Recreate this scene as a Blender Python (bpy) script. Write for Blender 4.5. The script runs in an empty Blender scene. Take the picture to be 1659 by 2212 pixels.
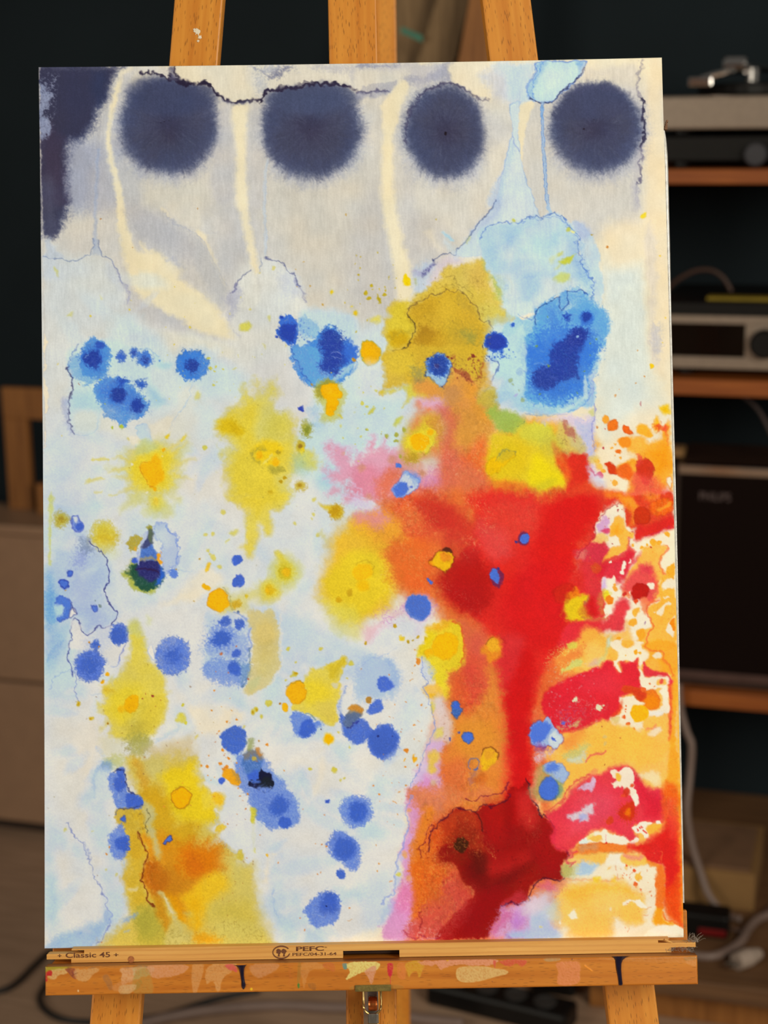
import bpy, bmesh, math, random
import numpy as np
from mathutils import Vector, Matrix

C = bpy.context.scene.collection
SC = bpy.context.scene

# ---------------------------------------------------------------- camera
PW, PH, FPX = 1659.0, 2212.0, 3600.0           # picture size and focal length in pixels
PITCH = math.radians(14.0)                      # the camera looks down
RCAM = Matrix(((0.9999, -0.0166, 0.0029), (-0.0164, -0.9987, -0.0481), (0.0037, 0.0481, -0.9988)))   # sheet -> camera
TCAM = Vector((-0.0252, -0.0140, 1.5685))       # sheet centre seen from the camera
LEAN = PITCH + math.radians(2.757)              # how far the easel leans back
SW, SH = 0.594, 0.830                           # size of the painted sheet
OZ = 1.20                                       # height of its centre
ex, ey = Vector((1, 0, 0)), Vector((0, math.sin(LEAN), math.cos(LEAN)))
ez = ex.cross(ey)
MS = Matrix((ex, ey, ez)).transposed()          # sheet axes -> world
O = Vector((0, 0, OZ))
CAM = O + MS @ (-(RCAM.transposed() @ TCAM))
MC = MS @ RCAM.transposed()                     # camera axes (x right, y down, z forward) -> world
cd = bpy.data.cameras.new('camera')
cam = bpy.data.objects.new('camera', cd)
C.objects.link(cam)
mw = Matrix.Identity(4)
for k, v in enumerate((MC @ Vector((1, 0, 0)), MC @ Vector((0, -1, 0)), MC @ Vector((0, 0, -1)), CAM)):
    for r in range(3):
        mw[r][k] = v[r]
cam.matrix_world = mw
cd.sensor_fit = 'VERTICAL'
cd.sensor_height = 36.0
cd.sensor_width = 27.0
cd.lens = FPX / PH * 36.0
cd.clip_start = 0.05
cd.dof.use_dof = True
cd.dof.focus_distance = 1.575
cd.dof.aperture_fstop = 4.0
cd.dof.aperture_blades = 0
SC.camera = cam

# ---------------------------------------------------------------- light
w = bpy.data.worlds.new('room_light')
SC.world = w
w.use_nodes = True
w.node_tree.nodes['Background'].inputs[0].default_value = (1.0, 0.93, 0.82, 1)
w.node_tree.nodes['Background'].inputs[1].default_value = 0.09


def area(name, loc, aim, sx, sy, power, col):
    l = bpy.data.lights.new(name, 'AREA')
    l.shape = 'RECTANGLE'
    l.size, l.size_y, l.energy, l.color = sx, sy, power, col
    o = bpy.data.objects.new(name, l)
    C.objects.link(o)
    o.location = loc
    o.rotation_euler = (Vector(aim) - Vector(loc)).to_track_quat('-Z', 'Y').to_euler()
    return o


area('window_daylight', (1.9, -2.3, 2.3), (0.0, 0.0, 1.15), 1.3, 1.5, 80.0, (1.0, 0.925, 0.76))
area('left_window_daylight', (-2.6, -1.6, 1.9), (0.0, 0.0, 1.15), 1.0, 1.4, 36.0, (1.0, 0.925, 0.76))
SC.view_settings.view_transform = 'Standard'
SC.view_settings.look = 'None'
SC.view_settings.gamma = 1.0
SC.view_settings.use_curve_mapping = False
SC.view_settings.exposure = 0.0
LIT = (0.886, 0.818, 0.672)      # light the sheet receives, per channel: display colour = pigment x LIT

# ---------------------------------------------------------------- helpers


def lin(c):
    return tuple(((v / 255) / 12.92 if v / 255 <= .04045 else ((v / 255 + .055) / 1.055) ** 2.4) for v in c)


def ray(px, py):
    return (MC @ Vector(((px - PW / 2) / FPX, (py - PH / 2) / FPX, 1.0)))


def loc(px, py, Y):
    """point of the easel's own axes (x right, y back, z up the slope) under a picture point, at depth Y"""
    d = MS.transposed() @ ray(px, py)
    c = MS.transposed() @ (CAM - O)
    t = (-Y - c.z) / d.z
    p = c + d * t
    return Vector((p.x, Y, p.y))


ML = Matrix.Translation(O) @ Matrix.Rotation(-LEAN, 4, 'X')    # easel axes -> world
TH = math.radians(17.0)
ub, vb = Vector((math.cos(TH), -math.sin(TH), 0)), Vector((math.sin(TH), math.cos(TH), 0))
MR = Matrix.Rotation(-TH, 4, 'Z')                              # room axes (a along the wall, b away, z up) -> world


def onb(px, py, b):
    """point in room axes on the upright plane at depth b"""
    d, c = MR.transposed() @ ray(px, py).to_4d(), MR.transposed() @ CAM.to_4d()
    t = (b - c.y) / d.y
    return Vector((c.x + d.x * t, b, c.z + d.z * t))


def onz(px, py, z):
    """point in room axes on the level plane at height z"""
    d, c = MR.transposed() @ ray(px, py).to_4d(), MR.transposed() @ CAM.to_4d()
    t = (z - c.z) / d.z
    return Vector((c.x + d.x * t, c.y + d.y * t, z))


def thing(name, label, cat, at=(0, 0, 0), group=None):
    o = bpy.data.objects.new(name, None)
    o.empty_display_size = .05
    C.objects.link(o)
    o.location = at
    return tag(o, label, cat, group)


def tag(o, label, cat, group=None):
    o['label'], o['category'] = label, cat
    if group:
        o['group'] = group
    return o


def obj(name, bm, mat, parent=None, M=None, label=None, smooth=False):
    """link a bmesh as one object; vertices are given in the axes of M; the un-moved coordinates stay as the attribute 'grain'"""
    me = bpy.data.meshes.new(name)
    bm.verts.ensure_lookup_table()
    g = np.array([v.co[:] for v in bm.verts], np.float32)
    if M is not None:
        bmesh.ops.transform(bm, matrix=M, verts=bm.verts)
    base = Vector((0, 0, 0))
    if parent is not None:
        q = parent
        while q is not None:
            base += q.location
            q = q.parent
    else:
        lo = Vector([min(v.co[k] for v in bm.verts) for k in range(3)])
        hi = Vector([max(v.co[k] for v in bm.verts) for k in range(3)])
        base = Vector(((lo.x + hi.x) / 2, (lo.y + hi.y) / 2, lo.z))
    bmesh.ops.translate(bm, vec=-base, verts=bm.verts)
    bmesh.ops.recalc_face_normals(bm, faces=bm.faces)
    bm.to_mesh(me)
    bm.free()
    a = me.attributes.new('grain', 'FLOAT_VECTOR', 'POINT')
    a.data.foreach_set('vector', g.ravel())
    if smooth:
        for f in me.polygons:
            f.use_smooth = True
    me.materials.append(mat)
    o = bpy.data.objects.new(name, me)
    C.objects.link(o)
    if parent is not None:
        o.parent = parent
    else:
        o.location = base
    if label:
        o['label'] = label
    return o


def struct(o):
    o['kind'] = 'structure'
    return o


def box(x0, x1, y0, y1, z0, z1, bev=.0015, seg=2, bm=None):
    bm = bm or bmesh.new()
    r = bmesh.ops.create_cube(bm, size=1)
    vs = r['verts']
    for v in vs:
        v.co = Vector((x0 + (v.co.x + .5) * (x1 - x0), y0 + (v.co.y + .5) * (y1 - y0), z0 + (v.co.z + .5) * (z1 - z0)))
    if bev:
        bmesh.ops.bevel(bm, geom=list({e for v in vs for e in v.link_edges}), offset=bev, segments=seg, profile=.5, affect='EDGES')
    return bm


def prism(pts, y0, y1, bev=.0008, bm=None):
    """outline in x,z pushed from y0 to y1"""
    bm = bm or bmesh.new()
    vs = [bm.verts.new((x, y0, z)) for x, z in pts]
    f = bm.faces.new(vs)
    r = bmesh.ops.extrude_face_region(bm, geom=[f])
    nv = [e for e in r['geom'] if isinstance(e, bmesh.types.BMVert)]
    for v in nv:
        v.co.y = y1
    if bev:
        bmesh.ops.bevel(bm, geom=list({e for v in vs + nv for e in v.link_edges}), offset=bev, segments=1, affect='EDGES')
    return bm


def lathe(prof, n=28, bm=None, c=(0, 0, 0), axis='Z'):
    bm = bm or bmesh.new()
    rings = []
    for r, z in prof:
        ring = []
        for k in range(n):
            t = 2 * math.pi * k / n
            p = {'Z': (r * math.cos(t), r * math.sin(t), z), 'Y': (r * math.cos(t), z, r * math.sin(t)), 'X': (z, r * math.cos(t), r * math.sin(t))}[axis]
            ring.append(bm.verts.new(Vector(p) + Vector(c)))
        rings.append(ring)
    for a, b in zip(rings, rings[1:]):
        for k in range(n):
            bm.faces.new((a[k], a[(k + 1) % n], b[(k + 1) % n], b[k]))
    bm.faces.new(rings[0])
    bm.faces.new(rings[-1])
    return bm


def tube(pts, r, n=8, bm=None, sub=6, cap=True):
    """round tube along a smooth path; r may be a list"""
    bm = bm or bmesh.new()
    P = [Vector(p) for p in pts]
    rr = r if isinstance(r, (list, tuple)) else [r] * len(P)
    path, rad = [], []
    m = len(P)
    for i in range(m - 1):
        a, b, c, d = P[max(i - 1, 0)], P[i], P[i + 1], P[min(i + 2, m - 1)]
        for k in range(sub):
            t = k / sub
            path.append(.5 * (2 * b + (c - a) * t + (2 * a - 5 * b + 4 * c - d) * t * t + (3 * b - a - 3 * c + d) * t ** 3))
            rad.append(rr[i] + (rr[i + 1] - rr[i]) * t)
    path.append(P[-1])
    rad.append(rr[-1])
    up = Vector((0, 0, 1))
    rings = []
    for i, p in enumerate(path):
        t = (path[min(i + 1, len(path) - 1)] - path[max(i - 1, 0)]).normalized()
        s = t.cross(up)
        if s.length < 1e-3:
            s = t.cross(Vector((1, 0, 0)))
        s.normalize()
        u = s.cross(t).normalized()
        rings.append([bm.verts.new(p + (s * math.cos(2 * math.pi * k / n) + u * math.sin(2 * math.pi * k / n)) * rad[i]) for k in range(n)])
    for a, b in zip(rings, rings[1:]):
        for k in range(n):
            bm.faces.new((a[k], a[(k + 1) % n], b[(k + 1) % n], b[k]))
    if cap:
        bm.faces.new(rings[0])
        bm.faces.new(rings[-1])
    return bm


# ---------------------------------------------------------------- materials


def nodes(name):
    m = bpy.data.materials.new(name)
    m.use_nodes = True
    nt = m.node_tree
    return m, nt, nt.nodes['Principled BSDF'], lambda t, **k: mk(nt, t, **k)


def mk(nt, t, **k):
    n = nt.nodes.new(t)
    for a, v in k.items():
        setattr(n, a, v)
    return n


def plain(name, col, rough=.5, metal=0.0, var=.12, scale=30, bump=.0, spec=.5, coat=0):
    """one colour with a little procedural variation"""
    m, nt, b, N = nodes(name)
    L = nt.links.new
    g = N('ShaderNodeAttribute', attribute_name='grain')
    n = N('ShaderNodeTexNoise')
    n.inputs['Scale'].default_value = scale
    n.inputs['Detail'].default_value = 4
    L(g.outputs['Vector'], n.inputs['Vector'])
    r = N('ShaderNodeValToRGB')
    c = lin(col)
    r.color_ramp.elements[0].color = (*[v * (1 - var) for v in c], 1)
    r.color_ramp.elements[1].color = (*[min(1, v * (1 + var)) for v in c], 1)
    r.color_ramp.elements[0].position, r.color_ramp.elements[1].position = .3, .7
    L(n.outputs['Fac'], r.inputs['Fac'])
    L(r.outputs['Color'], b.inputs['Base Color'])
    b.inputs['Roughness'].default_value = rough
    b.inputs['Metallic'].default_value = metal
    b.inputs['Specular IOR Level'].default_value = spec
    b.inputs['Coat Weight'].default_value = coat
    if bump:
        bp = N('ShaderNodeBump')
        bp.inputs['Strength'].default_value = bump
        bp.inputs['Distance'].default_value = .002
        L(n.outputs['Fac'], bp.inputs['Height'])
        L(bp.outputs['Normal'], b.inputs['Normal'])
    return m


def wood(name, light, dark, axis='z', fleck=(90, 50, 14), fl=.55, ring=0.0, rough=.45, coat=.15, paint=False, fs=1.0):
    """timber; grain runs along one axis of the part; beech flecks and, if ring > 0, pine growth lines"""
    m, nt, b, N = nodes(name)
    L = nt.links.new
    g = N('ShaderNodeAttribute', attribute_name='grain')
    ix = 'xyz'.index(axis)

    def mapped(across, along):
        mp = N('ShaderNodeMapping')
        mp.inputs['Scale'].default_value = [along if k == ix else across for k in range(3)]
        L(g.outputs['Vector'], mp.inputs['Vector'])
        return mp
    a = mapped(110, 7)
    n1 = N('ShaderNodeTexNoise')
    n1.inputs['Scale'].default_value = 1.0
    n1.inputs['Detail'].default_value = 6
    n1.inputs['Distortion'].default_value = .35
    L(a.outputs['Vector'], n1.inputs['Vector'])
    r1 = N('ShaderNodeValToRGB')
    r1.color_ramp.elements[0].color = (*lin(dark), 1)
    r1.color_ramp.elements[1].color = (*lin(light), 1)
    r1.color_ramp.elements[0].position, r1.color_ramp.elements[1].position = .3, .68
    L(n1.outputs['Fac'], r1.inputs['Fac'])
    col = r1.outputs['Color']
    f = mapped(620 * fs, 95 * fs)
    v = N('ShaderNodeTexVoronoi', feature='F1')
    v.inputs['Scale'].default_value = 1.0
    v.inputs['Randomness'].default_value = 1.0
    L(f.outputs['Vector'], v.inputs['Vector'])
    r2 = N('ShaderNodeValToRGB')
    r2.color_ramp.elements[0].color = (fl, fl, fl, 1)
    r2.color_ramp.elements[1].color = (0, 0, 0, 1)
    r2.color_ramp.elements[0].position, r2.color_ramp.elements[1].position = .16, .30
    L(v.outputs['Distance'], r2.inputs['Fac'])
    mx = N('ShaderNodeMix', data_type='RGBA')
    L(r2.outputs['Color'], mx.inputs[0])
    L(col, mx.inputs[6])
    mx.inputs[7].default_value = (*lin(fleck), 1)
    col = mx.outputs[2]
    if ring:
        rm = mapped(1.0, .10)
        wv = N('ShaderNodeTexWave', wave_type='BANDS', bands_direction='Z' if ix != 2 else 'X')
        wv.inputs['Scale'].default_value = 70
        wv.inputs['Distortion'].default_value = 5.5
        wv.inputs['Detail'].default_value = 3
        wv.inputs['Detail Scale'].default_value = .35
        L(rm.outputs['Vector'], wv.inputs['Vector'])
        r3 = N('ShaderNodeValToRGB')
        r3.color_ramp.elements[0].color = (0, 0, 0, 1)
        r3.color_ramp.elements[1].color = (ring, ring, ring, 1)
        r3.color_ramp.elements[0].position, r3.color_ramp.elements[1].position = .55, .95
        L(wv.outputs['Fac'], r3.inputs['Fac'])
        m3 = N('ShaderNodeMix', data_type='RGBA')
        L(r3.outputs['Color'], m3.inputs[0])
        L(col, m3.inputs[6])
        m3.inputs[7].default_value = (*lin(fleck), 1)
        col = m3.outputs[2]
    if paint:
        pa = N('ShaderNodeAttribute', attribute_name='paint')
        m4 = N('ShaderNodeMix', data_type='RGBA')
        L(pa.outputs['Alpha'], m4.inputs[0])
        L(col, m4.inputs[6])
        L(pa.outputs['Color'], m4.inputs[7])
        col = m4.outputs[2]
    L(col, b.inputs['Base Color'])
    b.inputs['Roughness'].default_value = rough
    b.inputs['Coat Weight'].default_value = coat
    b.inputs['Coat Roughness'].default_value = .3
    bp = N('ShaderNodeBump')
    bp.inputs['Strength'].default_value = .25
    bp.inputs['Distance'].default_value = .0006
    L(n1.outputs['Fac'], bp.inputs['Height'])
    L(bp.outputs['Normal'], b.inputs['Normal'])
    return m


BEECH = wood('oiled_beech_upright', (226, 152, 56), (204, 124, 36))
BEECHX = wood('oiled_beech_level', (212, 132, 40), (186, 104, 24), axis='x', fl=.35)
LIPWOOD = wood('paint_stained_beech', (214, 134, 42), (186, 104, 22), axis='x', fl=.35, paint=True)
PINE = wood('raw_pine', (236, 182, 100), (220, 158, 78), axis='x', fleck=(190, 120, 54), fl=.10, ring=.28, rough=.65, coat=0)
SHELFWOOD = wood('orange_shelf_pine', (168, 92, 32), (136, 66, 18), axis='x', fl=.2, ring=.3, rough=.5)
DULLWOOD = wood('dull_plank', (150, 122, 86), (112, 88, 58), fl=.2, ring=.3, rough=.7, coat=0)
BASEWOOD = wood('dull_base_board', (120, 86, 56), (94, 64, 40), axis='x', fl=.2, rough=.6, coat=0)
BROWNWOOD = wood('brown_plank', (160, 104, 48), (128, 78, 30), fl=.3, rough=.6, coat=.05)
WALL = plain('dark_blue_wall_paint', (22, 32, 38), .8, spec=.2, var=.08, scale=6, bump=.05)
FLOORM = wood('grey_brown_boards', (182, 150, 126), (150, 122, 100), axis='x', fl=.15, rough=.5, coat=0, fleck=(80, 60, 46))
BEIGE = plain('beige_lacquer', (160, 126, 100), .45, var=.05)
BLACK = plain('black_plastic', (14, 12, 12), .45, spec=.3)
BLACKCAB = plain('black_rubber_cable', (26, 24, 24), .5)
GREYCAB = plain('grey_cable_sheath', (126, 106, 98), .5, var=.06)
SILVER = plain('brushed_aluminium', (172, 156, 142), .38, metal=.6, var=.06, scale=80)
CHROME = plain('polished_chrome', (226, 222, 220), .12, metal=1.0, var=.04)
GLASSBLK = plain('smoked_display_glass', (14, 10, 9), .12, var=.2, coat=.6)
GRILLE = plain('dark_brown_grille_cloth', (20, 10, 8), .95, spec=.1, var=.3, scale=400, bump=.2)
WALNUT = plain('dark_veneer', (46, 28, 20), .5, var=.2, scale=12)
WHITEPL = plain('white_plastic', (176, 158, 146), .4, var=.04)
CARD = plain('brown_cardboard', (140, 104, 60), .8, var=.06)
REDPL = plain('red_plastic', (112, 14, 16), .4, var=.1)
YELLOW = plain('yellow_card', (140, 118, 16), .6, var=.1)
BRASS = plain('tarnished_brass', (176, 150, 96), .35, metal=.9, var=.25, scale=300)
COPPER = plain('copper_roller', (206, 118, 62), .3, metal=.95, var=.3, scale=200)
STEEL = plain('dull_steel', (150, 146, 138), .35, metal=.9, var=.2, scale=200)
INKM = plain('dried_navy_ink', (24, 18, 44), .18, var=.2, scale=200, coat=.7)
PRINT = plain('brown_stamp_ink', (112, 66, 40), .8, var=.25, scale=2500)
FILM = plain('crinkled_clear_film', (214, 214, 212), .16, var=.25, scale=160, coat=.8)
TEAL = plain('teal_tape', (60, 128, 108), .6, var=.1)
MDF = plain('white_board_edge', (214, 206, 188), .6, var=.05)
OLIVE = plain('olive_paint_crust', (112, 96, 40), .6, var=.3, scale=300, bump=.3)
DUST = plain('grey_lint', (150, 140, 132), .95, var=.2)

# ---------------------------------------------------------------- watercolour engine
_rng = np.random.RandomState(7)


class Sheet:
    """A watercolour sheet: a grid of pigment colours (display sRGB, 0..1) on which washes, drops and lines are laid."""

    def __init__(s, W, H, step, hom=None, base=(230, 216, 181)):
        s.W, s.H, s.step, s.hom = W, H, step, hom
        s.nx, s.ny = int(round(W / step)) + 1, int(round(H / step)) + 1
        s.gx = np.linspace(0, W, s.nx, dtype=np.float32)
        s.gy = np.linspace(0, H, s.ny, dtype=np.float32)
        s.col = np.empty((s.ny, s.nx, 3), np.float32)
        s.col[:] = np.array(base, np.float32) / 255
        s.cov = np.zeros((s.ny, s.nx), np.float32)
        s.ox = s.oy = 0.0
        s.k = 1.0
        s.cache = {}

    def noise(s, size, seed=0, tall=1.0):
        key = (size, seed, tall)
        if key not in s.cache:
            r = np.random.RandomState(int(size * 10) * 31 + seed * 977 + 5)
            lx, ly = int(s.W / size) + 3, int(s.H / size / tall) + 3
            lat = r.uniform(-1, 1, (ly, lx)).astype(np.float32)
            fx, fy = s.gx / size, s.gy / size / tall
            ix, iy = fx.astype(int), fy.astype(int)
            tx, ty = fx - ix, fy - iy
            tx, ty = tx * tx * (3 - 2 * tx), ty * ty * (3 - 2 * ty)
            rows = lat[:, ix] * (1 - tx) + lat[:, ix + 1] * tx
            s.cache[key] = rows[iy] * (1 - ty)[:, None] + rows[iy + 1] * ty[:, None]
        return s.cache[key]

    def grain(s):
        if 'g' not in s.cache:
            w = np.random.RandomState(3).normal(0, 1, (s.ny, s.nx)).astype(np.float32)
            w = (w + np.roll(w, 1, 0) + np.roll(w, 1, 1) + np.roll(np.roll(w, 1, 0), 1, 1)) / 2
            s.cache['g'] = np.clip(w * 0.75 + 0.5 * s.noise(4, 9), -1.6, 1.6)
        return s.cache['g']

    def S(s, ox, oy, k=4.6083):
        s.ox, s.oy, s.k = ox, oy, k

    def pt(s, p):
        p = np.array([float(v) for v in p.split()] if isinstance(p, str) else p, float).reshape(-1, 2)
        p = p / s.k + [s.ox, s.oy]
        if s.hom is not None:
            q = np.c_[p, np.ones(len(p))] @ s.hom.T
            p = q[:, :2] / q[:, 2:]
        return p

    @staticmethod
    def spline(p, closed=True, n=4):
        m = len(p)
        if m < 3 or n < 2:
            return p
        out = []
        for i in range(m if closed else m - 1):
            g = (lambda j: p[j % m]) if closed else (lambda j: p[min(max(j, 0), m - 1)])
            a, b, c, d = g(i - 1), g(i), g(i + 1), g(i + 2)
            for t in np.arange(n) / n:
                out.append(0.5 * (2 * b + (c - a) * t + (2 * a - 5 * b + 4 * c - d) * t * t + (3 * b - a - 3 * c + d) * t ** 3))
        if not closed:
            out.append(p[-1])
        return np.array(out)

    def box(s, x0, y0, x1, y1):
        i0, i1 = max(0, int(x0 / s.step)), min(s.nx, int(x1 / s.step) + 2)
        j0, j1 = max(0, int(y0 / s.step)), min(s.ny, int(y1 / s.step) + 2)
        return (slice(j0, j1), slice(i0, i1)) if i1 - i0 > 1 and j1 - j0 > 1 else None

    def put(s, b, al, col, mode='mix'):
        c = np.array(col, np.float32) / 255
        al = al.astype(np.float32)[..., None]
        v = s.col[b]
        if mode == 'mul':
            v *= 1 - al * (1 - c)
        else:
            v += al * (c - v)
        s.cov[b] = np.maximum(s.cov[b], al[..., 0])

    def rough(s, b, d, rough, jag):
        if rough:
            d = d + rough * (0.9 * s.noise(27)[b] + 0.6 * s.noise(11)[b] + 0.45 * s.noise(5)[b])
        if jag:
            d = d + jag * (0.7 * s.noise(7, 3)[b] + 0.6 * s.noise(4, 4)[b])
        return d

    def lay(s, b, d, col, a, soft, gran, mott, edge, ew, ea, mode):
        if gran:
            d = d + gran * soft * s.grain()[b]
        t = np.clip((d + soft) / (2 * soft), 0, 1)
        al = a * t * t * (3 - 2 * t)
        if mott:
            al = al * np.clip(1 - mott * (0.5 + 0.6 * s.noise(38, 2)[b] + 0.5 * s.noise(14, 2)[b]), 0, 1)
        if gran:
            al = al * np.clip(1 - 0.30 * gran * np.clip(s.grain()[b], 0, 1.5), 0, 1)
        s.put(b, al, col, mode)
        if edge is not None:
            e = ea * np.exp(-(d / ew) ** 2) * np.clip(0.75 + 0.6 * s.noise(33, 5)[b], 0.15, 1)
            s.put(b, e, edge)

    def P(s, pts, col, a=1.0, soft=5, rough=3, jag=0, gran=0, mott=0, edge=None, ew=1.6, ea=.8, mode='mix', sp=4):
        p = s.spline(s.pt(pts), True, sp)
        m = soft * (1 + gran) + 2.2 * rough + 1.5 * jag + 4
        b = s.box(p[:, 0].min() - m, p[:, 1].min() - m, p[:, 0].max() + m, p[:, 1].max() + m)
        if b is None:
            return
        X, Y = s.gx[b[1]], s.gy[b[0]]
        n = len(X) * len(Y)
        st = 1 if n < 6000 else 2 if n < 60000 else 4
        xs, ys = X[::st], Y[::st]
        if xs[-1] != X[-1]: xs = np.append(xs, X[-1])
        if ys[-1] != Y[-1]: ys = np.append(ys, Y[-1])
        gx, gy = np.meshgrid(xs, ys)
        d2 = np.full(gx.shape, 1e12, np.float32)
        ins = np.zeros(gx.shape, bool)
        q = np.roll(p, -1, 0)
        for (x0, y0), (x1, y1) in zip(p, q):
            dx, dy = x1 - x0, y1 - y0
            l = dx * dx + dy * dy
            if l < 1e-9:
                continue
            t = np.clip(((gx - x0) * dx + (gy - y0) * dy) / l, 0, 1)
            d2 = np.minimum(d2, (gx - x0 - t * dx) ** 2 + (gy - y0 - t * dy) ** 2)
            if dy:
                ins ^= ((gy < y0) != (gy < y1)) & (gx < x0 + (gy - y0) * dx / dy)
        d = np.sqrt(d2) * np.where(ins, 1, -1)
        if st > 1:
            fx = np.interp(X, xs, np.arange(len(xs))); ix = np.minimum(fx.astype(int), len(xs) - 2); tx = fx - ix
            fy = np.interp(Y, ys, np.arange(len(ys))); iy = np.minimum(fy.astype(int), len(ys) - 2); ty = (fy - iy)[:, None]
            r = d[:, ix] * (1 - tx) + d[:, ix + 1] * tx
            d = r[iy] * (1 - ty) + r[iy + 1] * ty
        s.lay(b, s.rough(b, d, rough, jag), col, a, soft, gran, mott, edge, ew, ea, mode)

    def B(s, x, y, rx, col, ry=None, a=1.0, soft=3, rough=1.5, jag=0, gran=0, mott=0, rot=0, fr=0, nf=40, edge=None, ew=1.6, ea=.8, mode='mix'):
        """a drop: rx, ry in sheet units"""
        if rx < .3 or a <= 0:
            return
        c = s.pt([x, y])[0]
        ry = ry or rx
        m = max(rx, ry) + soft * (1 + gran) + 2.2 * rough + 1.5 * jag + fr + 4
        b = s.box(c[0] - m, c[1] - m, c[0] + m, c[1] + m)
        if b is None:
            return
        X, Y = s.gx[b[1]][None] - c[0], s.gy[b[0]][:, None] - c[1]
        ca, sa = np.cos(np.radians(rot)), np.sin(np.radians(rot))
        u, v = (X * ca + Y * sa) / rx, (-X * sa + Y * ca) / ry
        r = np.sqrt(u * u + v * v)
        d = (1 - r) * min(rx, ry) * (0.5 + 0.5 * max(rx, ry) / min(rx, ry))
        if fr:
            th = np.arctan2(v, u) / (2 * np.pi) + .5
            g = np.random.RandomState(int(abs(c[0] * 7 + c[1] * 3)) % 99991).uniform(-1, 1, nf + 1)
            g[-1] = g[0]
            g2 = np.random.RandomState(int(abs(c[0] * 5 + c[1])) % 99991).uniform(-1, 1, nf * 3 + 1)
            g2[-1] = g2[0]
            d = d + fr * (0.6 * np.interp(th, np.linspace(0, 1, nf + 1), g) + 0.5 * np.interp(th, np.linspace(0, 1, nf * 3 + 1), g2))
        s.lay(b, s.rough(b, d, rough, jag), col, a, soft, gran, mott, edge, ew, ea, mode)

    def L(s, pts, w, col, a=.85, soft=1.0, jag=2, sp=3, w2=None, gran=0, mode='mix', fade=0):
        p = s.spline(s.pt(pts), False, sp)
        w2 = w if w2 is None else w2
        m = max(w, w2) + soft + jag * 2.2 + 3
        B = s.box(p[:, 0].min() - m, p[:, 1].min() - m, p[:, 0].max() + m, p[:, 1].max() + m)
        if B is None:
            return
        al = np.zeros((B[0].stop - B[0].start, B[1].stop - B[1].start), np.float32)
        n = len(p) - 1
        for i in range(n):
            (x0, y0), (x1, y1) = p[i], p[i + 1]
            b = s.box(min(x0, x1) - m, min(y0, y1) - m, max(x0, x1) + m, max(y0, y1) + m)
            if b is None:
                continue
            X, Y = np.meshgrid(s.gx[b[1]], s.gy[b[0]])
            if jag:
                X = X + jag * (0.8 * s.noise(11, 6)[b] + .7 * s.noise(5, 6)[b])
                Y = Y + jag * (0.8 * s.noise(11, 7)[b] + .7 * s.noise(5, 7)[b])
            dx, dy = x1 - x0, y1 - y0
            t = np.clip(((X - x0) * dx + (Y - y0) * dy) / (dx * dx + dy * dy + 1e-9), 0, 1)
            d = np.sqrt((X - x0 - t * dx) ** 2 + (Y - y0 - t * dy) ** 2)
            f = (i + t) / n
            e = np.clip(((w + (w2 - w) * f) / 2 + soft - d) / (2 * soft), 0, 1) * (1 - fade * f)
            sub = al[b[0].start - B[0].start:b[0].stop - B[0].start, b[1].start - B[1].start:b[1].stop - B[1].start]
            np.maximum(sub, e, out=sub)
        if gran:
            al = al * np.clip(1 - gran * (0.5 + s.grain()[B]), 0, 1)
        s.put(B, a * al, col, mode)

    def D(s, pts, col, r=2.0, **k):
        """small spots: x y r triples (r in sheet units)"""
        v = [float(t) for t in pts.split()]
        for i in range(0, len(v), 3):
            o = dict(soft=max(.9, v[i + 2] * .22), rough=min(1.2, v[i + 2] * .16), jag=min(1., v[i + 2] * .1))
            o.update(k)
            s.B(v[i], v[i + 1], v[i + 2], col, **o)

    def WR(s, pts, col, a=.5, size=9, thr=.16, soft=12, seed=1, sp=4, mode='mix', st=0):
        """wrinkles: ridges of a noise inside a soft patch; st stretches along the sheet's height"""
        p = s.spline(s.pt(pts), True, sp)
        m = soft + 4
        b = s.box(p[:, 0].min() - m, p[:, 1].min() - m, p[:, 0].max() + m, p[:, 1].max() + m)
        if b is None:
            return
        X, Y = np.meshgrid(s.gx[b[1]], s.gy[b[0]])
        d2 = np.full(X.shape, 1e12, np.float32)
        ins = np.zeros(X.shape, bool)
        for (x0, y0), (x1, y1) in zip(p, np.roll(p, -1, 0)):
            dx, dy = x1 - x0, y1 - y0
            t = np.clip(((X - x0) * dx + (Y - y0) * dy) / (dx * dx + dy * dy + 1e-9), 0, 1)
            d2 = np.minimum(d2, (X - x0 - t * dx) ** 2 + (Y - y0 - t * dy) ** 2)
            if dy:
                ins ^= ((Y < y0) != (Y < y1)) & (X < x0 + (Y - y0) * dx / dy)
        t = np.clip((np.sqrt(d2) * np.where(ins, 1, -1) + soft * .5) / soft, 0, 1)
        n = s.noise(size, seed)[b] + .45 * s.noise(size * .47, seed + 1)[b]
        if st:
            n = n + st * s.noise(size * 2.3, seed + 2)[b]
        e = np.clip(1 - np.abs(n) / thr, 0, 1) * np.clip(.6 + .9 * s.noise(31, seed + 3)[b], 0, 1)
        s.put(b, a * t * e, col, mode)


def homography(src, dst):
    A = []
    for (x, y), (u, v) in zip(src, dst):
        A += [[x, y, 1, 0, 0, 0, -u * x, -u * y, -u], [0, 0, 0, x, y, 1, -v * x, -v * y, -v]]
    h = np.linalg.svd(np.array(A, float))[2][-1].reshape(3, 3)
    return h / h[2, 2]

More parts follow.
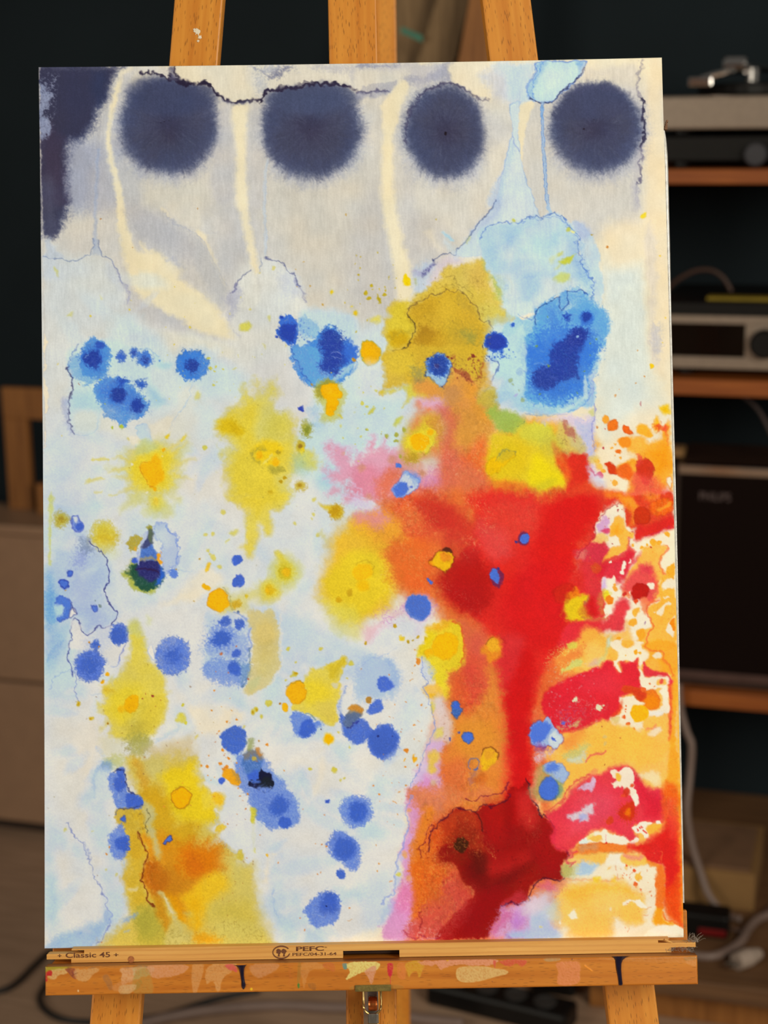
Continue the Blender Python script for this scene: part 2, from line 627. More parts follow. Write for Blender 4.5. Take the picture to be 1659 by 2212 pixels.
def paint_sheet(s):
 S,P,B,L,D,WR = s.S,s.P,s.B,s.L,s.D,s.WR
 CR,CRW = (230,216,180),(226,218,196)
 G1,G2,G3 = (200,195,184),(184,181,178),(160,162,172)
 INK,INKB,INKE = (66,66,86),(70,84,122),(40,34,56)
 PB,PB2,LB,MB,DB,CB = (205,212,214),(186,203,222),(168,200,226),(74,138,212),(38,62,152),(64,98,190)
 YE,YG,OC,AM = (222,198,58),(200,186,66),(205,168,50),(240,174,8)
 LO,OR,RO,RD,DR,PR,PK = (246,186,74),(240,128,30),(228,84,40),(214,28,26),(146,16,16),(226,56,68),(216,142,182)
 def blue(x,y,rx,ry,ex=0,ey=0,er=0,rot=0,c1=MB,c2=DB,a=.97,halo=0,hc=LB,core=.55,sc=5):
  if halo:
   B(x,y,rx + halo,hc,ry + halo,.6,halo * .9,3,rot=rot)
  B(x,y,rx,c1,ry,a,2.2,2,jag=2.2,rot=rot,gran=.9,fr=2.5,nf=46,mott=.2,edge=tuple(int(t * .8) for t in c1),ew=2.4,ea=.35)
  if er:
   B(x + ex,y + ey,er,c2,er,.97,sc,1.5,jag=1,gran=.9)
 # ---------- pale washes -------------------------------------------------
 S(0,0,1)
 P("85 560 900 600 860 1000 700 1500 880 2045 95 2045",(213,211,203),.9,30,8)
 P("95 960 300 1000 280 1360 95 1380",(196,206,222),.7,30,8)
 P("740 690 860 690 840 880 700 900 700 760",(200,212,214),.9,26,6)
 P("700 1060 980 1060 900 1400 700 1400",(214,210,204),.8,30,6)
 P("85 190 1400 180 1400 330 1385 480 1300 520 1050 520 900 600 800 680 640 640 480 690 470 700 300 690 90 700",G1,.85,30,8)
 P("90 300 230 360 300 560 330 700 520 760 430 640 380 470 300 390 240 330 160 330",G2,.55,30,6)
 P("480 420 560 430 560 560 620 620 640 700 520 690 470 600 470 500",G2,.5,24,6)
 P("570 400 820 400 860 600 830 690 640 690 600 560",(204,197,180),.8,40,6)
 P("780 420 830 420 870 640 800 690 740 600",G2,.5,30,6)
 P("880 400 1060 400 1000 520 880 590",(210,202,184),.8,30,6)
 P("880 320 900 520 880 560 860 480",G2,.4,12,4)
 P("890 460 960 500 960 580 890 600",G2,.5,24,4)
 P("300 560 360 640 480 740 360 720 260 680 270 600",G2,.4,20,6)
 # warm cream fan
 P("255 440 275 520 300 545 340 540 372 585 440 640 490 700 505 735 440 725 370 680 300 640 275 590 258 520",(230,216,176),.97,11,5,jag=2)
 P("300 525 350 560 392 575 380 600 330 590",(228,214,176),.8,6,4,jag=4)
 # middle left washes
 P("90 560 150 555 230 560 270 620 275 660 300 700 500 740 560 770 520 850 440 960 330 1020 90 1060",(209,209,200),.95,16,6)
 P("100 580 240 580 260 660 250 700 150 720 100 700",(198,202,198),.6,26,6)
 P("240 680 300 690 330 730 440 740 480 830 300 900 200 830 230 740",(200,214,214),.9,22,6)
 P("350 720 480 740 500 770 400 780",(218,212,190),.8,14,5)
 P("505 590 560 560 640 600 650 650 660 720 700 800 640 900 560 860 500 740",(208,207,196),.8,20,5)
 P("560 780 650 780 680 900 640 960 560 900 520 820",(205,202,196),.7,24,6)
 P("160 820 210 840 270 930 290 940 370 910 390 830 440 830 440 900 360 950 310 950 230 940 150 930 145 880",(214,212,194),.7,12,5)
 P("95 900 250 960 300 1000 300 1080 420 1040 470 940 480 1000 460 1090 430 1200 470 1330 300 1340 240 1300 240 1200 200 1120 95 1110",(207,211,211),.95,26,8)
 P("95 960 190 990 160 1050 200 1110 95 1130",(190,202,220),.6,26,10,mott=.4)
 P("400 1000 500 1010 520 1080 440 1110 390 1070",(216,211,198),.85,22,8)
 P("640 930 760 880 860 850 900 880 860 960 760 990 720 1060 780 1090 760 1130 690 1080 650 1020",(186,208,216),.95,22,8)
 P("690 830 900 770 920 880 860 920 760 900 720 960 690 920",(192,210,214),.9,20,8)
 P("760 880 820 860 830 900 770 940",(216,214,196),.6,18,6)
 P("690 1020 740 1010 770 1050 730 1090 690 1080",(160,198,216),.6,16,5)
 P("600 1040 740 1080 780 1110 720 1180 690 1290 560 1300 480 1260 470 1130 560 1180",(208,211,208),.9,24,8)
 P("690 1090 730 1110 740 1150 690 1160",(188,200,214),.5,20,6,mott=.5)
 P("430 1090 480 1110 480 1230 440 1260",(186,204,222),.6,18,8,mott=.5)
 P("340 1290 440 1230 480 1250 430 1290 350 1310",(228,216,188),.85,10,5)
 P("200 1330 330 1310 430 1320 480 1400 560 1340 760 1320 900 1360 930 1500 940 1600 890 1740 860 1900 820 2040 100 2048 96 1420 150 1400",(214,212,205),.95,22,6)
 P("550 1300 700 1350 760 1390 800 1420 740 1480 660 1440 600 1490 540 1480 560 1400",(180,198,226),.8,24,8,mott=.3)
 P("500 1480 640 1450 660 1540 560 1590 490 1560",(186,204,226),.7,22,6,mott=.3)
 P("95 1320 130 1330 160 1400 160 1450 180 1500 100 1530",(184,204,226),.85,18,6)
 P("95 1230 140 1250 150 1350 120 1420 96 1430",(150,186,226),.8,18,6)
 P("97 1250 112 1250 112 1320 97 1330",(120,170,226),.7,8,3)
 P("100 1560 190 1520 210 1620 200 1760 160 1780 110 1700",(216,212,200),.8,24,6)
 P("150 1590 205 1560 205 1680 180 1690",(226,214,192),.6,18,6)
 P("410 1520 520 1530 510 1570 420 1590 395 1560",(230,216,186),.9,14,5)
 P("205 1660 230 1650 225 1740 245 1800 280 1870 260 1990 230 2000 210 1850 190 1760",(184,200,230),.8,12,5,mott=.3)
 P("560 1830 640 1850 640 2000 600 2040 560 2040",(204,210,214),.8,22,6)
 P("700 1620 780 1640 860 1600 880 1660 760 1690 700 1700",(216,213,202),.8,20,5)
 P("810 1600 890 1500 930 1560 890 1700 840 1720",(212,214,206),.7,20,6)
 P("690 1640 705 1640 690 1700 665 1745 655 1740 680 1690",(226,216,194),.9,6,3)
 P("575 1850 594 1845 580 1900 570 1905",(228,216,190),.9,6,3)
 P("800 1680 840 1698 885 1700 880 1712 830 1708",(228,216,190),.9,5,3)
 P("615 2015 660 2010 660 2025 625 2030",(226,222,204),.9,5,3)
 P("740 2030 840 2000 840 2045 740 2045",(232,220,190),.9,10,4)
 P("590 1980 640 1990 690 2010 690 2045 600 2045",(168,194,230),.7,12,6,mott=.4)
 P("780 1780 830 1790 820 1810 780 1805",(182,202,228),.7,14,5)
 P("790 1900 850 1900 820 2000 780 1990",(190,206,224),.6,20,6)
 L("600 1850 585 1900 592 1950 600 1990",9,(170,194,230),.6,7,6)
 P("97 1780 135 1800 175 1830 190 1870 195 1900 150 1880 120 1850 130 1980 100 2000",(184,204,228),.7,20,6)
 P("97 1850 118 1860 130 1920 120 1990 98 1940",(170,196,230),.6,16,6)
 P("150 2010 200 1990 238 1985 232 2010 200 2048 100 2048",(150,182,230),.85,12,4,gran=.2)
 P("120 1830 170 1850 200 1880 225 1940 200 1980 150 1995 130 1930",(214,211,202),.85,16,4)
 P("240 1960 270 1980 290 2040 230 2045",(190,208,228),.7,16,5)
 q = np.random.RandomState(5)
 for x0,y0,x1,y1,n,cs in ((100,950,480,1360,44,((188,204,228),(216,213,203),(190,208,222))),(480,1060,720,1330,26,((188,206,222),(217,213,202))),(100,1460,900,2030,150,((180,201,231),(220,214,200),(176,199,231),(222,216,200))),(95,560,520,960,26,((196,210,214),(216,212,198),(196,202,208)))):
  for i in range(n):
   r = q.uniform(10,30)
   B(q.uniform(x0,x1),q.uniform(y0,y1),r * q.uniform(1.4,2.6),cs[q.randint(len(cs))],r * .6,.42,r * .7,5,rot=q.uniform(-80,80),gran=.1)
 # right-hand pale column
 P("1290 540 1400 520 1432 700 1440 900 1420 960 1290 950 1285 760 1310 660",(222,216,190),.95,20,6)
 P("1300 600 1400 610 1400 900 1300 900",(206,214,204),.75,36,6)
 P("1330 920 1420 880 1440 1000 1340 1010",(236,218,182),.7,24,6)
 P("1400 140 1428 140 1440 500 1446 800 1400 760 1390 400",(232,212,172),.8,14,4)
 P("1300 490 1390 490 1390 560 1320 580",(234,216,178),.8,20,5)
 P("1405 480 1418 600 1412 700 1425 780 1400 770 1400 640 1390 520",(206,198,188),.5,8,4)
 P("1405 700 1424 710 1428 760 1412 770",(178,178,186),.6,8,4,gran=.5)
 # ---------- upper left ink band ----------------------------------------
 S(70,110)
 P("300 900 560 860 690 560 760 480 880 800 900 1521 300 1521",(170,170,176),.8,26,5,gran=.15)
 P("300 950 540 860 640 1000 600 1300 560 1521 300 1521",(148,154,172),.55,26,5,gran=.15)
 P("860 160 1000 160 960 300 900 480 850 800 900 1000 840 950 720 840 640 860 700 640 760 420",(190,186,180),.8,10,4,gran=.2)
 P("900 1000 1000 1080 1200 1200 1400 1300 1659 1300 1659 1521 900 1521",(206,200,182),.8,20,5)
 P("820 1000 960 1080 1080 1200 1060 1521 900 1521",(178,178,180),.55,20,5)
 P("40 150 850 148 872 190 800 300 745 470 660 590 620 720 520 845 380 900 350 1000 330 1200 312 1400 335 1610 300 1710 240 1800 120 1848 70 1800 55 1400 40 900",(66,76,112),.95,16,5,gran=.25)
 P("40 150 830 150 840 190 780 290 715 460 630 580 590 700 500 820 360 880 320 1000 305 1200 285 1400 300 1610 270 1690 220 1810 120 1830 70 1780 55 1400 40 900",(54,54,76),.95,12,4,gran=.15)
 P("60 700 300 850 320 1000 300 1300 300 1521 90 1521 60 1100",(64,56,76),.8,20,6)
 P("80 1300 190 1300 250 1600 200 1800 110 1800 80 1500",(94,96,116),.5,16,6,gran=.3)
 P("560 200 720 180 740 420 660 560 600 420",(50,58,88),.7,18,5)
 P("560 150 860 148 870 180 600 178 100 170 60 150",(86,88,108),.6,6,4,gran=.4)
 P("58 330 110 340 170 430 172 490 130 560 110 630 180 740 170 800 95 870 60 860 50 600",(146,156,182),.9,3.5,3,jag=5,gran=.7)
 WR("60 200 260 230 230 400 200 800 120 880 60 850",(150,156,178),.7,6,.2,8,4)
 L("60 150 58 700 75 1400 95 2600 95 4000",3,(196,190,178),.7,1.2,1)
 # cream streak
 L("985 165 890 200 862 300 815 470 775 640 748 830 745 900 775 1060 810 1230 850 1450 880 1700 945 1950 1000 2200",8,(230,216,178),.95,3.5,2,w2=18)
 L("1000 160 890 200 862 300 815 470 775 640 748 830 745 900 775 1060 810 1230",22,(206,202,192),.5,10,3)
 L("985 165 890 200 862 300 815 470 775 640 748 830 745 900 775 1060 810 1230",8,(232,218,180),.9,3.5,2)
 L("1050 165 960 180 900 220 870 280",10,(206,198,184),.7,6,3)
 L("640 980 630 1200 618 1521 610 1750 600 1960",7,(154,168,192),.55,2.5,1)
 # ---------- the four ink suns -------------------------------------------
 def sun(x,y,rx,ry,seed,soft=10):
  S(0,0,1)
  B(x,y + 8,rx + 14,(150,156,176),ry + 13,.5,20,3,fr=7,nf=90,gran=.2)
  B(x,y,rx + 1,(80,88,116),ry + 1,.92,soft + 5,2,jag=2,fr=4,nf=150,gran=.14)
  B(x,y - 2,rx - 9,(66,71,98),ry - 9,.92,soft + 6,2.5,jag=2,fr=4,nf=110,gran=.12)
  B(x,y - 6,rx - 30,(70,73,94),ry - 30,.8,24,3,fr=9,nf=80,gran=.12)
  B(x,y,rx * .5,(62,62,84),ry * .5,.75,34,3,fr=12,nf=56,gran=.1)
  B(x,y,rx * .24,(56,54,76),ry * .24,.6,14,3,fr=8,nf=40)
  q = np.random.RandomState(seed)
  for i in range(420):
   t = q.uniform(0,6.283)
   r0 = q.uniform(.12,1.0)
   r1 = r0 + q.uniform(.05,.22)
   c = (104,108,128) if q.rand() < .5 else (50,52,78)
   L([x + rx * r0 * np.cos(t),y + ry * r0 * np.sin(t),x + rx * r1 * np.cos(t),y + ry * r1 * np.sin(t)],1.1,c,.16 if r1 < 1 else .3,1.2,1)
 sun(363,270,106,106,1)
 sun(669,275,109,108,2)
 sun(960,284,87,101,3)
 sun(1287,278,99,99,4)
 D("352 263 1.6 346 265 1.2 363 258 1 668 276 1.2 960 287 2.6 1282 257 1.4 1260 279 1.8",(30,22,30),r=1)
 S(0,0,1)
 P("272 200 290 168 330 165 380 172 430 172 462 190 455 225 400 245 330 245 285 225",(64,70,98),.75,14,3)
 P("570 215 580 195 640 186 740 178 765 195 770 220 700 245 620 245 590 225",(72,80,108),.75,14,3)
 P("1200 255 1214 222 1240 188 1270 178 1330 185 1350 250",(66,70,96),.8,9,4,jag=4)
 for i in range(16):
  L([1245 + i * 8,190 + abs(i - 5) * 2,1243 + i * 8.3,172 + abs(i - 5) * 3],4,(74,76,104),.7,2,3,w2=1)
 # top strip and black crust
 S(420,110)
 P("-185 60 -40 140 20 150 620 130 640 300 620 440 560 470 470 480 390 490 300 450 200 400 130 330 60 310 -60 320 -160 280 -190 200",(220,210,184),.97,5,3)
 P("600 135 1659 120 1700 300 1620 410 1560 345 1480 315 1300 300 1080 320 900 350 740 370 660 390 610 470 560 400",(216,208,188),.95,7,4)
 P("570 140 640 150 760 250 780 262 900 200 960 140",(150,156,176),.55,10,6,gran=.8)
 P("740 250 860 160 900 140 960 170 850 240",(106,108,132),.65,7,5,gran=.7)
 L("590 150 700 215 770 250 860 220",4,(92,100,136),.6,2.5,4,gran=.5)
 P("600 240 680 280 700 380 630 430",(170,172,178),.6,12,4,gran=.7)
 P("1150 140 1659 125 1659 190 1400 200 1250 180",(170,168,176),.6,10,5,gran=.4)
 P("380 530 540 520 545 620 520 760 500 1100 520 1521 400 1521 400 1000 375 760 355 620",CR,.95,9,3)
 L("440 520 450 800 455 1100 470 1521 520 1800 560 2000 605 2190",22,(232,217,178),.9,6,2,w2=17)
 L("-270 250 -180 280 -60 320 0 312 60 318 105 300 150 345 200 400 260 450 330 485 400 508 470 490 520 472 575 472 612 494 650 460 690 405 745 378 850 372 960 352 1070 338 1200 318 1290 312 1360 318 1480 322 1550 350 1600 385 1640 415",6,INKE,.95,1.5,4.5)
 L("-300 215 -180 265 -60 300 20 310 105 300 180 370",4,INKE,.9,1.5,5)
 L("690 405 745 378 850 372 960 352 1070 338 1200 318 1290 312 1360 318 1480 322 1550 350",7,(48,42,66),.8,2,5)
 L("780 360 960 335 1100 300 1240 310",3,(44,38,62),.6,1.5,5)
 L("260 470 330 505 400 525 470 505 520 488",5,(96,98,124),.6,3,4)
 P("240 560 330 520 360 560 350 700 380 900 380 1400 240 1500 150 1300 210 900",(188,185,182),.7,10,4)
 P("545 520 620 520 650 700 680 950 700 1100 690 1500 540 1500 510 1000",(192,188,182),.7,10,4)
 L("715 1090 690 1230 682 1400 680 1521 684 1720 700 1850 690 2020",6.5,(186,196,204),.55,1.5,1)
 L("724 1090 702 1230 690 1400 690 1521 696 1720 712 1850 702 2020",1.2,(160,178,200),.5,.8,1)
 # black rim bits of the first sun,at the very top
 S(70,110)
 P("1060 180 1100 150 1360 148 1370 180 1355 260 1340 290 1280 240 1190 215 1110 200",(214,206,190),.95,3,2,jag=3)
 L("1060 185 1130 205 1200 225 1280 250 1350 290 1420 295 1480 310 1560 322",5,INKE,.9,1.5,5)
 P("1370 148 1415 148 1420 200 1470 270 1400 280 1370 270 1355 210",(96,94,116),.8,4,3,jag=3)
 P("1415 200 1480 150 1659 148 1659 300 1560 300 1480 285 1440 250",(226,214,184),.95,4,2)
 L("1400 150 1405 200 1440 240 1470 275 1500 298",4,INKE,.85,1.5,4)
 # third sun: grey strip,crust on its left and right shoulders
 S(770,110)
 P("0 130 910 125 930 200 940 290 800 300 600 330 480 330 330 360 150 400 0 410",(188,184,182),.9,8,4,gran=.2)
 P("0 180 300 170 500 200 460 300 300 350 0 400",(218,209,186),.75,12,5)
 P("880 130 930 140 945 290 900 300 800 280 500 300 480 250 700 240",(150,152,170),.6,10,5,gran=.3)
 P("10 130 400 130 360 150 100 160",(130,134,158),.6,5,4,gran=.4)
 for i in range(26):
  x = 30 + i * 14
  L([x,425 - .28 * i * 6,x + 12,345 - i * 2.5],1.6,(120,124,150),.5,1.2,1.5)
 L("0 418 60 420 130 410 200 395 290 380",6,(70,66,96),.85,2.5,5)
 L("0 440 100 440 220 420 320 385",8,(140,144,166),.6,5,4)
 P("925 130 1350 118 1340 480 1280 470 1150 430 1090 380 1010 330 945 300 930 240",(228,215,184),.97,5,3)
 P("1240 240 1340 180 1520 130 1560 480 1420 480 1330 400",(196,200,208),.75,16,5,gran=.2)
 P("1350 130 1600 118 1640 300 1580 480 1480 480 1500 300",(196,210,218),.8,12,5)
 P("440 305 490 320 505 370 420 600 400 720 340 900 330 1521 260 1521 270 900 240 620 240 520",CR,.97,6,3)
 L("450 330 340 620 300 900 295 1200 300 1521 340 1700 390 1950 440 2200 470 2420",19,(231,217,179),.95,7,2,w2=38)
 L("480 900 490 740 520 620 560 530 640 430 740 350 860 320 960 325 1060 370 1120 410 1190 450 1250 468 1310 488",3,(52,48,78),.7,2,5)
 L("640 420 740 350 860 325 960 330 1050 375",4,(52,50,80),.5,3,5)
 P("1250 500 1500 510 1530 640 1530 760 1500 1000 1440 1200 1350 1521 1280 1521 1290 1100 1280 700",(214,206,186),.7,16,4)
 P("1280 640 1500 740 1480 860 1300 900",(190,188,186),.5,20,5)
 # light blue puddle,stream and drip
 S(1100,110)
 P("-10 560 20 520 100 510 95 560 90 760 92 900 115 1120 160 1290 210 1430 240 1521 255 1560 280 1640 250 1700 100 1800 -200 2000 -420 2060 -560 2020 -461 1915 -331 1724 -191 1585 -147 1475 -100 1300 -40 1060 20 820 16 700",(200,212,216),.95,1.6,.6,edge=(120,156,205),ew=1.2,ea=.6)
 P("-240 1521 -100 1230 -30 1060 20 900 40 1000 -20 1200 -90 1400 -130 1521",(170,192,220),.6,6,3,gran=.3)
 L("20 830 40 920 60 950 95 1000",1.6,(110,130,190),.6,1,2)
 L("-130 1300 -70 1180 -40 1060",1.4,(120,150,205),.5,1,2)
 P("95 540 170 480 205 490 230 540 190 640 150 800 130 1000 110 1100 95 900 88 700",(232,216,176),.95,3,1.5)
 P("0 150 280 110 220 240 170 400 180 470 100 520 0 480",(186,204,216),.75,10,4,gran=.2)
 P("140 420 60 500 180 490 200 440",(190,208,218),.8,8,3)
 P("285 110 726 100 742 160 730 225 670 300 610 335 530 395 480 425 450 480 370 510 250 498 190 465 170 420 180 340 220 250 250 190",(186,212,228),.97,2,1.5,jag=1.5,edge=(86,122,190),ew=1.5,ea=.8)
 P("640 112 725 110 735 160 715 210 680 260 690 180",(112,164,218),.7,7,4)
 P("280 115 370 115 330 200 280 250 260 330 220 420 250 480 185 460 175 390 215 260",(126,172,222),.7,6,4,mott=.4)
 L("330 120 290 200 245 250 225 310 230 400 215 450 240 480",1.6,(76,126,206),.7,1,4)
 L("270 150 200 250 175 360 170 430",1.6,(90,140,210),.6,1,4)
 P("360 180 620 150 640 260 480 380 330 440 330 300",(202,218,224),.6,14,5)
 L("190 465 260 496 350 510 410 502 450 480 480 425 540 380 610 325 640 310 700 250 738 165",2.2,(40,44,84),.9,1,2.5)
 L("318 510 318 640 328 800 336 1000 345 1190 355 1350 372 1521 382 1570 400 1610",6.5,(158,188,216),.8,.9,.4)
 L("303 515 305 640 316 800 322 1000 332 1190 345 1350 360 1521",1.2,(84,122,190),.8,.7,.5)
 L("333 515 330 640 338 800 348 1000 356 1190 368 1350 388 1521",1.2,(84,122,190),.7,.7,.5)
 L("318 540 318 660",5,(104,158,218),.6,2,1)
 # right-hand feathered ink line
 P("740 150 900 160 1240 150 1280 420 1220 480 1120 380 960 290 820 280 720 280",(210,200,182),.8,14,4)
 P("1180 380 1270 380 1300 560 1250 560",(196,190,184),.6,10,4)
 L("1300 110 1300 170 1280 240 1290 300 1275 400 1290 460",5,(104,100,124),.65,3,6,gran=.3)
 L("1310 475 1322 540 1330 600 1325 700 1330 760 1320 850 1325 900 1300 960",6,(46,44,68),.9,1.6,5.5)
 L("1300 960 1300 1050 1290 1120 1300 1200 1290 1290 1270 1350",4.5,(72,68,100),.8,2,6)
 L("1275 1350 1265 1420 1260 1521",6,(140,138,158),.6,4,6,gran=.4)
 L("1290 1000 1270 1130 1260 1260 1240 1400 1250 1560",12,(176,172,178),.5,6,5)
 # ---------- greys and creases between the suns and the middle ------------
 S(70,430)
 L("1290 80 1320 150 1370 200 1440 250 1520 290 1600 330 1659 390",3,(150,156,172),.6,1.6,4)
 L("1280 70 1310 110 1370 185",5,(228,214,182),.8,2,4)
 P("1380 0 1659 0 1659 340 1560 280 1440 230 1330 140",(214,205,184),.8,12,4)
 P("940 60 1200 120 1440 280 1640 400 1659 640 1400 560 1200 470 1120 400 1000 300",(176,175,176),.7,18,5,gran=.15)
 L("1395 600 1450 640 1500 700",4,(140,146,168),.6,3,5,gran=.3)
 P("1400 620 1500 640 1540 760 1470 810 1430 720",(196,192,182),.6,8,5)
 P("100 400 160 380 170 440 250 520 290 575 230 590 150 580 95 570 125 500",(176,186,198),.6,5,2)
 P("575 520 600 380 620 380 640 470 680 555 600 545 565 548",(168,180,196),.7,4,1.5)
 P("110 590 200 590 250 690 200 800 120 790",(180,190,200),.5,12,4)
 P("330 600 470 590 590 560 700 570 800 650 880 800 900 900 880 1000 600 1000 300 800",(202,206,200),.6,18,4)
 P("690 620 780 640 850 790 900 880 850 900 760 800",(182,190,200),.5,12,4)
 L("95 570 150 580 230 590 290 590 340 612 410 622 450 600 500 570 550 550 570 520 580 470 592 380",1.8,(112,130,166),.75,.9,2.5)
 L("625 380 640 470 680 550 740 575 770 610 790 650 830 700 860 770 890 820",2,(104,120,158),.8,1,3)
 L("790 640 850 760 900 850 940 900 955 960 930 1020",6,(146,148,176),.75,3,4,gran=.4)
 D("665 195 1.6 1637 86 1.4 980 484 1",(178,120,50))
 D("1400 876 1.4 948 1094 1.5 968 1000 1 1557 1277 2.4 563 1157 2.4 1300 1280 1 1380 1445 1.6 1500 1170 1",(222,200,70))
 P("205 670 235 690 245 760 225 740",(206,204,110),.8,3,1)
 P("340 1150 390 1115 385 1150 350 1165",(208,206,120),.7,3,1)
 P("655 945 685 985 665 980",(214,210,130),.6,3,1)
 S(420,430)
 P("0 330 60 310 110 370 105 420 150 500 200 620 250 740 290 820 280 870 180 640 110 480",(229,215,180),.9,4,3)
 L("0 330 90 440 150 560 200 650 240 740 300 850",2,(156,162,180),.6,1.5,2)
 L("110 340 220 335",2,(186,186,184),.5,2,2)
 P("0 380 90 450 200 650 260 760 330 900 300 1000 280 1100 180 960 0 690",(180,180,178),.75,10,4)
 P("660 570 740 600 860 650 960 730 1040 860 1080 960 1100 1080 1060 1160 800 1200 600 1100 560 1000 640 900 600 760 630 720 650 640",(212,213,204),.8,8,3)
 P("540 705 490 750 430 810 380 890 350 940 420 1060 560 1080 640 1000 600 780",(214,212,198),.8,6,3)
 P("840 760 960 740 1040 870 1060 960 900 960",(186,192,204),.6,14,4,gran=.3)
 P("340 920 410 840 440 930 400 1080 340 1180 300 1040 270 990",(166,168,186),.7,10,4,gran=.3)
 L("300 1130 330 1200 370 1300 430 1360",3.5,(166,168,188),.55,3,5,gran=.5)
 L("545 705 510 725 480 760 450 790 430 810",2,(84,92,130),.85,1,2.5)
 L("430 810 400 850 380 890 355 940",4,(108,108,146),.8,2,4)
 L("660 575 655 630 640 680 632 730",1.4,(130,142,170),.7,.8,1.5)
 L("700 572 760 610 830 640 880 660 910 700 960 735 1000 790 1020 850 1045 880",2.4,(86,92,134),.85,1.1,3.5)
 L("980 780 1010 850 1050 900 1075 960 1095 1010",4,(132,134,166),.7,2.5,4,gran=.4)
 P("1100 1100 1400 1120 1560 1180 1600 1340 1500 1521 960 1521 1000 1330 1020 1200",(184,208,222),.85,12,4)
 D("1350 924 3.6 1588 1135 5 1560 1075 1.8",(222,182,32),edge=(210,208,100),ew=2.5,ea=.4)
 D("1138 860 1.6 1258 1046 1.6 1008 872 1.4 1497 154 1.6 1645 566 1.4 1615 752 1.8 1078 630 1.2 996 693 1 1146 1360 1.2",(196,150,60))
 P("440 1260 490 1215 550 1250 530 1300 470 1305",(206,200,84),.9,4,2)
 P("715 1155 745 1170 735 1210 715 1190",(210,204,110),.8,3,1.5)
 P("665 1430 690 1450 685 1485 670 1465",(212,206,130),.7,3,1.5)
 D("528 1094 3 440 985 1.4 630 722 2 775 680 4 340 1140 2",(216,206,120),a=.8)
 # ---------- blue drops,upper left --------------------------------------
 S(80,750)
 P("300 60 370 0 440 -50 560 -90 760 -70 1000 0 1180 60 1280 170 1100 250 1250 500 1100 600 700 600 560 820 500 850 380 840 320 780 290 600 330 400 300 200",(192,214,222),.8,9,4)
 P("330 480 560 440 600 620 420 620 320 580",(168,204,228),.7,16,5)
 P("380 640 560 640 580 800 520 850 380 840 330 760",(212,214,198),.8,10,3)
 P("1080 400 1150 400 1230 500 1250 560 1120 560",(150,194,230),.7,12,4)
 P("300 180 360 90 430 60 560 80 640 180 660 280 560 340 470 375 410 330 330 290",(104,162,218),.9,4,4,jag=2,gran=.7,mott=.3)
 P("420 60 440 -20 500 -70 560 -90 640 -50 700 20 715 120 690 200 620 270 520 300 440 250",MB,.95,3,4,jag=3,gran=.8)
 P("415 90 430 40 480 20 560 0 640 60 650 140 600 210 540 215 480 180",(48,96,190),.8,8,3,gran=.8)
 B(540,120,19,DB,18,1,4,2,gran=.5)
 B(605,-20,10,(46,80,178),8,.9,3,2,gran=.6)
 L("470 105 500 75",2,(140,180,225),.7,1,1)
 L("400 -30 330 60 295 170 285 230 310 300 335 350",2,(80,110,170),.6,1,3)
 L("285 200 290 260 330 350 320 400 320 470 300 540 285 620 300 700 310 780 350 850",2.6,(58,58,100),.85,1.2,4)
 P("230 520 290 520 290 640 320 800 350 850 300 830 260 700",(164,172,202),.65,7,3,gran=.3)
 L("350 850 440 860 520 855 560 840 580 780 590 690",1.4,(160,186,214),.6,1,2.5)
 blue(820,88,9.5,11,0,0,4,c2=(52,92,190),c1=(56,102,200))
 blue(945,60,9,10,0,-1,4,c1=(60,112,206))
 blue(1050,115,17,17,1,0,8,c1=(54,112,208))
 D("1195 125 2.4 1090 45 1.6",(60,120,205))
 L("990 20 1050 10 1120 25 1180 90",1.4,(120,164,214),.6,1,3)
 P("1140 60 1200 120 1270 150 1330 160 1270 210 1200 190",(166,206,230),.7,8,4)
 B(1545,190,44,LB,44,.4,14,4)
 blue(1525,180,35,34,3,2,15,c1=(58,124,214))
 P("545 440 560 380 640 320 730 290 850 290 890 340 960 400 990 440 1060 490 1100 570 1080 640 1000 710 900 750 850 790 780 740 680 700 640 660 620 580 560 500",(66,132,214),.97,2.5,2.5,jag=3,gran=.9,mott=.25)
 P("600 400 760 330 860 330 900 400 1000 480 1060 560 1040 640 960 660 820 620 700 560",(54,104,200),.6,12,4,gran=.8)
 blue(825,330,11,9,0,0,6,c1=(50,96,196),c2=(44,78,176))
 B(800,475,17,DB,17,1,4,2,gran=.6)
 B(980,570,15,(38,66,160),16,1,4,2,gran=.6)
 blue(1018,362,10,10,0,0,7,c1=(62,110,204),c2=(44,88,184))
 WR("640 540 880 560 860 700 700 700",(130,178,228),.6,8,.14,10,2)
 D("825 790 4 730 797 3 613 320 1.6 660 560 1.6 1060 510 1.6",(170,186,70))
 P("875 885 900 905 885 915",(214,196,80),.9,2,1)
 P("1585 430 1610 470 1600 520 1560 500 1565 460",(220,204,80),.9,4,2)
 L("1530 370 1500 470 1470 560 1410 640 1370 690 1320 780 1250 880 1200 930",1.4,(156,184,214),.7,1,3)
 P("960 790 1050 765 1100 800 1110 880 1140 960 1180 990 1000 990 960 960 1010 920 970 880 985 830",(186,206,222),.8,2.5,2,jag=1,edge=(150,182,216),ew=1.2,ea=.6)
 P("890 890 970 880 1010 920 1000 950 940 965",(226,216,192),.8,3,2)
 P("1110 760 1240 700 1340 700 1320 800 1250 900 1180 950 1140 930 1100 820",(224,215,190),.8,8,3)
 P("400 345 412 375 396 362",(170,120,80),.8,1,.3)
 D("182 160 2.6 230 880 2",(222,208,130),a=.8)
 # torn pale strip on the left rim
 for pts in ("50 -150 75 -100 85 -40 60 100 80 200 60 260 48 200","55 290 80 360 100 430 90 540 85 620 60 650 50 500","58 800 75 860 70 960 60 990"):
  P(pts,(236,220,186),.95,1.2,1,edge=(170,176,190),ew=.9,ea=.6)
 # ---------- left yellow sun ---------------------------------------------
 S(80,750)
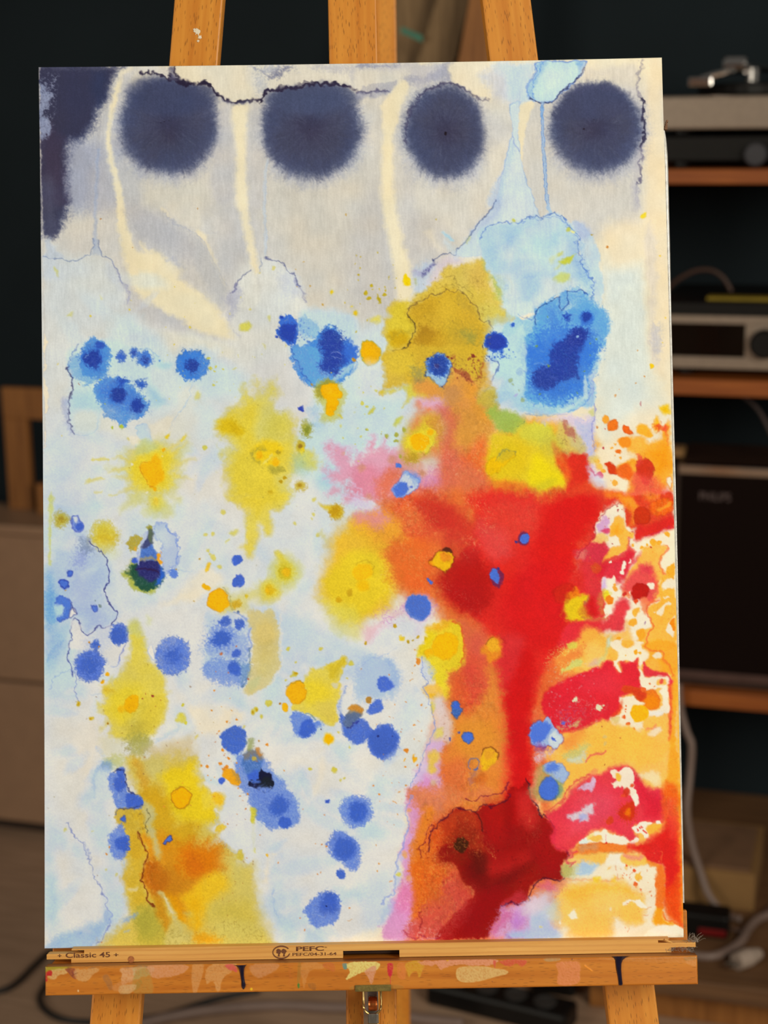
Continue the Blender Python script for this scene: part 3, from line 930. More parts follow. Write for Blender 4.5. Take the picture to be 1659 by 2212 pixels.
 P("800 1100 960 1000 1100 960 1240 900 1330 1000 1450 960 1440 1100 1380 1200 1400 1330 1340 1480 1200 1521 1000 1521 900 1400 900 1280 700 1220 860 1160",(206,204,116),.7,22,8,jag=4)
 P("900 1120 1000 1040 1150 1010 1280 1010 1350 1120 1320 1280 1280 1400 1150 1440 1000 1400 920 1300",(226,200,50),.95,18,6,jag=3)
 P("1030 910 1060 880 1110 960 1180 1000 1060 1060 960 1060",(196,202,130),.8,8,4)
 P("1010 1190 1040 1150 1110 1140 1150 1080 1200 1080 1220 1160 1250 1240 1240 1310 1200 1340 1160 1390 1110 1370 1080 1310 1040 1270",(238,176,22),.97,5,3)
 L("1150 1390 1100 1360 1060 1290 1030 1260 1012 1200 1030 1155 1080 1150",1.6,(206,130,20),.8,.8,2)
 D("1240 1015 4 1165 1415 4",(232,170,20))
 P("1255 890 1290 850 1310 830 1300 890 1270 905",(224,194,40),.95,2.5,1.5)
 P("1410 920 1450 880 1470 880 1430 930",(222,200,70),.9,3,1.5)
 for t in ("1300 1000 1400 940 1470 860","1330 1060 1420 1000 1480 950","1350 1180 1450 1130 1560 1120","1340 1260 1440 1300 1520 1310","880 1210 760 1220 690 1240","900 1290 800 1300 730 1290","870 1120 800 1090 720 1110","920 1380 850 1420 780 1440"):
  L(t,8,(222,204,90),.7,4,3,w2=2,fade=.5)
 L("540 1125 620 1112 690 1112",4,(220,206,90),.8,2,2)
 L("480 1335 570 1315 640 1300",6,(216,204,100),.7,3,2)
 L("560 1440 620 1435",4,(216,206,110),.6,2,1)
 L("700 1470 780 1460",4,(216,206,110),.6,2,1)
 D("940 1155 4 1235 1075 3 1085 1440 3",(226,222,200),jag=2,a=.8)
 D("910 1190 1.6 1090 1560 1",(170,140,30))
 # ---------- centre-left yellow bloom --------------------------------------
 S(430,750)
 P("-20 150 420 230 430 480 300 520 120 520 20 560 -20 400",(196,212,214),.8,22,6)
 P("-20 620 120 600 180 700 120 900 -20 900",(196,212,214),.6,18,6)
 P("560 330 620 430 680 350 770 320 760 440 720 560 760 620 860 660 930 700 940 800 960 900 960 1000 1000 1060 1100 1060 1140 1200 980 1180 920 1300 830 1521 360 1521 300 1400 240 1220 260 1130 200 1060 300 1010 360 1000 310 940 200 900 150 800 200 740 250 640 400 580 440 420 480 480 540 420",(212,200,96),.9,16,8,jag=4)
 P("300 690 420 600 560 560 640 700 560 900 600 940 760 960 900 1000 880 1180 760 1300 820 1521 360 1521 300 1350 270 1180 400 1000 330 880 180 800",(222,198,60),.9,22,7)
 P("600 600 700 620 640 800 580 900 540 800",(206,202,130),.6,16,5)
 P("640 700 860 680 920 860 760 900 640 860",(200,188,70),.55,20,6,gran=.3)
 P("150 790 230 720 320 720 420 800 420 860 380 890 300 870 180 830",(214,180,22),.8,9,4,gran=.2)
 B(350,800,9,(196,158,20),11,.5,6,2,gran=.6)
 P("560 990 640 930 760 950 800 1050 720 1100 760 1180 640 1160 560 1150 520 1060",(232,196,30),.85,8,4)
 L("640 1010 560 1010 520 1060 525 1110 580 1150",7,(150,142,60),.7,3,4,gran=.4)
 B(595,1080,8,(240,178,24),9,.95,3,1.5)
 B(750,1140,10,(238,176,20),10,.9,4,2.5)
 P("680 1200 730 1190 790 1180 830 1220 790 1240 760 1260 690 1250",(156,148,60),.7,5,4,jag=2,gran=.4)
 B(772,1045,5.5,(164,142,40),5,.8,2,1,gran=.4)
 L("640 1150 690 1110 720 1080",4,(226,216,130),.7,2,3)
 D("690 1450 6 805 1335 4.4 845 1300 4.4",(186,148,20),gran=.4)
 B(1060,815,14,(160,158,52),16,.9,6,3,gran=.6)
 B(1065,820,7,(116,128,34),9,.7,4,2,gran=.6)
 B(995,990,9,(190,166,40),12,.9,3,2,gran=.4)
 B(990,985,4,(140,104,30),5,.8,2,1)
 B(1015,1035,4,(232,196,20),6,.9,2,1)
 B(995,1380,13,(196,168,40),12,.85,6,2.5,gran=.4)
 B(990,1375,6,(164,122,20),5,.8,3,1.5)
 P("1000 1060 1080 1080 1160 1210 1080 1210 960 1180",(204,206,110),.8,8,4)
 P("920 1090 1000 1130 1060 1230 1000 1300 920 1240",(166,194,160),.6,14,5,gran=.2)
 D("80 108 3 145 185 2.6 95 212 3.4 135 230 2.6 218 210 2.4 120 372 2.8 45 985 5 1610 555 3 1530 645 3.4 1425 1055 5 1400 705 2 1345 1030 1.6 545 100 1.4",(206,198,76),a=.85)
 P("310 225 350 205 360 215 330 230",(210,202,84),.8,2.5,1)
 P("1370 670 1410 700 1400 715 1365 690",(212,194,60),.9,2.5,1)
 P("1385 775 1400 765 1410 790 1400 810",(214,206,84),.8,3,1)
 S(80,750)
 blue(1525,180,35,34,3,2,15,c1=(58,124,214))
 S(430,750)
 # small ink fleck
 P("970 600 985 585 1010 580 1025 600 1020 630 1005 635 985 620",(44,64,170),.97,1.2,1.2,jag=2)
 P("1060 600 1150 600 1170 700 1100 760 1180 800 1150 720",(150,188,228),.6,14,5,gran=.2)
 # ---------- centre blue flower -------------------------------------------
 S(420,430)
 P("840 1160 900 1150 960 1170 1000 1220 1030 1290 1025 1360 1000 1420 940 1450 880 1430 830 1370 810 1320 840 1240",(52,104,205),.97,2,2,jag=3,gran=.5)
 P("850 1250 940 1230 1010 1260 1015 1340 980 1410 920 1420 850 1380 830 1320",(40,66,166),.97,5,2,gran=.5)
 D("850 1170 3 805 1360 3.4 1035 1250 1.6 1055 1200 1.6 1080 1235 1.2 1050 1310 1.4 1075 1330 1 1010 1300 1.4 1045 1355 1.4 1060 1385 1",(40,70,170))
 P("1040 1190 1130 1190 1220 1280 1180 1380 1040 1370 1000 1300",(128,180,228),.75,5,4,jag=3,gran=.5)
 P("960 1460 1050 1470 1150 1400 1230 1330 1300 1270 1370 1265 1440 1320 1460 1400 1540 1440 1590 1521 1560 1700 1460 1800 1380 1850 1200 1870 1080 1830 1020 1760 980 1660 940 1580",(62,130,212),.96,3,3,jag=3,gran=.7,mott=.2)
 S(430,750)
 P("910 30 960 0 1150 0 1200 100 1180 250 1250 300 1200 330 1150 380 1090 370 1060 320 1010 250 1020 210 970 170 930 110",(96,164,224),.9,3,2.5,jag=3,gran=.5,mott=.3)
 L("900 10 925 60 930 120 975 155 990 205 1020 215 1010 260 1050 300 1075 330 1120 375 1180 385",1.8,(48,84,170),.8,.9,3)
 P("1330 330 1380 240 1440 200 1510 150 1530 170 1480 250 1420 290",(168,204,232),.8,4,3,gran=.4)
 L("1360 330 1440 290 1530 230 1555 190",5,(70,138,214),.7,3,3,gran=.4)
 P("1200 -120 1280 -180 1380 -150 1430 -60 1440 40 1460 140 1380 200 1360 260 1220 250 1170 200 1210 100 1190 0",(38,60,152),.97,7,3,jag=2,gran=.7)
 P("1400 -20 1490 -20 1545 40 1500 110 1440 160",(48,92,192),.85,6,4,gran=.8)
 L("1310 60 1330 40 1370 45 1400 70",1.2,(150,170,220),.7,.8,2)
 L("1300 100 1360 105 1400 95",1.2,(150,170,220),.6,.8,2)
 P("1570 100 1600 100 1590 300 1560 400 1659 520 1659 700 1420 740 1440 560 1540 400",(196,212,214),.6,12,5)
 P("1440 -80 1500 -60 1560 20 1550 110 1480 130 1440 60",(56,110,206),.8,5,3,jag=2,gran=.7)
 D("1523 122 4 1115 370 2",(178,132,52))
 # orange clover under it
 P("1150 380 1210 340 1300 340 1390 380 1440 460 1420 540 1400 640 1340 720 1240 740 1190 720 1230 620 1180 540 1130 480",(196,190,70),.7,9,4,gran=.3)
 P("1150 410 1200 370 1280 335 1330 370 1250 440 1220 510 1160 480",(150,140,40),.8,5,3,gran=.4)
 P("1200 410 1270 370 1350 365 1370 410 1405 455 1395 490 1350 510 1370 550 1350 610 1320 640 1320 680 1270 680 1250 630 1260 570 1250 520 1215 490",(238,172,8),.97,2,1.2,edge=(190,140,10),ew=1.4,ea=.5)
 B(1270,430,9,(242,182,26),8,.7,5,1)
 # ---------- amber drop right of it,ochre bloom --------------------------
 S(770,430)
 D("140 858 3 85 930 4 112 990 4.5 265 950 4 205 1000 4.5 150 900 1.4 5 750 2 345 664 1.4 782 201 1.4 32 566 1.4 365 885 1.6 268 905 2",(186,164,40),gran=.3)
 P("190 950 210 1000 225 1035 205 1035",(176,158,40),.9,2,1)
 P("450 760 470 745 490 775 515 790 525 840 500 860 455 860 450 810",(240,204,10),.97,2,2,jag=1)
 P("560 800 580 810 585 850 565 850",(190,178,50),.8,3,1.5)
 P("590 700 700 640 760 680 700 780 740 860 680 940 600 960 560 850 560 740",(172,190,210),.7,12,5,gran=.2)
 P("800 640 900 580 1060 590 1050 640 900 690 820 740 780 830 700 860 760 760",(204,190,204),.7,12,5,gran=.2)
 L("570 730 640 740 690 690 720 660",7,(156,146,190),.6,5,5,gran=.3)
 L("660 750 690 700 740 660 770 630",7,(78,78,134),.75,3.5,4,gran=.4)
 L("760 625 800 590 840 560 890 540 930 545 975 550 990 500 1030 460 1060 440 1110 380 1140 340 1190 250 1250 185 1320 110 1355 60 1372 0",2,(66,80,122),.85,.9,1.5)
 L("765 625 750 600",2,(60,66,110),.8,.8,1)
 P("1120 380 1190 260 1330 110 1380 20 1440 40 1400 180 1280 260 1180 380 1100 430",(158,174,204),.6,12,4)
 P("1060 430 1180 380 1300 270 1420 190 1400 480 1330 600 1100 600 960 560 1000 500",(190,206,216),.8,14,4)
 P("830 330 870 335 950 400 930 415 870 375",(160,204,224),.9,4,2)
 L("880 420 930 520",10,(196,210,210),.6,6,3)
 L("720 340 760 430 820 500",14,(222,210,184),.6,7,3)
 L("1085 440 1120 385",5,(196,200,120),.7,3,1.5)
 P("1300 600 1210 600 1100 640 1000 680 920 650 870 690 830 740 850 800 760 830 700 900 590 960 520 1030 440 1000 330 1020 350 1060 300 1080 330 1150 250 1180 260 1250 230 1330 300 1400 290 1521 300 1600 1250 1600 1250 1480 1300 1380 1330 1340 1330 1250 1500 1240 1560 1190 1480 1100 1430 1030 1360 900 1310 760",(210,182,72),.96,6,4,jag=2.5,mott=.15)
 P("520 1060 620 1020 780 960 900 910 1020 930 1120 1020 1200 1120 1240 1230 1320 1250 1300 1380 1240 1521 400 1560 500 1440 560 1340 570 1270 500 1170",(204,162,44),.85,7,4)
 P("440 1010 520 1030 500 1150 560 1250 500 1400 340 1480 300 1350 280 1240 320 1150 360 1080",(214,190,52),.85,10,4)
 P("860 980 980 960 1000 1200 940 1400 860 1350 840 1150",(210,172,46),.6,20,6)
 P("1160 640 1260 640 1280 800 1300 900 1180 900 1100 760",(212,176,84),.8,16,5)
 P("1220 1050 1400 1050 1500 1180 1440 1230 1260 1220 1180 1100",(206,190,90),.85,12,4)
 P("1310 760 1400 750 1480 850 1430 960 1390 1010 1330 880",(184,190,86),.8,9,5,gran=.2)
 P("1330 780 1400 930 1440 1020 1560 1130 1600 1160 1640 1020 1560 980 1460 1020 1400 940",(140,176,110),.75,9,5,gran=.3)
 P("1480 1000 1620 1000 1600 1100 1520 1180 1470 1100",(156,182,96),.7,10,5,gran=.2)
 P("1220 600 1300 610 1310 700 1260 700",(186,184,96),.7,8,4)
 P("590 1330 660 1260 740 1290 780 1350 740 1410 640 1440 580 1400",(166,120,26),.8,10,5,gran=.3)
 P("310 1400 350 1310 440 1350 500 1350 500 1440 420 1480 330 1460",(196,150,14),.75,10,4,gran=.2)
 P("560 1060 760 1000 800 1160 640 1220 540 1180",(192,150,34),.6,18,6,gran=.3)
 P("820 1000 960 940 1010 1120 900 1260 800 1180",(214,176,56),.6,20,6)
 P("900 1280 1100 1240 1240 1300 1220 1480 1000 1521",(182,154,52),.65,22,6,gran=.3)
 P("1000 960 1120 1030 1180 1120 1120 1160 1020 1080",(186,156,60),.6,12,5,gran=.4)
 P("620 1380 820 1340 860 1500 700 1521",(190,146,32),.6,18,6,gran=.2)
 L("320 1370 400 1330 500 1340 540 1270 530 1220",6,(150,130,40),.5,4,5,gran=.4)
 P("1040 1320 1120 1310 1190 1380 1180 1440 1080 1420",(150,150,70),.65,12,4,gran=.4)
 WR("840 720 1100 680 1300 900 1300 1200 1100 1060 940 920 760 940 560 1100 520 1040 760 860",(150,120,50),.6,8,.12,10,11)
 WR("1150 640 1280 700 1330 1000 1540 1180 1340 1200 1160 900",(228,206,130),.4,6,.13,10,14)
 L("490 1150 510 1100 530 1060 620 1020 690 990 740 955 850 930 890 900 960 935 1020 905 1060 960 1110 1005 1180 1090 1220 1190 1260 1225 1300 1215 1330 1290 1310 1330",1.8,(110,84,44),.8,.9,3)
 L("490 1150 520 1200 560 1250 575 1300 550 1350 520 1420 490 1460 430 1500 360 1510",2.2,(70,56,30),.85,.9,3)
 L("860 780 940 775 960 810 1010 850 1080 890 1120 950 1140 980",1.4,(140,116,50),.7,.9,4)
 L("930 870 980 860 1030 910",1.4,(140,116,50),.7,.9,4)
 P("130 1190 200 1160 240 1190 220 1240 140 1230",(222,208,80),.8,5,2.5,jag=1)
 # amber coin
 P("30 1440 60 1410 110 1405 160 1420 210 1470 230 1521 235 1560 190 1640 120 1660 60 1630 30 1560",(232,170,14),.97,2,1.2,edge=(150,150,30),ew=1.8,ea=.7)
 B(110,1530,12,(242,176,10),12,.9,8,1)
 P("-20 1540 20 1400 120 1380 220 1420 260 1520 250 1640 180 1700 60 1690 0 1620",(206,204,90),.0,4)
 # ---------- right cloud and the big blue ---------------------------------
 S(1100,430)
 P("620 250 700 245 760 300 820 380 870 500 905 640 915 800 940 890 900 1010 860 1040 760 900 700 600 680 420",(176,202,220),.85,4,3,mott=.3)
 P("640 250 720 250 800 340 740 420 680 400",(168,180,206),.7,8,4)
 P("-300 300 0 235 60 240 120 220 180 175 240 160 290 180 330 188 370 150 440 140 500 180 560 225 620 290 650 350 690 430 680 520 710 600 750 690 800 790 830 880 820 980 700 900 560 920 360 1040 260 1100 90 1170 -40 1100 -120 900 -220 700 -300 500",(176,204,222),.95,4,3,jag=2,mott=.25)
 P("60 380 240 330 420 420 500 560 420 700 300 640 200 500",(192,212,212),.7,22,6)
 P("60 600 180 640 260 800 340 960 200 1060 100 960 60 760",(164,194,226),.8,18,5,mott=.3)
 P("300 900 440 800 640 820 680 880 560 910 400 1010 200 1090",(206,214,208),.7,12,4)
 P("-20 800 60 860 60 1000 -20 1060",(206,210,190),.7,12,4)
 P("-60 280 60 260 140 340 60 420 -60 480",(160,192,224),.6,14,6,mott=.5)
 P("100 680 240 660 250 720 120 760 60 1140 -40 1160",(190,208,224),.6,12,5)
 P("-100 1080 100 1170 250 1110 160 1040 40 1020",(198,212,222),.8,8,4)
 P("-280 520 -220 320 -60 270 80 300 40 420 -120 520 -160 700",(150,188,226),.6,18,6,mott=.5)
 P("560 420 680 480 720 640 800 800 720 820 620 640",(140,182,226),.6,14,6,mott=.4)
 P("220 380 460 340 480 480 300 540",(160,198,230),.5,22,6,mott=.4)
 L("-300 420 -270 320 -200 250 -100 230 0 235 60 245 120 220 150 195 235 160 290 175 320 190 360 155 440 140 490 175 545 215 600 285 650 350 685 420 660 470 690 560 710 640 750 710 800 790 835 880 800 1000",1.8,(64,100,176),.75,.9,4)
 L("60 240 110 255 150 195 230 180 300 195 400 165 470 190 540 240 590 300 640 400 660 500",1.4,(90,128,196),.6,.9,5)
 WR("560 240 700 380 740 560 840 800 840 960 740 820 660 620 600 420",(84,124,196),.75,9,.15,12,21)
 WR("600 460 760 480 800 800 700 820 640 640",(120,166,220),.6,7,.2,14,24)
 WR("-280 440 -200 300 -100 420 -60 700 60 1000 -120 860",(150,176,216),.5,10,.12,14,27)
 L("130 800 170 785 250 780",2,(140,176,220),.5,2,2)
 D("43 215 4.4 578 315 4.4",(190,192,80),a=.9,soft=3)
 D("620 335 4",(224,222,150),jag=2)
 P("470 550 510 520 520 540 500 570 480 575",(204,206,110),.85,4,1.5)
 P("480 630 540 600 600 580 650 545 620 600 590 650 540 665 495 650",(196,198,56),.92,4,2,gran=.2)
 P("390 600 460 570 440 610 400 640",(206,212,150),.7,6,2)
 P("460 760 520 735 590 745 600 790 550 830 480 830 450 800",(204,212,110),.85,7,3)
 P("440 690 490 640 500 670 460 700",(204,210,130),.7,4,1.5)
 P("1290 180 1320 160 1355 145 1350 185 1330 210 1305 205",(232,204,50),.97,2,1.2)
 D("965 483 1.8 1272 1507 1.2",(200,120,40))
 D("1490 574 2 1545 1186 2.2 1515 1434 2",(232,196,80))
 D("815 360 2",(180,150,60))
 # pale blue field and sea of blue
 P("70 1180 140 1190 240 1150 250 1110 330 1060 370 1025 480 990 490 960 560 920 640 905 700 900 760 950 800 1010 860 1060 940 1120 990 1220 1000 1320 950 1400 940 1460 900 1521 880 1700 840 1760 820 2050 700 2080 500 2150 300 2160 100 2100 0 1980 -150 2060 -200 1980 -250 1900 -170 1600 -80 1300 0 1230",(150,196,230),.97,4,3,jag=2,mott=.1)
 P("-200 1260 0 1230 80 1300 100 1521 120 1700 100 2100 -40 1960 -140 1800 -250 1700",(170,208,232),.7,18,6)
 P("250 1110 370 1030 490 985 500 1100 600 1080 760 960 830 1060 960 1130 985 1280 940 1440 880 1521 860 1700 800 1750 780 1900 600 2000 480 2070 280 2050 150 1980 130 1800 110 1600 60 1480 90 1400 230 1330 260 1200",(88,158,222),.92,6,4,jag=3,gran=.5,mott=.25)
 P("560 930 640 905 700 905 770 970 840 1050 940 1130 985 1260 940 1330 820 1260 700 1160 580 1060",(96,164,224),.6,10,4,gran=.4)
 P("490 990 560 920 580 1040 560 1080 500 1120",(106,168,222),.85,2.5,1.5,edge=(44,84,160),ew=1.2,ea=.7)
 P("300 1330 420 1290 600 1280 760 1260 850 1400 900 1500 860 1600 800 1740 760 1900 600 1990 420 2020 240 1960 180 1780 150 1600 120 1500 220 1420",(52,112,208),.9,10,5,jag=3,gran=.9,mott=.2)
 P("380 1120 460 1120 520 1220 480 1300 400 1260",(62,120,206),.6,10,5,gran=.9)
 P("400 1510 440 1440 510 1390 580 1340 640 1295 740 1295 770 1340 755 1440 720 1500 690 1560 660 1650 640 1750 560 1800 470 1840 420 1880 340 1895 270 1840 250 1750 300 1680 400 1640 390 1580",(40,62,154),.98,6,3,jag=2,gran=.6)
 P("550 1380 640 1320 740 1330 730 1440 640 1480 560 1470",(42,58,148),.7,8,3)
 B(345,1800,26,(42,66,154),24,.9,8,2,gran=.4)
 blue(560,1185,10,11,0,0,7,c1=(60,110,200),c2=(40,68,168))
 B(760,1185,17,(60,116,206),17,.9,4,2,gran=.6)
 B(762,1175,11,(36,62,156),11,1,4,1.5,gran=.4)
 B(674,1382,3,(150,190,225),3,.95,1,.3)
 B(20,1256,4,(48,92,190),5,.95,1.5,1,jag=1)
 B(100,1730,8,(46,92,192),9,.97,1.5,1.2,jag=1.5,gran=.5)
 P("650 1750 670 1745 680 1780 660 1800",(38,62,150),.8,3,2)
 WR("560 1760 760 1720 740 1880 600 1860",(140,186,232),.55,6,.16,12,31)
 L("240 1640 330 1650 400 1665",1.4,(140,180,226),.6,.8,2)
 D("255 1470 3 370 1180 1.6 860 1400 2.2 800 1445 1.8 385 1670 3.6 740 1720 2 650 1930 2 290 1945 2 800 1560 1.4",(110,150,80),a=.8)
 L("260 1250 240 1180 235 1150 260 1110 300 1085 340 1065 370 1035 420 1012 480 990",2,(34,66,130),.85,.9,2.5)
 L("490 985 487 1040 500 1120 540 1085 580 1055 578 960 565 925 600 912 640 908 665 925 690 900 720 905 735 940 770 960",2,(40,76,150),.85,.9,2.5)
 L("80 1150 130 1180 200 1195 240 1170",1.6,(80,120,190),.7,.9,3)
 L("-180 1990 -120 1790 -60 1690",1.6,(120,160,210),.0,1,1)
 P("800 1760 855 1720 830 1780 815 2000 790 2070 770 2010 800 1880",(160,192,226),.85,2,1,edge=(150,130,200),ew=1.1,ea=.5)
 P("735 1770 765 1755 770 1900 745 1980 720 1930",(188,212,226),.85,3,2,jag=2)
 P("460 2100 540 2085 680 2000 750 1950 740 1990 640 2060 540 2120 480 2160",(184,210,232),.9,3,2,jag=1.5)
 L("150 2140 300 2150 400 2165 520 2155 640 2095 740 2040 790 1960",1.6,(90,140,214),.7,1,3)
 P("160 2020 250 2080 400 2130 480 2110 460 2150 300 2160 160 2100",(150,196,234),.7,6,4,gran=.3)
 L("820 1750 880 1640 900 1560",9,(196,214,214),.6,5,3)
 # deep drop at its left shore,pale tongue
 S(770,430)
 P("1240 1500 1290 1440 1340 1370 1400 1330 1480 1370 1560 1350 1659 1300 1659 1900 1500 1920 1360 1900 1180 2000 1160 1960 1200 1900 1230 1740 1245 1600",(182,212,232),.8,4,3)
 S(770,750)
 P("1250 60 1340 130 1400 150 1380 240 1300 390 1240 480 1200 515 1170 500 1190 420 1210 340 1240 260 1255 180",(196,216,230),.95,1.8,1,edge=(70,90,140),ew=1.2,ea=.8)
 L("1255 0 1240 60 1255 130 1240 170 1258 215 1235 270 1215 350 1200 410 1180 460 1165 500",2.4,(40,44,100),.85,1,2.5)
 L("1400 200 1370 260 1330 340 1280 410 1240 470 1190 520",1.6,(96,130,180),.8,.8,1)
 P("1300 100 1400 90 1380 140 1320 160",(84,130,200),.3,4,3,gran=1)
 B(1380,-45,26,(48,96,196),25,.97,2,2,jag=2.5,gran=.6)
 B(1378,-48,21,(40,62,162),20,1,4,1.5,gran=.3)
 D("1260 95 2 1280 110 1.4 1310 95 1.8 1335 110 1.4 1365 105 2 1400 98 2 1430 85 1.6 1450 60 1.8 1500 30 1.6 1480 70 1.2 1300 130 1.4 1270 140 1.2 1420 115 1.4 1345 135 1",(44,88,184),jag=.6)
 P("1290 420 1420 300 1500 380 1600 600 1659 640 1659 700 1560 640 1440 620 1350 560",(166,196,230),.7,14,5)
 P("1330 330 1420 330 1380 420 1300 410",(206,202,216),.6,10,4)
 D("1520 340 5.5 1635 525 4.5 1545 380 3 1605 430 2",(150,170,110),a=.75,soft=2.5)
 P("1545 480 1590 460 1575 485",(170,150,205),.6,2,1)
 # ---------- underpaint of the warm side
 S(0,0,1)
 P("880 860 980 830 1060 880 1040 1000 1300 990 1300 1080 1240 1210 1230 1420 1160 1560 1160 1800 1230 1900 1160 2030 880 2035 900 1760 950 1500 960 1340 860 1250 820 1120 860 1000",(224,112,62),.96,22,8)
 P("870 780 1040 770 1040 850 960 870 890 850",(208,160,66),.95,12,5)
 P("1040 960 1160 900 1290 960 1280 1060 1200 1090 1060 1090",(232,150,36),.95,22,6)
 P("1250 1130 1300 1080 1330 1300 1340 1380 1200 1470 1180 1420 1220 1300",(218,42,48),.95,16,6)
 P("1170 1440 1300 1370 1440 1400 1450 1800 1200 1860 1160 1780 1170 1600",(244,180,84),.96,14,6)
 P("1160 1420 1260 1380 1240 1500 1180 1600 1200 1700 1170 1760 1150 1600",(226,100,54),.9,14,6)
 P("900 1830 960 1800 1010 1880 1010 1960 920 2030 880 2030",(214,96,52),.95,14,6)
 # ---------- warm field,top part -----------------------------------------
 S(770,750)
 P("0 520 200 520 420 440 560 420 640 520 600 560 640 640 520 800 480 900 400 1000 300 1040 100 900 0 900",(190,210,218),.85,18,6)
 P("20 200 260 180 240 440 400 440 440 520 120 480 20 500",(206,210,212),.75,16,5)
 P("250 60 500 0 1240 0 1250 150 1200 340 1050 300 940 210 900 300 840 390 700 330 560 340 430 400 280 420 240 460 260 200",(206,170,52),.9,6,4,jag=2)
 P("300 60 460 40 540 80 560 200 470 280 330 260 280 160",(216,186,58),.7,12,4)
 P("240 440 330 420 430 400 560 360 640 420 700 500 560 500 480 560 430 600 470 540 480 450 420 430 330 460",(208,194,70),.9,7,4)
 P("560 350 650 320 760 350 850 400 920 300 940 220 1040 250 1100 310 1190 350 1180 440 1160 500 1240 560 1290 640 1350 740 1360 850 1300 960 1180 980 1060 1100 960 1100 860 900 850 700 800 560 700 500 600 450",(216,146,66),.96,10,5,mott=.1)
 P("860 380 960 380 1020 460 960 580 880 560 840 480",(190,134,80),.7,14,5,gran=.3)
 P("940 660 1200 600 1300 760 1240 900 1100 960 1000 920 920 800",(212,146,58),.8,18,5,gran=.2)
 P("1080 400 1180 380 1180 520 1280 640 1340 760 1260 720 1140 600",(222,150,50),.7,12,5)
 P("1180 520 1280 420 1370 430 1390 560 1380 660 1300 640",(188,168,66),.9,10,4,gran=.2)
 P("1290 640 1360 580 1400 640 1500 630 1580 660 1640 700 1659 760 1600 820 1560 870 1460 870 1400 820 1360 760",(150,178,80),.92,8,4,gran=.2)
 P("1640 740 1659 740 1659 780 1560 860",(170,186,84),.8,8,3)
 L("1590 785 1640 760 1659 740",1.2,(50,90,90),.8,.8,2)
 P("600 520 700 510 800 500 860 560 880 660 800 640 700 600 640 580",(212,168,200),.9,14,5,gran=.2)
 P("800 600 880 640 900 760 920 900 860 1000 830 850 830 720",(206,104,92),.8,14,5,gran=.2)
 P("880 600 1000 700 960 820 960 960 1060 1100 980 1200 860 1160 840 1000 900 860 860 700",(212,100,74),.75,16,5,gran=.15)
 P("1040 1090 1140 1000 1220 920 1290 940 1300 1050 1260 1200 1300 1300 1240 1380 1100 1300 1000 1200",(232,104,44),.85,16,5)
 # pink field with fringe
 P("-60 1150 0 1060 60 1060 160 900 180 1000 260 930 300 1020 400 1060 520 1120 640 1220 660 1300 820 1260 860 1400 860 1521 600 1521 200 1521 0 1521 -120 1521 -80 1350 -330 1480 -200 1380 -340 1240 -200 1220 -320 970 -120 1000",(218,150,170),.9,14,7,jag=5,gran=.15)
 P("-60 1240 100 1180 220 1200 420 1180 420 1300 340 1420 480 1521 0 1521 -60 1400",(218,128,146),.8,18,6,gran=.2)
 P("220 1300 340 1200 440 1240 430 1330 360 1400 330 1521 200 1521 190 1400",(224,112,76),.85,14,6,gran=.2)
 P("440 1060 560 1100 640 1200 560 1240 460 1180",(206,170,130),.6,14,5)
 P("600 1120 760 1060 820 1120 800 1240 700 1300 640 1240",(206,200,196),.8,16,5)
 P("640 1360 700 1260 820 1240 860 1380 830 1521 640 1521",(206,128,168),.7,14,6,gran=.4)
 WR("640 1280 840 1260 850 1521 620 1521",(160,110,180),.5,6,.2,12,41)
 P("820 1000 960 1100 1100 1180 1250 1300 1300 1521 840 1521 830 1200",(220,104,76),.9,18,6,gran=.15)
 P("960 1240 1120 1200 1240 1380 1240 1521 980 1521",(222,116,70),.7,18,6)
 P("500 1460 660 1420 780 1470 800 1521 480 1521",(206,86,110),.7,10,5,gran=.5)
 for t,c in (("-110 1400 -60 1430 30 1480 110 1521 200 1600",(196,206,226)),("-160 1480 -60 1490 40 1560 120 1600",(200,190,220)),("-60 1330 0 1400 60 1460",(210,190,214))):
  L(t,5,c,.7,3,5,gran=.4)
 D("30 1200 8 345 1125 8 110 1480 7",(206,140,110),a=.7,soft=5)
 # yellow coin with halo
 P("480 1020 500 820 620 690 760 680 840 780 830 900 760 1060 700 1100 560 1060",(196,194,84),.6,22,6)
 P("500 1020 490 900 560 800 680 720 780 730 810 860 790 960 720 1040 640 1060 600 1110 540 1120",(212,186,50),.9,10,5,gran=.2)
 P("700 740 780 720 830 800 820 900 770 840",(206,130,60),.7,9,5,gran=.5)
 P("500 960 520 1000 600 1040 700 1050 760 960 770 860 740 820 680 830 620 820 560 860 520 900",(224,204,52),.9,4,3,jag=3)
 P("522 920 540 880 590 855 650 865 690 880 710 930 690 1000 650 1030 590 1030 540 1000",(242,176,14),.97,2.5,1.5)
 P("690 840 730 820 750 850 730 875 700 870",(240,176,20),.95,2.5,1)
 WR("640 860 760 840 760 1000 660 1060 600 1060",(230,216,90),.8,5,.2,5,43)
 L("640 1050 700 1050 740 1000 760 950",1.8,(150,140,40),.6,1,3)
 P("490 1080 560 1060 610 1090 580 1140 520 1150 480 1120",(182,146,40),.85,7,4,gran=.4)
 D("460 820 4.5 385 865 5 375 935 4 402 938 3 280 880 4.4 92 818 3 228 860 1.6 420 1085 3",(160,160,50),a=.85,soft=2)
 P("380 735 420 700 440 720 400 765 360 770",(192,196,80),.9,5,2)
 P("110 650 140 610 175 605 150 640 120 665",(200,194,74),.9,3,1.2)
 D("40 552 4 98 588 3",(208,200,80),a=.85)
 P("480 560 500 530 460 580 430 605",(206,196,70),.8,3,1)
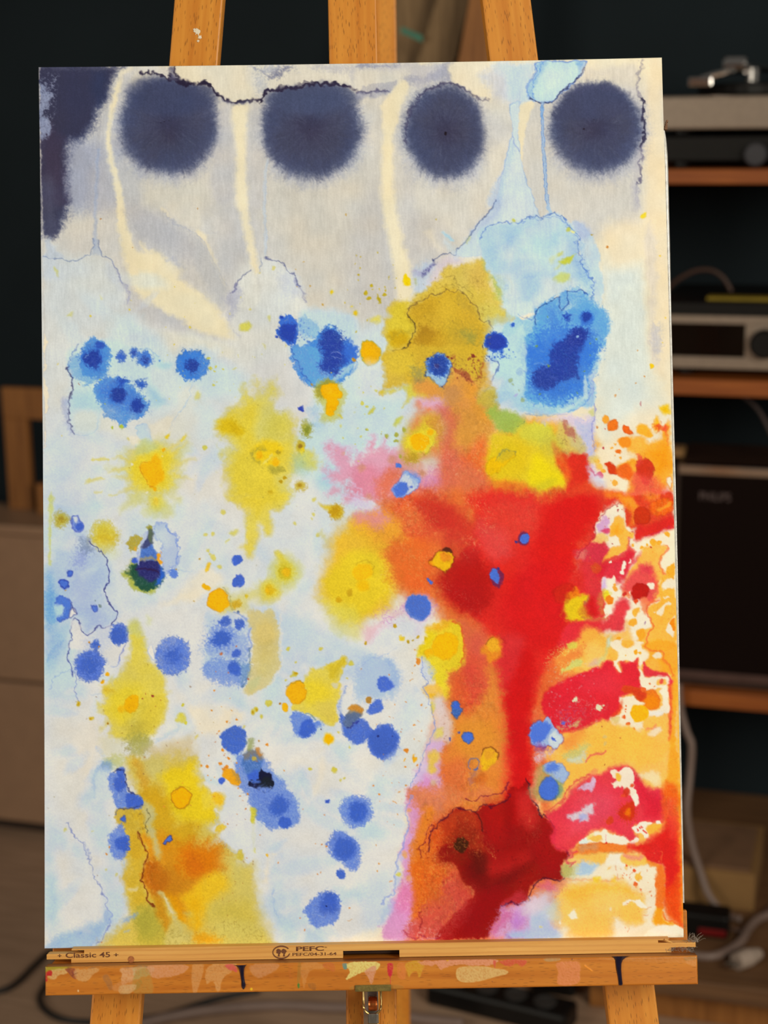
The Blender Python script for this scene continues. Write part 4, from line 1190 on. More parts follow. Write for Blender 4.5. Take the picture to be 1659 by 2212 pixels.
 # right yellow pond
 P("1300 1010 1330 880 1440 850 1560 870 1659 800 1760 780 1840 750 1900 770 1960 790 1990 900 2050 960 2080 1010 1970 960 1970 1060 1990 1170 2060 1250 2090 1330 2040 1400 1960 1400 1850 1440 1800 1490 1760 1470 1690 1360 1600 1320 1480 1310 1360 1300 1290 1200",(218,194,46),.97,9,5,mott=.1)
 P("1640 800 1740 780 1880 760 1960 830 1940 930 1900 960 1700 940 1600 880",(206,200,70),.8,14,5)
 P("1700 1150 1820 1080 1920 1180 2040 1260 2070 1330 1960 1380 1820 1380 1720 1340",(230,206,22),.9,14,5)
 P("1300 1100 1400 960 1600 960 1700 1060 1659 1250 1480 1300 1330 1280",(222,190,26),.7,16,5,gran=.15)
 P("1270 1200 1310 1120 1370 1090 1400 1130 1440 1070 1500 1030 1560 1040 1580 1070 1520 1140 1440 1200 1400 1250 1320 1275 1290 1260",(232,182,14),.92,3,1.5,edge=(186,150,20),ew=1.4,ea=.5)
 P("1390 1070 1450 1020 1560 1030 1575 1060 1500 1130 1440 1140 1400 1110",(196,174,50),.7,6,3)
 L("1380 1130 1380 1080 1440 1030 1500 1020 1570 1040 1575 1070",2,(130,132,80),.7,1,3)
 D("1740 1520 3",(206,160,20),a=0)
 P("1780 1400 1860 1340 1940 1310 1960 1340 1880 1400 1800 1430",(190,178,40),.6,9,4)
 S(1110,750)
 P("385 960 410 1010 440 1060 500 1030 540 1070 600 1040 680 1050 740 1100 748 1350 800 1400 900 1425 960 1415 1040 1440 1090 1462 1120 1521 760 1640 380 1640 330 1521 440 1470 480 1420 520 1370 550 1310 480 1240 450 1180 410 1080",(216,40,30),.95,7,5)
 P("390 970 420 1040 480 1060 520 1150 560 1300 500 1300 440 1180 400 1080",(234,96,32),.8,9,4)
 P("880 1400 1000 1430 1090 1460 1080 1521 900 1500",(240,120,40),.8,8,4)
 P("330 1440 440 1400 450 1470 360 1521 300 1500",(206,70,30),.6,7,4)
 P("40 800 120 770 260 745 400 790 520 900 440 980 300 960 100 940",(206,200,70),.5,14,5)
 # crinkled fold above the red
 S(1110,750)
 P("230 720 440 690 560 680 680 720 780 740 780 1000 800 1110 760 1130 680 1040 560 960 480 780 300 760",(208,192,208),.95,9,5,gran=.2)
 P("600 760 700 780 780 740 770 880 780 1000 800 1100 760 1120 720 1000 660 900",(176,184,224),.75,9,5,gran=.3)
 P("420 760 480 735 540 780 590 800 640 900 700 1000 640 1060 560 1040 520 1080 450 980 410 900",(204,186,104),.8,7,4)
 WR("410 760 500 720 620 800 700 960 620 1060 500 1060 420 920",(130,92,60),.8,6,.18,8,47)
 P("470 760 500 740 530 820 560 780 590 830 600 900 590 940 560 880 520 870 490 860",(170,70,70),.6,4,4,jag=3,gran=.4)
 P("290 900 420 880 500 1000 440 1100 330 1060",(196,180,70),.5,12,5)
 WR("220 880 420 860 480 1060 260 1080",(150,140,70),.5,6,.12,14,49)
 L("785 560 785 640 780 720 765 800 765 920 780 1000 800 1090",1.8,(130,132,196),.8,1,3)
 P("740 650 775 630 770 680 750 670",(206,206,130),.8,4,2)
 WR("640 700 780 740 770 1040 660 960",(150,170,226),.6,7,.18,12,51)
 # ---------- right column: paper white,orange drops ----------------------
 S(1110,750)
 P("800 400 860 300 1560 300 1600 1600 1500 1800 1500 2800 1650 3000 1660 5700 1000 5700 900 4300 800 3000 850 2200 800 1500 800 1100",(232,218,180),.0,10)
 P("840 1000 1180 900 1240 1080 1180 1120 1040 1200 1000 1180 900 1180 1100 1300 1100 1420 900 1410 790 1380 760 1200",(234,219,184),.95,8,3)
 P("1110 930 1250 905 1330 960 1440 930 1450 850 1500 760 1540 720 1560 1000 1575 1440 1520 1330 1500 1420 1300 1521 1130 1521 1110 1420 1140 1360 1110 1300 1020 1200 1080 1140 1200 1100 1210 1060 1120 1040 1120 980",(246,160,40),.97,6,4,mott=.1)
 P("1130 920 1260 910 1330 980 1440 960 1460 1040 1300 1060 1200 1080 1130 1050",(247,180,74),.85,12,5)
 P("1330 1040 1500 980 1540 1160 1440 1260 1380 1140",(246,148,16),.8,16,5)
 P("1230 1120 1320 1110 1380 1200 1360 1300 1330 1360 1280 1370 1250 1290 1210 1230 1210 1150",(206,46,26),.95,3,3,edge=(170,40,20),ew=1.6,ea=.4)
 P("1215 1100 1230 1060 1290 1110 1260 1150 1210 1190",(226,70,60),.8,5,4,gran=.4)
 P("1480 790 1510 780 1530 900 1530 980 1510 980 1500 880 1460 840",(232,70,44),.85,6,4)
 P("1375 780 1400 700 1430 710 1450 780 1450 830 1410 850 1380 820",(244,170,24),.95,6,3)
 P("1380 790 1430 750 1460 770 1460 820 1420 840",(226,62,30),.85,6,4,gran=.4)
 P("1180 1280 1260 1300 1400 1310 1460 1400 1560 1440 1580 1521 1100 1521 1160 1400",(232,76,66),.8,14,6)
 P("1505 1320 1560 1300 1562 1420 1530 1370",(234,219,184),.97,1.5,1,edge=(220,110,40),ew=1.3,ea=.7)
 B(905,727,6,(246,160,50),7.5,.97,1.4,.8,edge=(226,130,30),ew=1.2,ea=.5)
 P("925 790 945 735 1000 730 1025 775 1010 820 960 828 930 815",(240,112,22),.97,1.4,.7,edge=(206,84,16),ew=1.3,ea=.6)
 P("1065 810 1090 785 1130 800 1140 840 1170 860 1155 882 1110 875 1070 845",(238,96,20),.97,1.4,.7,edge=(206,70,16),ew=1.3,ea=.6)
 P("1200 820 1220 780 1260 770 1310 785 1370 860 1370 890 1320 900 1240 880 1205 855",(248,168,40),.95,3,1.5)
 P("1035 950 1050 910 1110 900 1150 920 1160 980 1120 1010 1060 1000",(247,140,28),.97,2.5,1.5)
 P("1440 610 1480 590 1520 585 1545 610 1545 660 1500 680 1450 650",(238,186,14),.95,6,3)
 P("1000 1050 1020 1025 1050 1035 1050 1065 1020 1070",(236,110,24),.97,1.2,.8)
 P("895 1165 920 1150 980 1155 1010 1200 1025 1260 1000 1280 930 1255 920 1200",(214,56,18),.97,1.6,1,edge=(170,30,16),ew=1.5,ea=.6)
 P("1015 1200 1080 1160 1140 1170 1160 1260 1120 1310 1020 1275 1000 1240",(238,96,26),.9,4,2)
 D("1050 1108 3 1003 968 2.4 965 1015 2.4 958 1330 1.6 997 1355 6 818 1132 5 870 1235 5.5",(246,170,70))
 P("805 1180 840 1155 862 1180 860 1220 825 1215",(247,190,84),.95,2.5,1.5)
 D("880 1002 2.2 815 800 2 898 815 1.4 1357 187 4",(190,80,80))
 D("1357 187 4.4",(238,196,30))
 D("1290 298 2.6 1207 362 1.6 1003 494 2.2 1222 35 1.4 818 800 2.4 1045 425 1",(214,150,84))
 L("1260 555 1260 585",1.6,(170,70,80),.8,.7,.3)
 P("820 1260 850 1250 880 1310 850 1310 830 1290",(214,70,110),.8,2,2,jag=2)
 P("740 1190 790 1170 810 1260 850 1310 880 1400 800 1400 760 1350",(206,180,214),.8,7,4,gran=.3)
 P("770 1340 850 1300 900 1380 850 1410 790 1390",(204,214,226),.8,7,3)
 L("790 1240 760 1210 800 1290",3,(206,60,100),.7,2,3)
 P("740 1100 800 1080 830 1110 820 1150 770 1140",(222,190,90),.8,5,3)
 # ---------- the red river --------------------------------------------------
 S(0,0,1)
 P("760 1130 830 1080 900 1060 980 1060 1060 1060 1110 1060 1190 1075 1230 1060 1275 1050 1300 1080 1250 1210 1240 1300 1230 1400 1180 1490 1160 1560 1150 1700 1140 1780 960 1760 905 1800 890 1740 930 1690 960 1640 980 1560 970 1500 1000 1400 960 1340 920 1290 880 1300 840 1250 800 1200",(226,110,46),.92,20,6,mott=.1)
 P("720 1150 800 1110 860 1130 900 1170 880 1230 850 1290 820 1330 740 1340 690 1290 700 1210",(226,178,48),.95,24,7)
 P("700 1240 760 1190 830 1210 850 1270 800 1320 740 1340 700 1300",(224,196,44),.9,18,6)
 P("690 1290 760 1320 780 1370 740 1380 700 1340",(214,206,100),.6,18,6)
 P("780 1120 880 1110 920 1180 900 1240 850 1210 800 1160",(230,152,50),.85,20,6)
 P("840 1180 920 1150 940 1230 930 1280 880 1280 840 1250",(230,98,40),.85,18,6,gran=.2)
 P("850 1080 930 1070 990 1120 990 1170 900 1160 860 1130",(220,80,50),.8,18,6,gran=.2)
 P("860 1090 920 1080 940 1120 890 1130",(228,120,50),.5,14,6)
 P("890 1080 960 1080 1020 1120 1040 1170 960 1150 920 1130",(198,36,32),.7,16,6)
 P("1010 1070 1100 1060 1190 1080 1260 1060 1300 1080 1290 1130 1240 1210 1225 1300 1225 1370 1200 1420 1165 1500 1150 1570 1150 1700 1140 1800 1080 1790 1095 1700 1080 1600 1070 1500 1060 1420 1040 1360 990 1320 960 1290 1000 1200 1030 1120",(220,38,32),.97,20,6)
 P("1060 1080 1160 1090 1180 1150 1100 1180 1060 1190 1040 1130",(224,66,50),.7,26,6)
 P("1030 1130 1080 1150 1100 1200 1060 1210 1030 1180",(222,76,72),.6,18,6)
 P("1180 1090 1260 1070 1290 1110 1240 1190 1220 1280 1160 1280 1150 1180",(212,24,22),.85,24,6,gran=.1)
 P("1100 1250 1220 1200 1250 1240 1240 1330 1200 1400 1140 1400 1080 1330",(214,24,26),.85,24,6,gran=.1)
 P("940 1250 1000 1190 1050 1220 1060 1290 1020 1330 960 1300",(176,22,20),.9,18,6,gran=.1)
 P("960 1150 1010 1160 1040 1200 1000 1220 960 1200",(196,42,36),.5,16,6)
 P("1090 1420 1150 1400 1150 1500 1140 1600 1150 1720 1110 1720 1100 1600 1080 1500",(202,18,20),.85,14,5,gran=.1)
 P("1060 1380 1130 1380 1110 1450 1080 1500 1060 1440",(214,50,52),.7,16,5)
 P("980 1440 1060 1430 1090 1560 1080 1680 1060 1740 980 1750 930 1720 950 1640 970 1560 960 1480",(224,134,50),.9,16,6,gran=.25)
 P("970 1460 1020 1440 1030 1500 1010 1540 980 1520",(220,80,44),.8,16,5,gran=.2)
 P("1010 1380 1040 1380 1050 1480 1020 1520 1000 1470",(218,66,56),.7,14,5,gran=.2)
 P("990 1560 1060 1560 1070 1650 1010 1640 980 1600",(224,146,46),.7,16,5,gran=.2)
 P("940 1660 1000 1640 1010 1720 960 1750 930 1730",(222,106,54),.8,16,5,gran=.2)
 P("960 1350 1010 1340 1060 1380 1040 1420 1000 1400",(214,96,70),.6,14,5)
 # golden light flecks and crinkles
 WR("1000 1050 1060 1100 1060 1180 1020 1240 990 1140",(240,190,120),.5,7,.13,14,61,st=.4)
 WR("850 1110 960 1130 960 1280 880 1300 830 1220",(240,176,90),.4,6,.14,22,63)
 WR("920 950 960 900 990 1010 980 1060 930 1040",(236,196,160),.4,6,.13,14,64)
 WR("780 1020 860 1010 980 1060 900 1100 800 1100",(240,196,176),.4,6,.12,20,65)
 WR("1020 920 1070 900 1080 960 1040 1060 1020 1000",(244,190,110),.5,6,.14,14,66)
 WR("950 1260 1010 1280 1080 1350 1060 1380 980 1320",(238,160,120),.4,6,.13,16,67)
 WR("830 1200 850 1240 850 1300 830 1320 810 1260",(240,200,110),.5,6,.14,10,68)
 WR("1010 1580 1080 1620 1080 1700 1010 1740 980 1690",(246,190,100),.35,6,.13,22,69)
 # ---------- left middle: pale cobalt lagoon and dark seed -------------------
 S(80,1070)
 P("280 120 330 160 320 330 480 360 500 460 560 500 640 545 680 640 700 800 690 880 650 935 690 1000 700 1060 760 1120 790 1150 760 1220 700 1290 640 1310 620 1280 560 1310 520 1350 480 1380 430 1340 400 1250 360 1180 330 1130 320 1050 200 1000 140 800 200 560 400 480 260 300 140 120",(176,194,222),.88,10,5,mott=.25)
 P("400 600 500 520 600 560 660 680 660 860 560 960 560 1100 680 1200 560 1300 460 1300 400 1160 330 1060 300 900 360 740",(162,180,218),.7,18,6,gran=.25,mott=.2)
 P("340 600 460 520 500 600 440 700 340 700",(140,156,206),.6,14,6,gran=.6)
 P("420 740 560 680 560 760 420 820",(196,208,220),.6,14,5)
 P("540 560 640 600 600 700 540 640",(188,200,190),.5,14,4)
 P("400 420 500 430 520 540 480 560 420 520",(120,138,160),.6,12,5,gran=.5)
 P("105 0 140 0 130 200 125 400 115 650 100 650 105 300",(206,208,100),.75,5,3)
 P("70 960 160 980 180 1130 180 1240 130 1300 70 1300",(110,164,230),.8,12,4)
 B(225,240,16,(186,170,50),17,.9,9,2.5,gran=.3)
 B(225,238,6,(160,120,24),6,.6,5,1.5,gran=.5)
 P("310 240 340 195 380 200 420 260 445 300 430 340 390 355 340 350 320 300",(104,132,208),.9,2,1.5,edge=(60,76,176),ew=1.4,ea=.7)
 P("330 225 360 205 385 215 375 260 350 265",(214,218,222),.9,2.5,1.5)
 P("345 310 370 270 410 265 438 300 425 335 380 340",(66,98,196),.95,2,1.5)
 B(650,400,29,(208,190,56),29,.92,12,4,gran=.35)
 P("580 380 680 370 760 420 720 490 620 470",(204,168,34),.55,10,5,gran=.5)
 P("600 480 720 480 800 560 700 640 660 560",(206,210,160),.5,14,5)
 L("500 455 520 480 560 510 590 530 600 555 640 555 670 610 690 680 702 760 695 860 672 905 650 937 672 970 690 1020 700 1070 740 1110 780 1132 792 1145 778 1200 740 1250 715 1290 680 1310 640 1305 620 1278 580 1300 550 1335 520 1360 485 1380 440 1355 415 1330 405 1270 380 1225",2.0,(40,44,116),.9,.8,2)
 L("380 1225 355 1215 345 1250 330 1290 315 1330 325 1390 330 1420 300 1470 295 1521 300 1600 320 1680 325 1760 330 1800",1.8,(52,60,130),.85,.8,2)
 L("420 1360 450 1355",1.6,(44,50,120),.8,.8,2)
 L("500 430 490 500 530 540",5,(90,104,120),.5,4,4,gran=.5)
 P("285 745 340 750 340 785 315 805 290 790",(74,110,206),.97,1.4,1,edge=(40,60,160),ew=1.4,ea=.7)
 P("205 850 240 830 285 850 290 890 265 915 225 910 205 890",(74,112,206),.97,1.4,1,edge=(36,56,160),ew=1.5,ea=.8)
 P("190 1040 220 1005 270 1005 310 1040 325 1090 335 1140 310 1200 270 1220 220 1255 195 1235 190 1200 240 1180 260 1130 240 1080 185 1080",(74,116,206),.95,2,1.5,gran=.4,edge=(48,72,170),ew=1.5,ea=.6)
 P("180 1090 230 1090 260 1130 240 1180 190 1190 175 1140",(176,206,232),.9,4,3,gran=.3)
 P("310 1200 340 1110 380 1160 350 1190",(230,222,210),.95,1.2,1,edge=(60,70,140),ew=1.2,ea=.7)
 L("320 1050 330 1090 350 1130 380 1165",1.6,(50,60,130),.8,.8,1.5)
 P("520 1110 530 1090 575 1095 585 1140 565 1155 535 1140",(80,116,206),.95,1.4,1,edge=(40,60,160),ew=1.5,ea=.8)
 D("615 1100 3.6 605 1085 2 550 1050 2",(110,130,120),gran=.4,a=.8)
 P("340 1240 370 1230 410 1290 420 1360 480 1400 560 1400 640 1330 700 1300 760 1300 700 1400 560 1521 320 1521 300 1470 330 1390 320 1320",(222,216,206),.85,4,3)
 P("470 1400 600 1340 720 1300 720 1400 660 1521 520 1521",(182,194,224),.6,14,5,gran=.5)
 B(805,1380,19,(80,116,206),24,.9,3,2,gran=.7,jag=2)
 B(795,1395,15,CB,20,1,4,1.5,gran=.5)
 L("730 1285 800 1285 850 1300 880 1340 895 1400 880 1460 850 1521 820 1600 800 1660",2,(70,90,190),.6,1.2,3)
 blue(570,1470,9,9.5,0,0,5,c1=(80,116,206),c2=CB)
 D("500 1455 2.2 590 1505 1.8",(206,140,40))
 # dark seed
 P("1160 300 1220 265 1270 290 1300 340 1350 380 1385 480 1390 620 1370 700 1300 720 1260 800 1240 700 1220 600 1240 480 1180 420",(168,186,224),.85,4,3,jag=2,gran=.5,edge=(120,146,214),ew=2,ea=.6)
 P("1190 380 1280 330 1330 430 1290 520 1220 480",(198,208,224),.6,8,4,gran=.5)
 L("1270 300 1300 345 1345 370 1365 440 1385 500 1390 620 1372 690",2,(100,132,214),.7,1,3)
 L("1375 690 1400 720 1450 750 1520 750",1.2,(150,178,210),.6,.8,2)
 P("890 460 920 420 980 400 1040 410 1030 470 1000 520 960 550 910 520",(176,156,50),.92,3,3,jag=3,gran=.5)
 P("950 500 975 510 970 545 955 530",(232,166,60),.9,2,1)
 P("1055 320 1090 300 1125 290 1130 340 1090 350",(150,144,52),.95,2.5,2,gran=.3)
 P("880 720 900 650 960 600 1000 690 960 800 1000 900 1120 900 1180 900 1160 960 1060 960 960 930 900 850 840 780",(170,176,70),.9,5,4,gran=.3)
 P("900 690 960 660 1040 650 1160 650 1210 700 1240 800 1230 880 1140 930 1040 930 980 880 930 820 880 790",(28,74,60),.96,3.5,3,jag=3,gran=.3)
 P("1180 680 1220 720 1245 800 1230 870 1180 900 1150 880 1200 800",(44,96,200),.95,3,3,gran=.3)
 P("970 720 1010 650 1100 640 1180 660 1200 740 1200 820 1150 850 1080 830 1000 780",(46,46,110),.97,5,3)
 L("980 740 1030 735 1080 745 1120 735 1180 745 1200 770",3,(48,24,60),.8,2,2)
 P("1010 570 1020 520 1090 500 1130 480 1160 520 1190 570 1180 620 1100 640 1030 625",(72,112,190),.97,3,2)
 P("1010 520 1050 450 1080 410 1090 370 1100 340 1130 340 1140 420 1140 470 1100 510 1060 530",(60,66,110),.95,3,2)
 P("1090 400 1100 340 1130 340 1140 420 1135 470 1100 440",(96,112,80),.85,4,2)
 P("1050 390 1070 360 1095 365 1080 420 1050 470 1020 510 1015 480",(176,186,226),.95,1.8,1.5,jag=1)
 P("970 560 1000 530 1015 560 1010 640 1000 690 980 650",(170,180,226),.95,2,2,jag=1.5)
 P("925 640 950 605 985 620 990 665 960 680 930 665",(66,98,206),.97,2,1.5)
 L("1020 635 1090 625 1170 630",5,(166,150,100),.85,2.5,2)
 P("1180 590 1200 570 1220 600 1215 630 1240 670 1210 665 1190 640",(236,160,40),.95,1.6,1.5,jag=1)
 P("1220 545 1228 560 1222 575",(226,156,80),.8,1.4,1)
 B(1340,780,9,(84,122,214),9,.95,2.5,1.5,gran=.6)
 D("1370 737 1.6 1597 630 2 1540 1045 1 270 935 1.4",(186,150,70))
 B(1165,75,16,(226,200,50),16,.9,10,3)
 B(1160,72,7,(240,180,20),8,.9,4,2)
 P("1030 100 1140 40 1250 40 1330 160 1300 210 1040 200",(206,206,110),.6,14,5)
 P("960 0 1100 0 1080 60 880 140 820 120",(208,206,120),.6,14,5)
 P("1330 0 1420 0 1440 80 1360 60",(212,206,120),.6,10,4)
 P("900 1300 960 1240 1000 1290 1040 1400 1060 1521 920 1521 930 1430",(204,202,100),.85,10,4)
 P("1080 1200 1130 1220 1110 1290 1080 1270",(208,212,150),.6,8,3)
 # ---------- left lower: yellow lantern --------------------------------------
 S(80,1390)
 P("940 -60 1040 -60 1060 60 1130 150 1180 220 1240 300 1280 420 1310 580 1290 680 1230 770 1160 860 1080 930 980 960 900 960 820 960 740 930 700 800 640 850 620 830 680 760 660 680 600 650 590 610 640 590 630 500 640 430 740 340 830 250 890 100",(220,200,76),.94,10,6,jag=2.5,mott=.08)
 P("700 480 860 380 1020 420 1000 560 920 720 780 760 700 640",(228,202,48),.8,18,6)
 P("1040 560 1220 500 1280 620 1200 760 1080 860 1000 800 980 700",(212,188,58),.75,16,6,gran=.2)
 P("900 800 1060 760 1060 900 980 960 900 900",(190,170,64),.7,14,5,gran=.2)
 P("640 460 680 430 770 440 760 490 680 480",(214,176,40),.8,7,4)
 P("850 590 880 530 940 515 985 520 995 580 980 640 920 675 880 660",(240,176,16),.97,2.5,1.2,edge=(214,146,10),ew=1.5,ea=.5)
 B(830,640,6,(238,182,26),7,.8,4,1.5)
 D("690 298 4.8 650 374 4",(236,170,26))
 D("400 590 5 520 742 4",(206,176,50),jag=1.4,soft=2)
 D("518 745 1.6 690 790 2.6 402 590 1.4",(176,120,20))
 D("1445 610 3.4 1420 720 4 1465 790 3.4",(206,196,66))
 P("1370 760 1400 700 1450 690 1470 760 1440 780 1400 780",(212,200,80),.9,4,2.5)
 P("1545 940 1580 910 1590 930 1560 960",(222,200,70),.9,3,1.5)
 D("1133 515 1.8 1048 538 1.4 1160 616 1 1220 555 1 1080 495 1 1483 1065 1.6 1530 988 1 1058 1125 1.4 1113 72 1.2",(150,50,40))
 B(510,205,33,(140,164,222),33,.4,10,4,gran=.3)
 blue(510,215,31,32,1,-2,23,c1=(74,108,206),c2=CB,sc=8)
 blue(1340,120,37,40,5,0,17,c1=(84,118,208),c2=CB,sc=7)
 D("1175 40 3",(230,220,206),a=.0)
 P("1090 60 1130 10 1150 40 1165 140 1150 160 1110 110",(230,222,206),.95,1.5,1,edge=(150,170,214),ew=1.2,ea=.6)
 L("330 280 370 330 385 400 365 470 380 530 405 570",1.4,(100,116,180),.7,.8,3)
 L("330 280 270 270 220 310 170 350 110 440",1.4,(120,150,206),.6,.9,4)
 L("100 150 140 60 200 10 240 -30",4,(110,160,220),.5,3,5,gran=.4)
 L("820 120 800 210 740 220",2,(120,144,210),.6,1.4,4)
 L("520 500 620 500",2,(170,186,214),.6,1.5,3)
 # wrinkle between lantern and tail
 P("620 940 760 940 860 1000 880 1140 760 1180 640 1120 620 1020",(212,206,176),.8,12,5,gran=.1)
 P("900 940 1040 920 1110 960 1130 1030 1060 1100 960 1110 900 1040",(164,160,82),.85,12,5,gran=.4)
 WR("920 920 1140 930 1140 1060 1000 1080 900 1020",(222,214,160),.6,6,.16,10,71)
 WR("820 980 940 940 960 1160 860 1180",(120,96,40),.55,7,.14,10,73)
 P("1090 1030 1300 980 1460 900 1560 920 1580 1080 1480 1120 1240 1120 1120 1100",(214,196,152),.85,14,5)
 L("1180 960 1280 920 1380 860 1400 820",7,(172,192,226),.7,4,5,gran=.3)
 L("580 1020 620 1080 640 1110",6,(176,190,210),.7,4,4,gran=.4)
 P("640 1170 700 1130 800 1100 860 1130 860 1180 740 1240 660 1210",(196,196,110),.7,8,5,gran=.4)
 P("620 1190 680 1170 740 1200 700 1280 640 1260",(120,156,206),.7,7,4,gran=.5)
 L("560 1521 560 1400 590 1280 600 1240",5,(140,172,226),.7,4,3)
 P("600 1280 700 1260 740 1521 570 1521 570 1400",(196,208,224),.7,8,4)
 # ---------- amber cascade bottom left ---------------------------------------
 P("880 1140 1000 1120 1200 1120 1400 1100 1520 1130 1570 1230 1620 1330 1680 1450 1750 1530 1790 1620 1800 1780 1720 1820 1760 1900 1760 1980 1720 2000 1880 2010 1960 2080 2000 2200 2140 2300 2180 2560 2200 2850 2320 3060 700 3060 740 2860 900 2700 880 2500 900 2200 830 1900 830 1780 900 1650 980 1530 920 1380",(210,184,78),.95,15,7,jag=2,mott=.05)
 P("960 1150 1060 1190 1100 1300 1120 1521 1040 1500 1000 1340",(206,152,44),.8,10,5,gran=.2)
 P("1050 1160 1250 1140 1260 1280 1180 1340 1080 1290",(202,192,120),.7,16,5)
 P("1240 1320 1400 1220 1540 1180 1600 1330 1700 1480 1760 1600 1780 1760 1620 1800 1400 1760 1280 1600 1260 1460",(230,198,30),.9,14,6)
 P("1010 1521 1200 1400 1300 1560 1340 1700 1400 1800 1540 1760 1600 1860 1500 2020 1380 2060 1200 2040 1040 1920",(208,160,30),.9,16,6,gran=.15)
 P("1330 1500 1370 1450 1460 1440 1520 1490 1520 1540 1490 1600 1450 1640 1400 1640 1350 1590",(246,176,12),.97,2,1.2,edge=(170,110,20),ew=1.5,ea=.7)
 L("1340 1500 1380 1440 1440 1430 1530 1430",1.4,(170,130,30),.6,.9,4)
 S(80,1720)
 P("880 260 960 120 1010 250 1000 360 1080 560 1060 700 1020 820 1100 960 1110 1060 1000 1120 920 1060 900 960 880 800 900 640",(212,172,46),.85,12,6,jag=3,mott=.2)
 P("920 360 1040 380 1060 560 1000 640 930 560",(206,160,40),.6,12,5)
 P("1050 380 1120 400 1160 520 1180 640 1160 900 1140 1000 1080 900 1040 780 1090 640 1090 520",(222,148,30),.92,8,4)
 P("1180 380 1400 440 1560 440 1640 480 1800 520 1860 580 1900 720 1780 760 1660 860 1620 960 1560 1100 1480 1240 1560 1380 1640 1440 1560 1420 1440 1300 1300 1080 1180 900",(216,136,18),.85,18,7,gran=.1)
 P("1100 660 1180 650 1260 760 1300 860 1240 960 1160 940 1080 840",(194,96,16),.85,12,5,gran=.15)
 P("1160 760 1320 720 1440 780 1500 860 1420 960 1300 980 1200 900",(192,118,24),.6,20,6,gran=.2)
 P("1430 540 1560 470 1720 480 1860 560 1900 660 1800 740 1660 800 1520 780 1400 700",(224,122,12),.9,16,7,gran=.3)
 P("1440 660 1520 560 1659 620 1640 740 1520 760",(206,100,16),.6,14,6,gran=.5)
 P("1300 980 1400 1040 1480 1200 1560 1340 1640 1420 1720 1430 1640 1440 1500 1370 1380 1230",(232,158,10),.85,12,5)
 P("1440 1000 1560 920 1660 800 1780 750 1880 780 1930 860 1900 940 1840 1000 1740 1060 1640 1180 1600 1280 1520 1180",(236,188,36),.9,14,6)
 P("1500 1060 1640 1020 1640 1300 1560 1300",(230,170,20),.7,14,5)
 P("1820 620 1950 560 2050 640 2160 700 2180 900 2230 1100 2300 1300 2340 1521 2000 1521 1800 1200 1800 1040 1920 920 1900 760",(210,192,100),.85,24,6)
 P("1760 1080 1900 1040 2100 1080 2180 1240 2060 1280 1860 1240 1740 1200",(200,178,70),.6,18,6)
 P("1860 1240 2100 1240 2280 1300 2320 1521 1800 1521",(206,190,96),.7,12,6)
 P("1000 1100 1160 1080 1240 1200 1300 1320 1280 1480 1060 1480 960 1420 1000 1300 960 1200",(186,170,66),.9,12,6,jag=3,gran=.3)
 P("960 1180 1100 1160 1180 1280 1100 1400 980 1340",(166,160,64),.6,16,6,gran=.4)
 P("1150 1000 1240 1060 1320 1180 1340 1330 1290 1360 1220 1200",(206,140,24),.85,9,4)
 L("1230 960 1280 1030 1330 1120 1380 1220 1440 1330",9,(206,196,130),.85,4,3)
 L("1270 1010 1330 1120 1360 1180",4,(226,216,180),.7,2,3)
 P("1340 1260 1440 1240 1560 1340 1640 1440 1380 1480 1280 1440",(204,190,110),.85,8,5)
 WR("1280 1300 1640 1380 1659 1500 1240 1500",(140,120,50),.55,7,.14,12,81)
 WR("1780 1200 2060 1240 2280 1360 2300 1500 1800 1500",(150,120,50),.6,9,.12,14,83)
 WR("1000 60 1150 80 1150 330 1060 380 960 300 900 150",(120,96,50),.7,7,.15,10,85)
 P("1600 1360 1760 1380 1880 1400 1820 1460 1660 1460 1560 1420",(226,156,20),.75,8,5,gran=.3)
 P("1040 40 1120 60 1160 160 1170 330 1220 560 1200 620 1140 420 1090 330 1060 200",(196,196,150),.75,7,4,gran=.2)
 L("1090 120 1110 200 1090 280 1100 340 1080 370",1.6,(80,70,40),.8,.8,4)
 L("1000 330 1030 400 1045 470 1070 530 1095 570 1085 640 1060 690 1065 740 1040 790 1018 820 1050 860 1080 900 1100 950 1100 1020 1130 1080 1160 1100",3,(116,44,14),.9,1,2.5)
 L("990 340 1010 400 1040 460",1.6,(140,70,30),.7,.8,3)
 L("1060 700 1090 650 1130 640 1160 650",1.4,(240,170,80),.7,.8,1.5)
 P("900 920 960 900 1010 890 1000 920 940 935",(222,206,150),.8,3,2)
 P("1620 -30 1760 0 1740 100 1650 120",(226,204,80),.6,8,4)
 P("1750 -10 1860 -20 1870 60 1820 120 1760 140 1780 60",(220,202,120),.85,5,4)
 P("1770 150 1800 140 1860 420 1900 480 1960 560 2000 540 2040 600 2060 640 2110 650 2160 560 2180 200 2100 100 1900 30 1850 140",(214,214,212),.9,4,3,jag=2)
 L("1770 150 1790 300 1830 380 1840 440 1890 500 1960 570 2010 540 2050 610 2120 650",1.4,(180,190,214),.6,.9,4)
 P("1760 300 1850 270 1870 320 1830 350 1760 340",(226,190,50),.85,3,3,jag=2)
 P("1990 540 2030 530 2060 600 2040 640 1980 620",(206,184,60),.85,3,3,jag=2)
 # left cobalt strip
 S(80,1390)
 P("690 1380 680 1330 720 1280 780 1260 820 1240 860 1250 880 1330 890 1400 930 1470 1010 1500 1060 1560 1050 1600 1010 1640 920 1650 860 1650 800 1640 760 1560 740 1480 700 1440",(100,132,212),.96,2.5,2,jag=2,gran=.6)
 B(825,1265,9,(70,102,196),10,.9,3,1.5)
 B(820,1380,15,(64,98,194),17,.97,3,2,gran=.5)
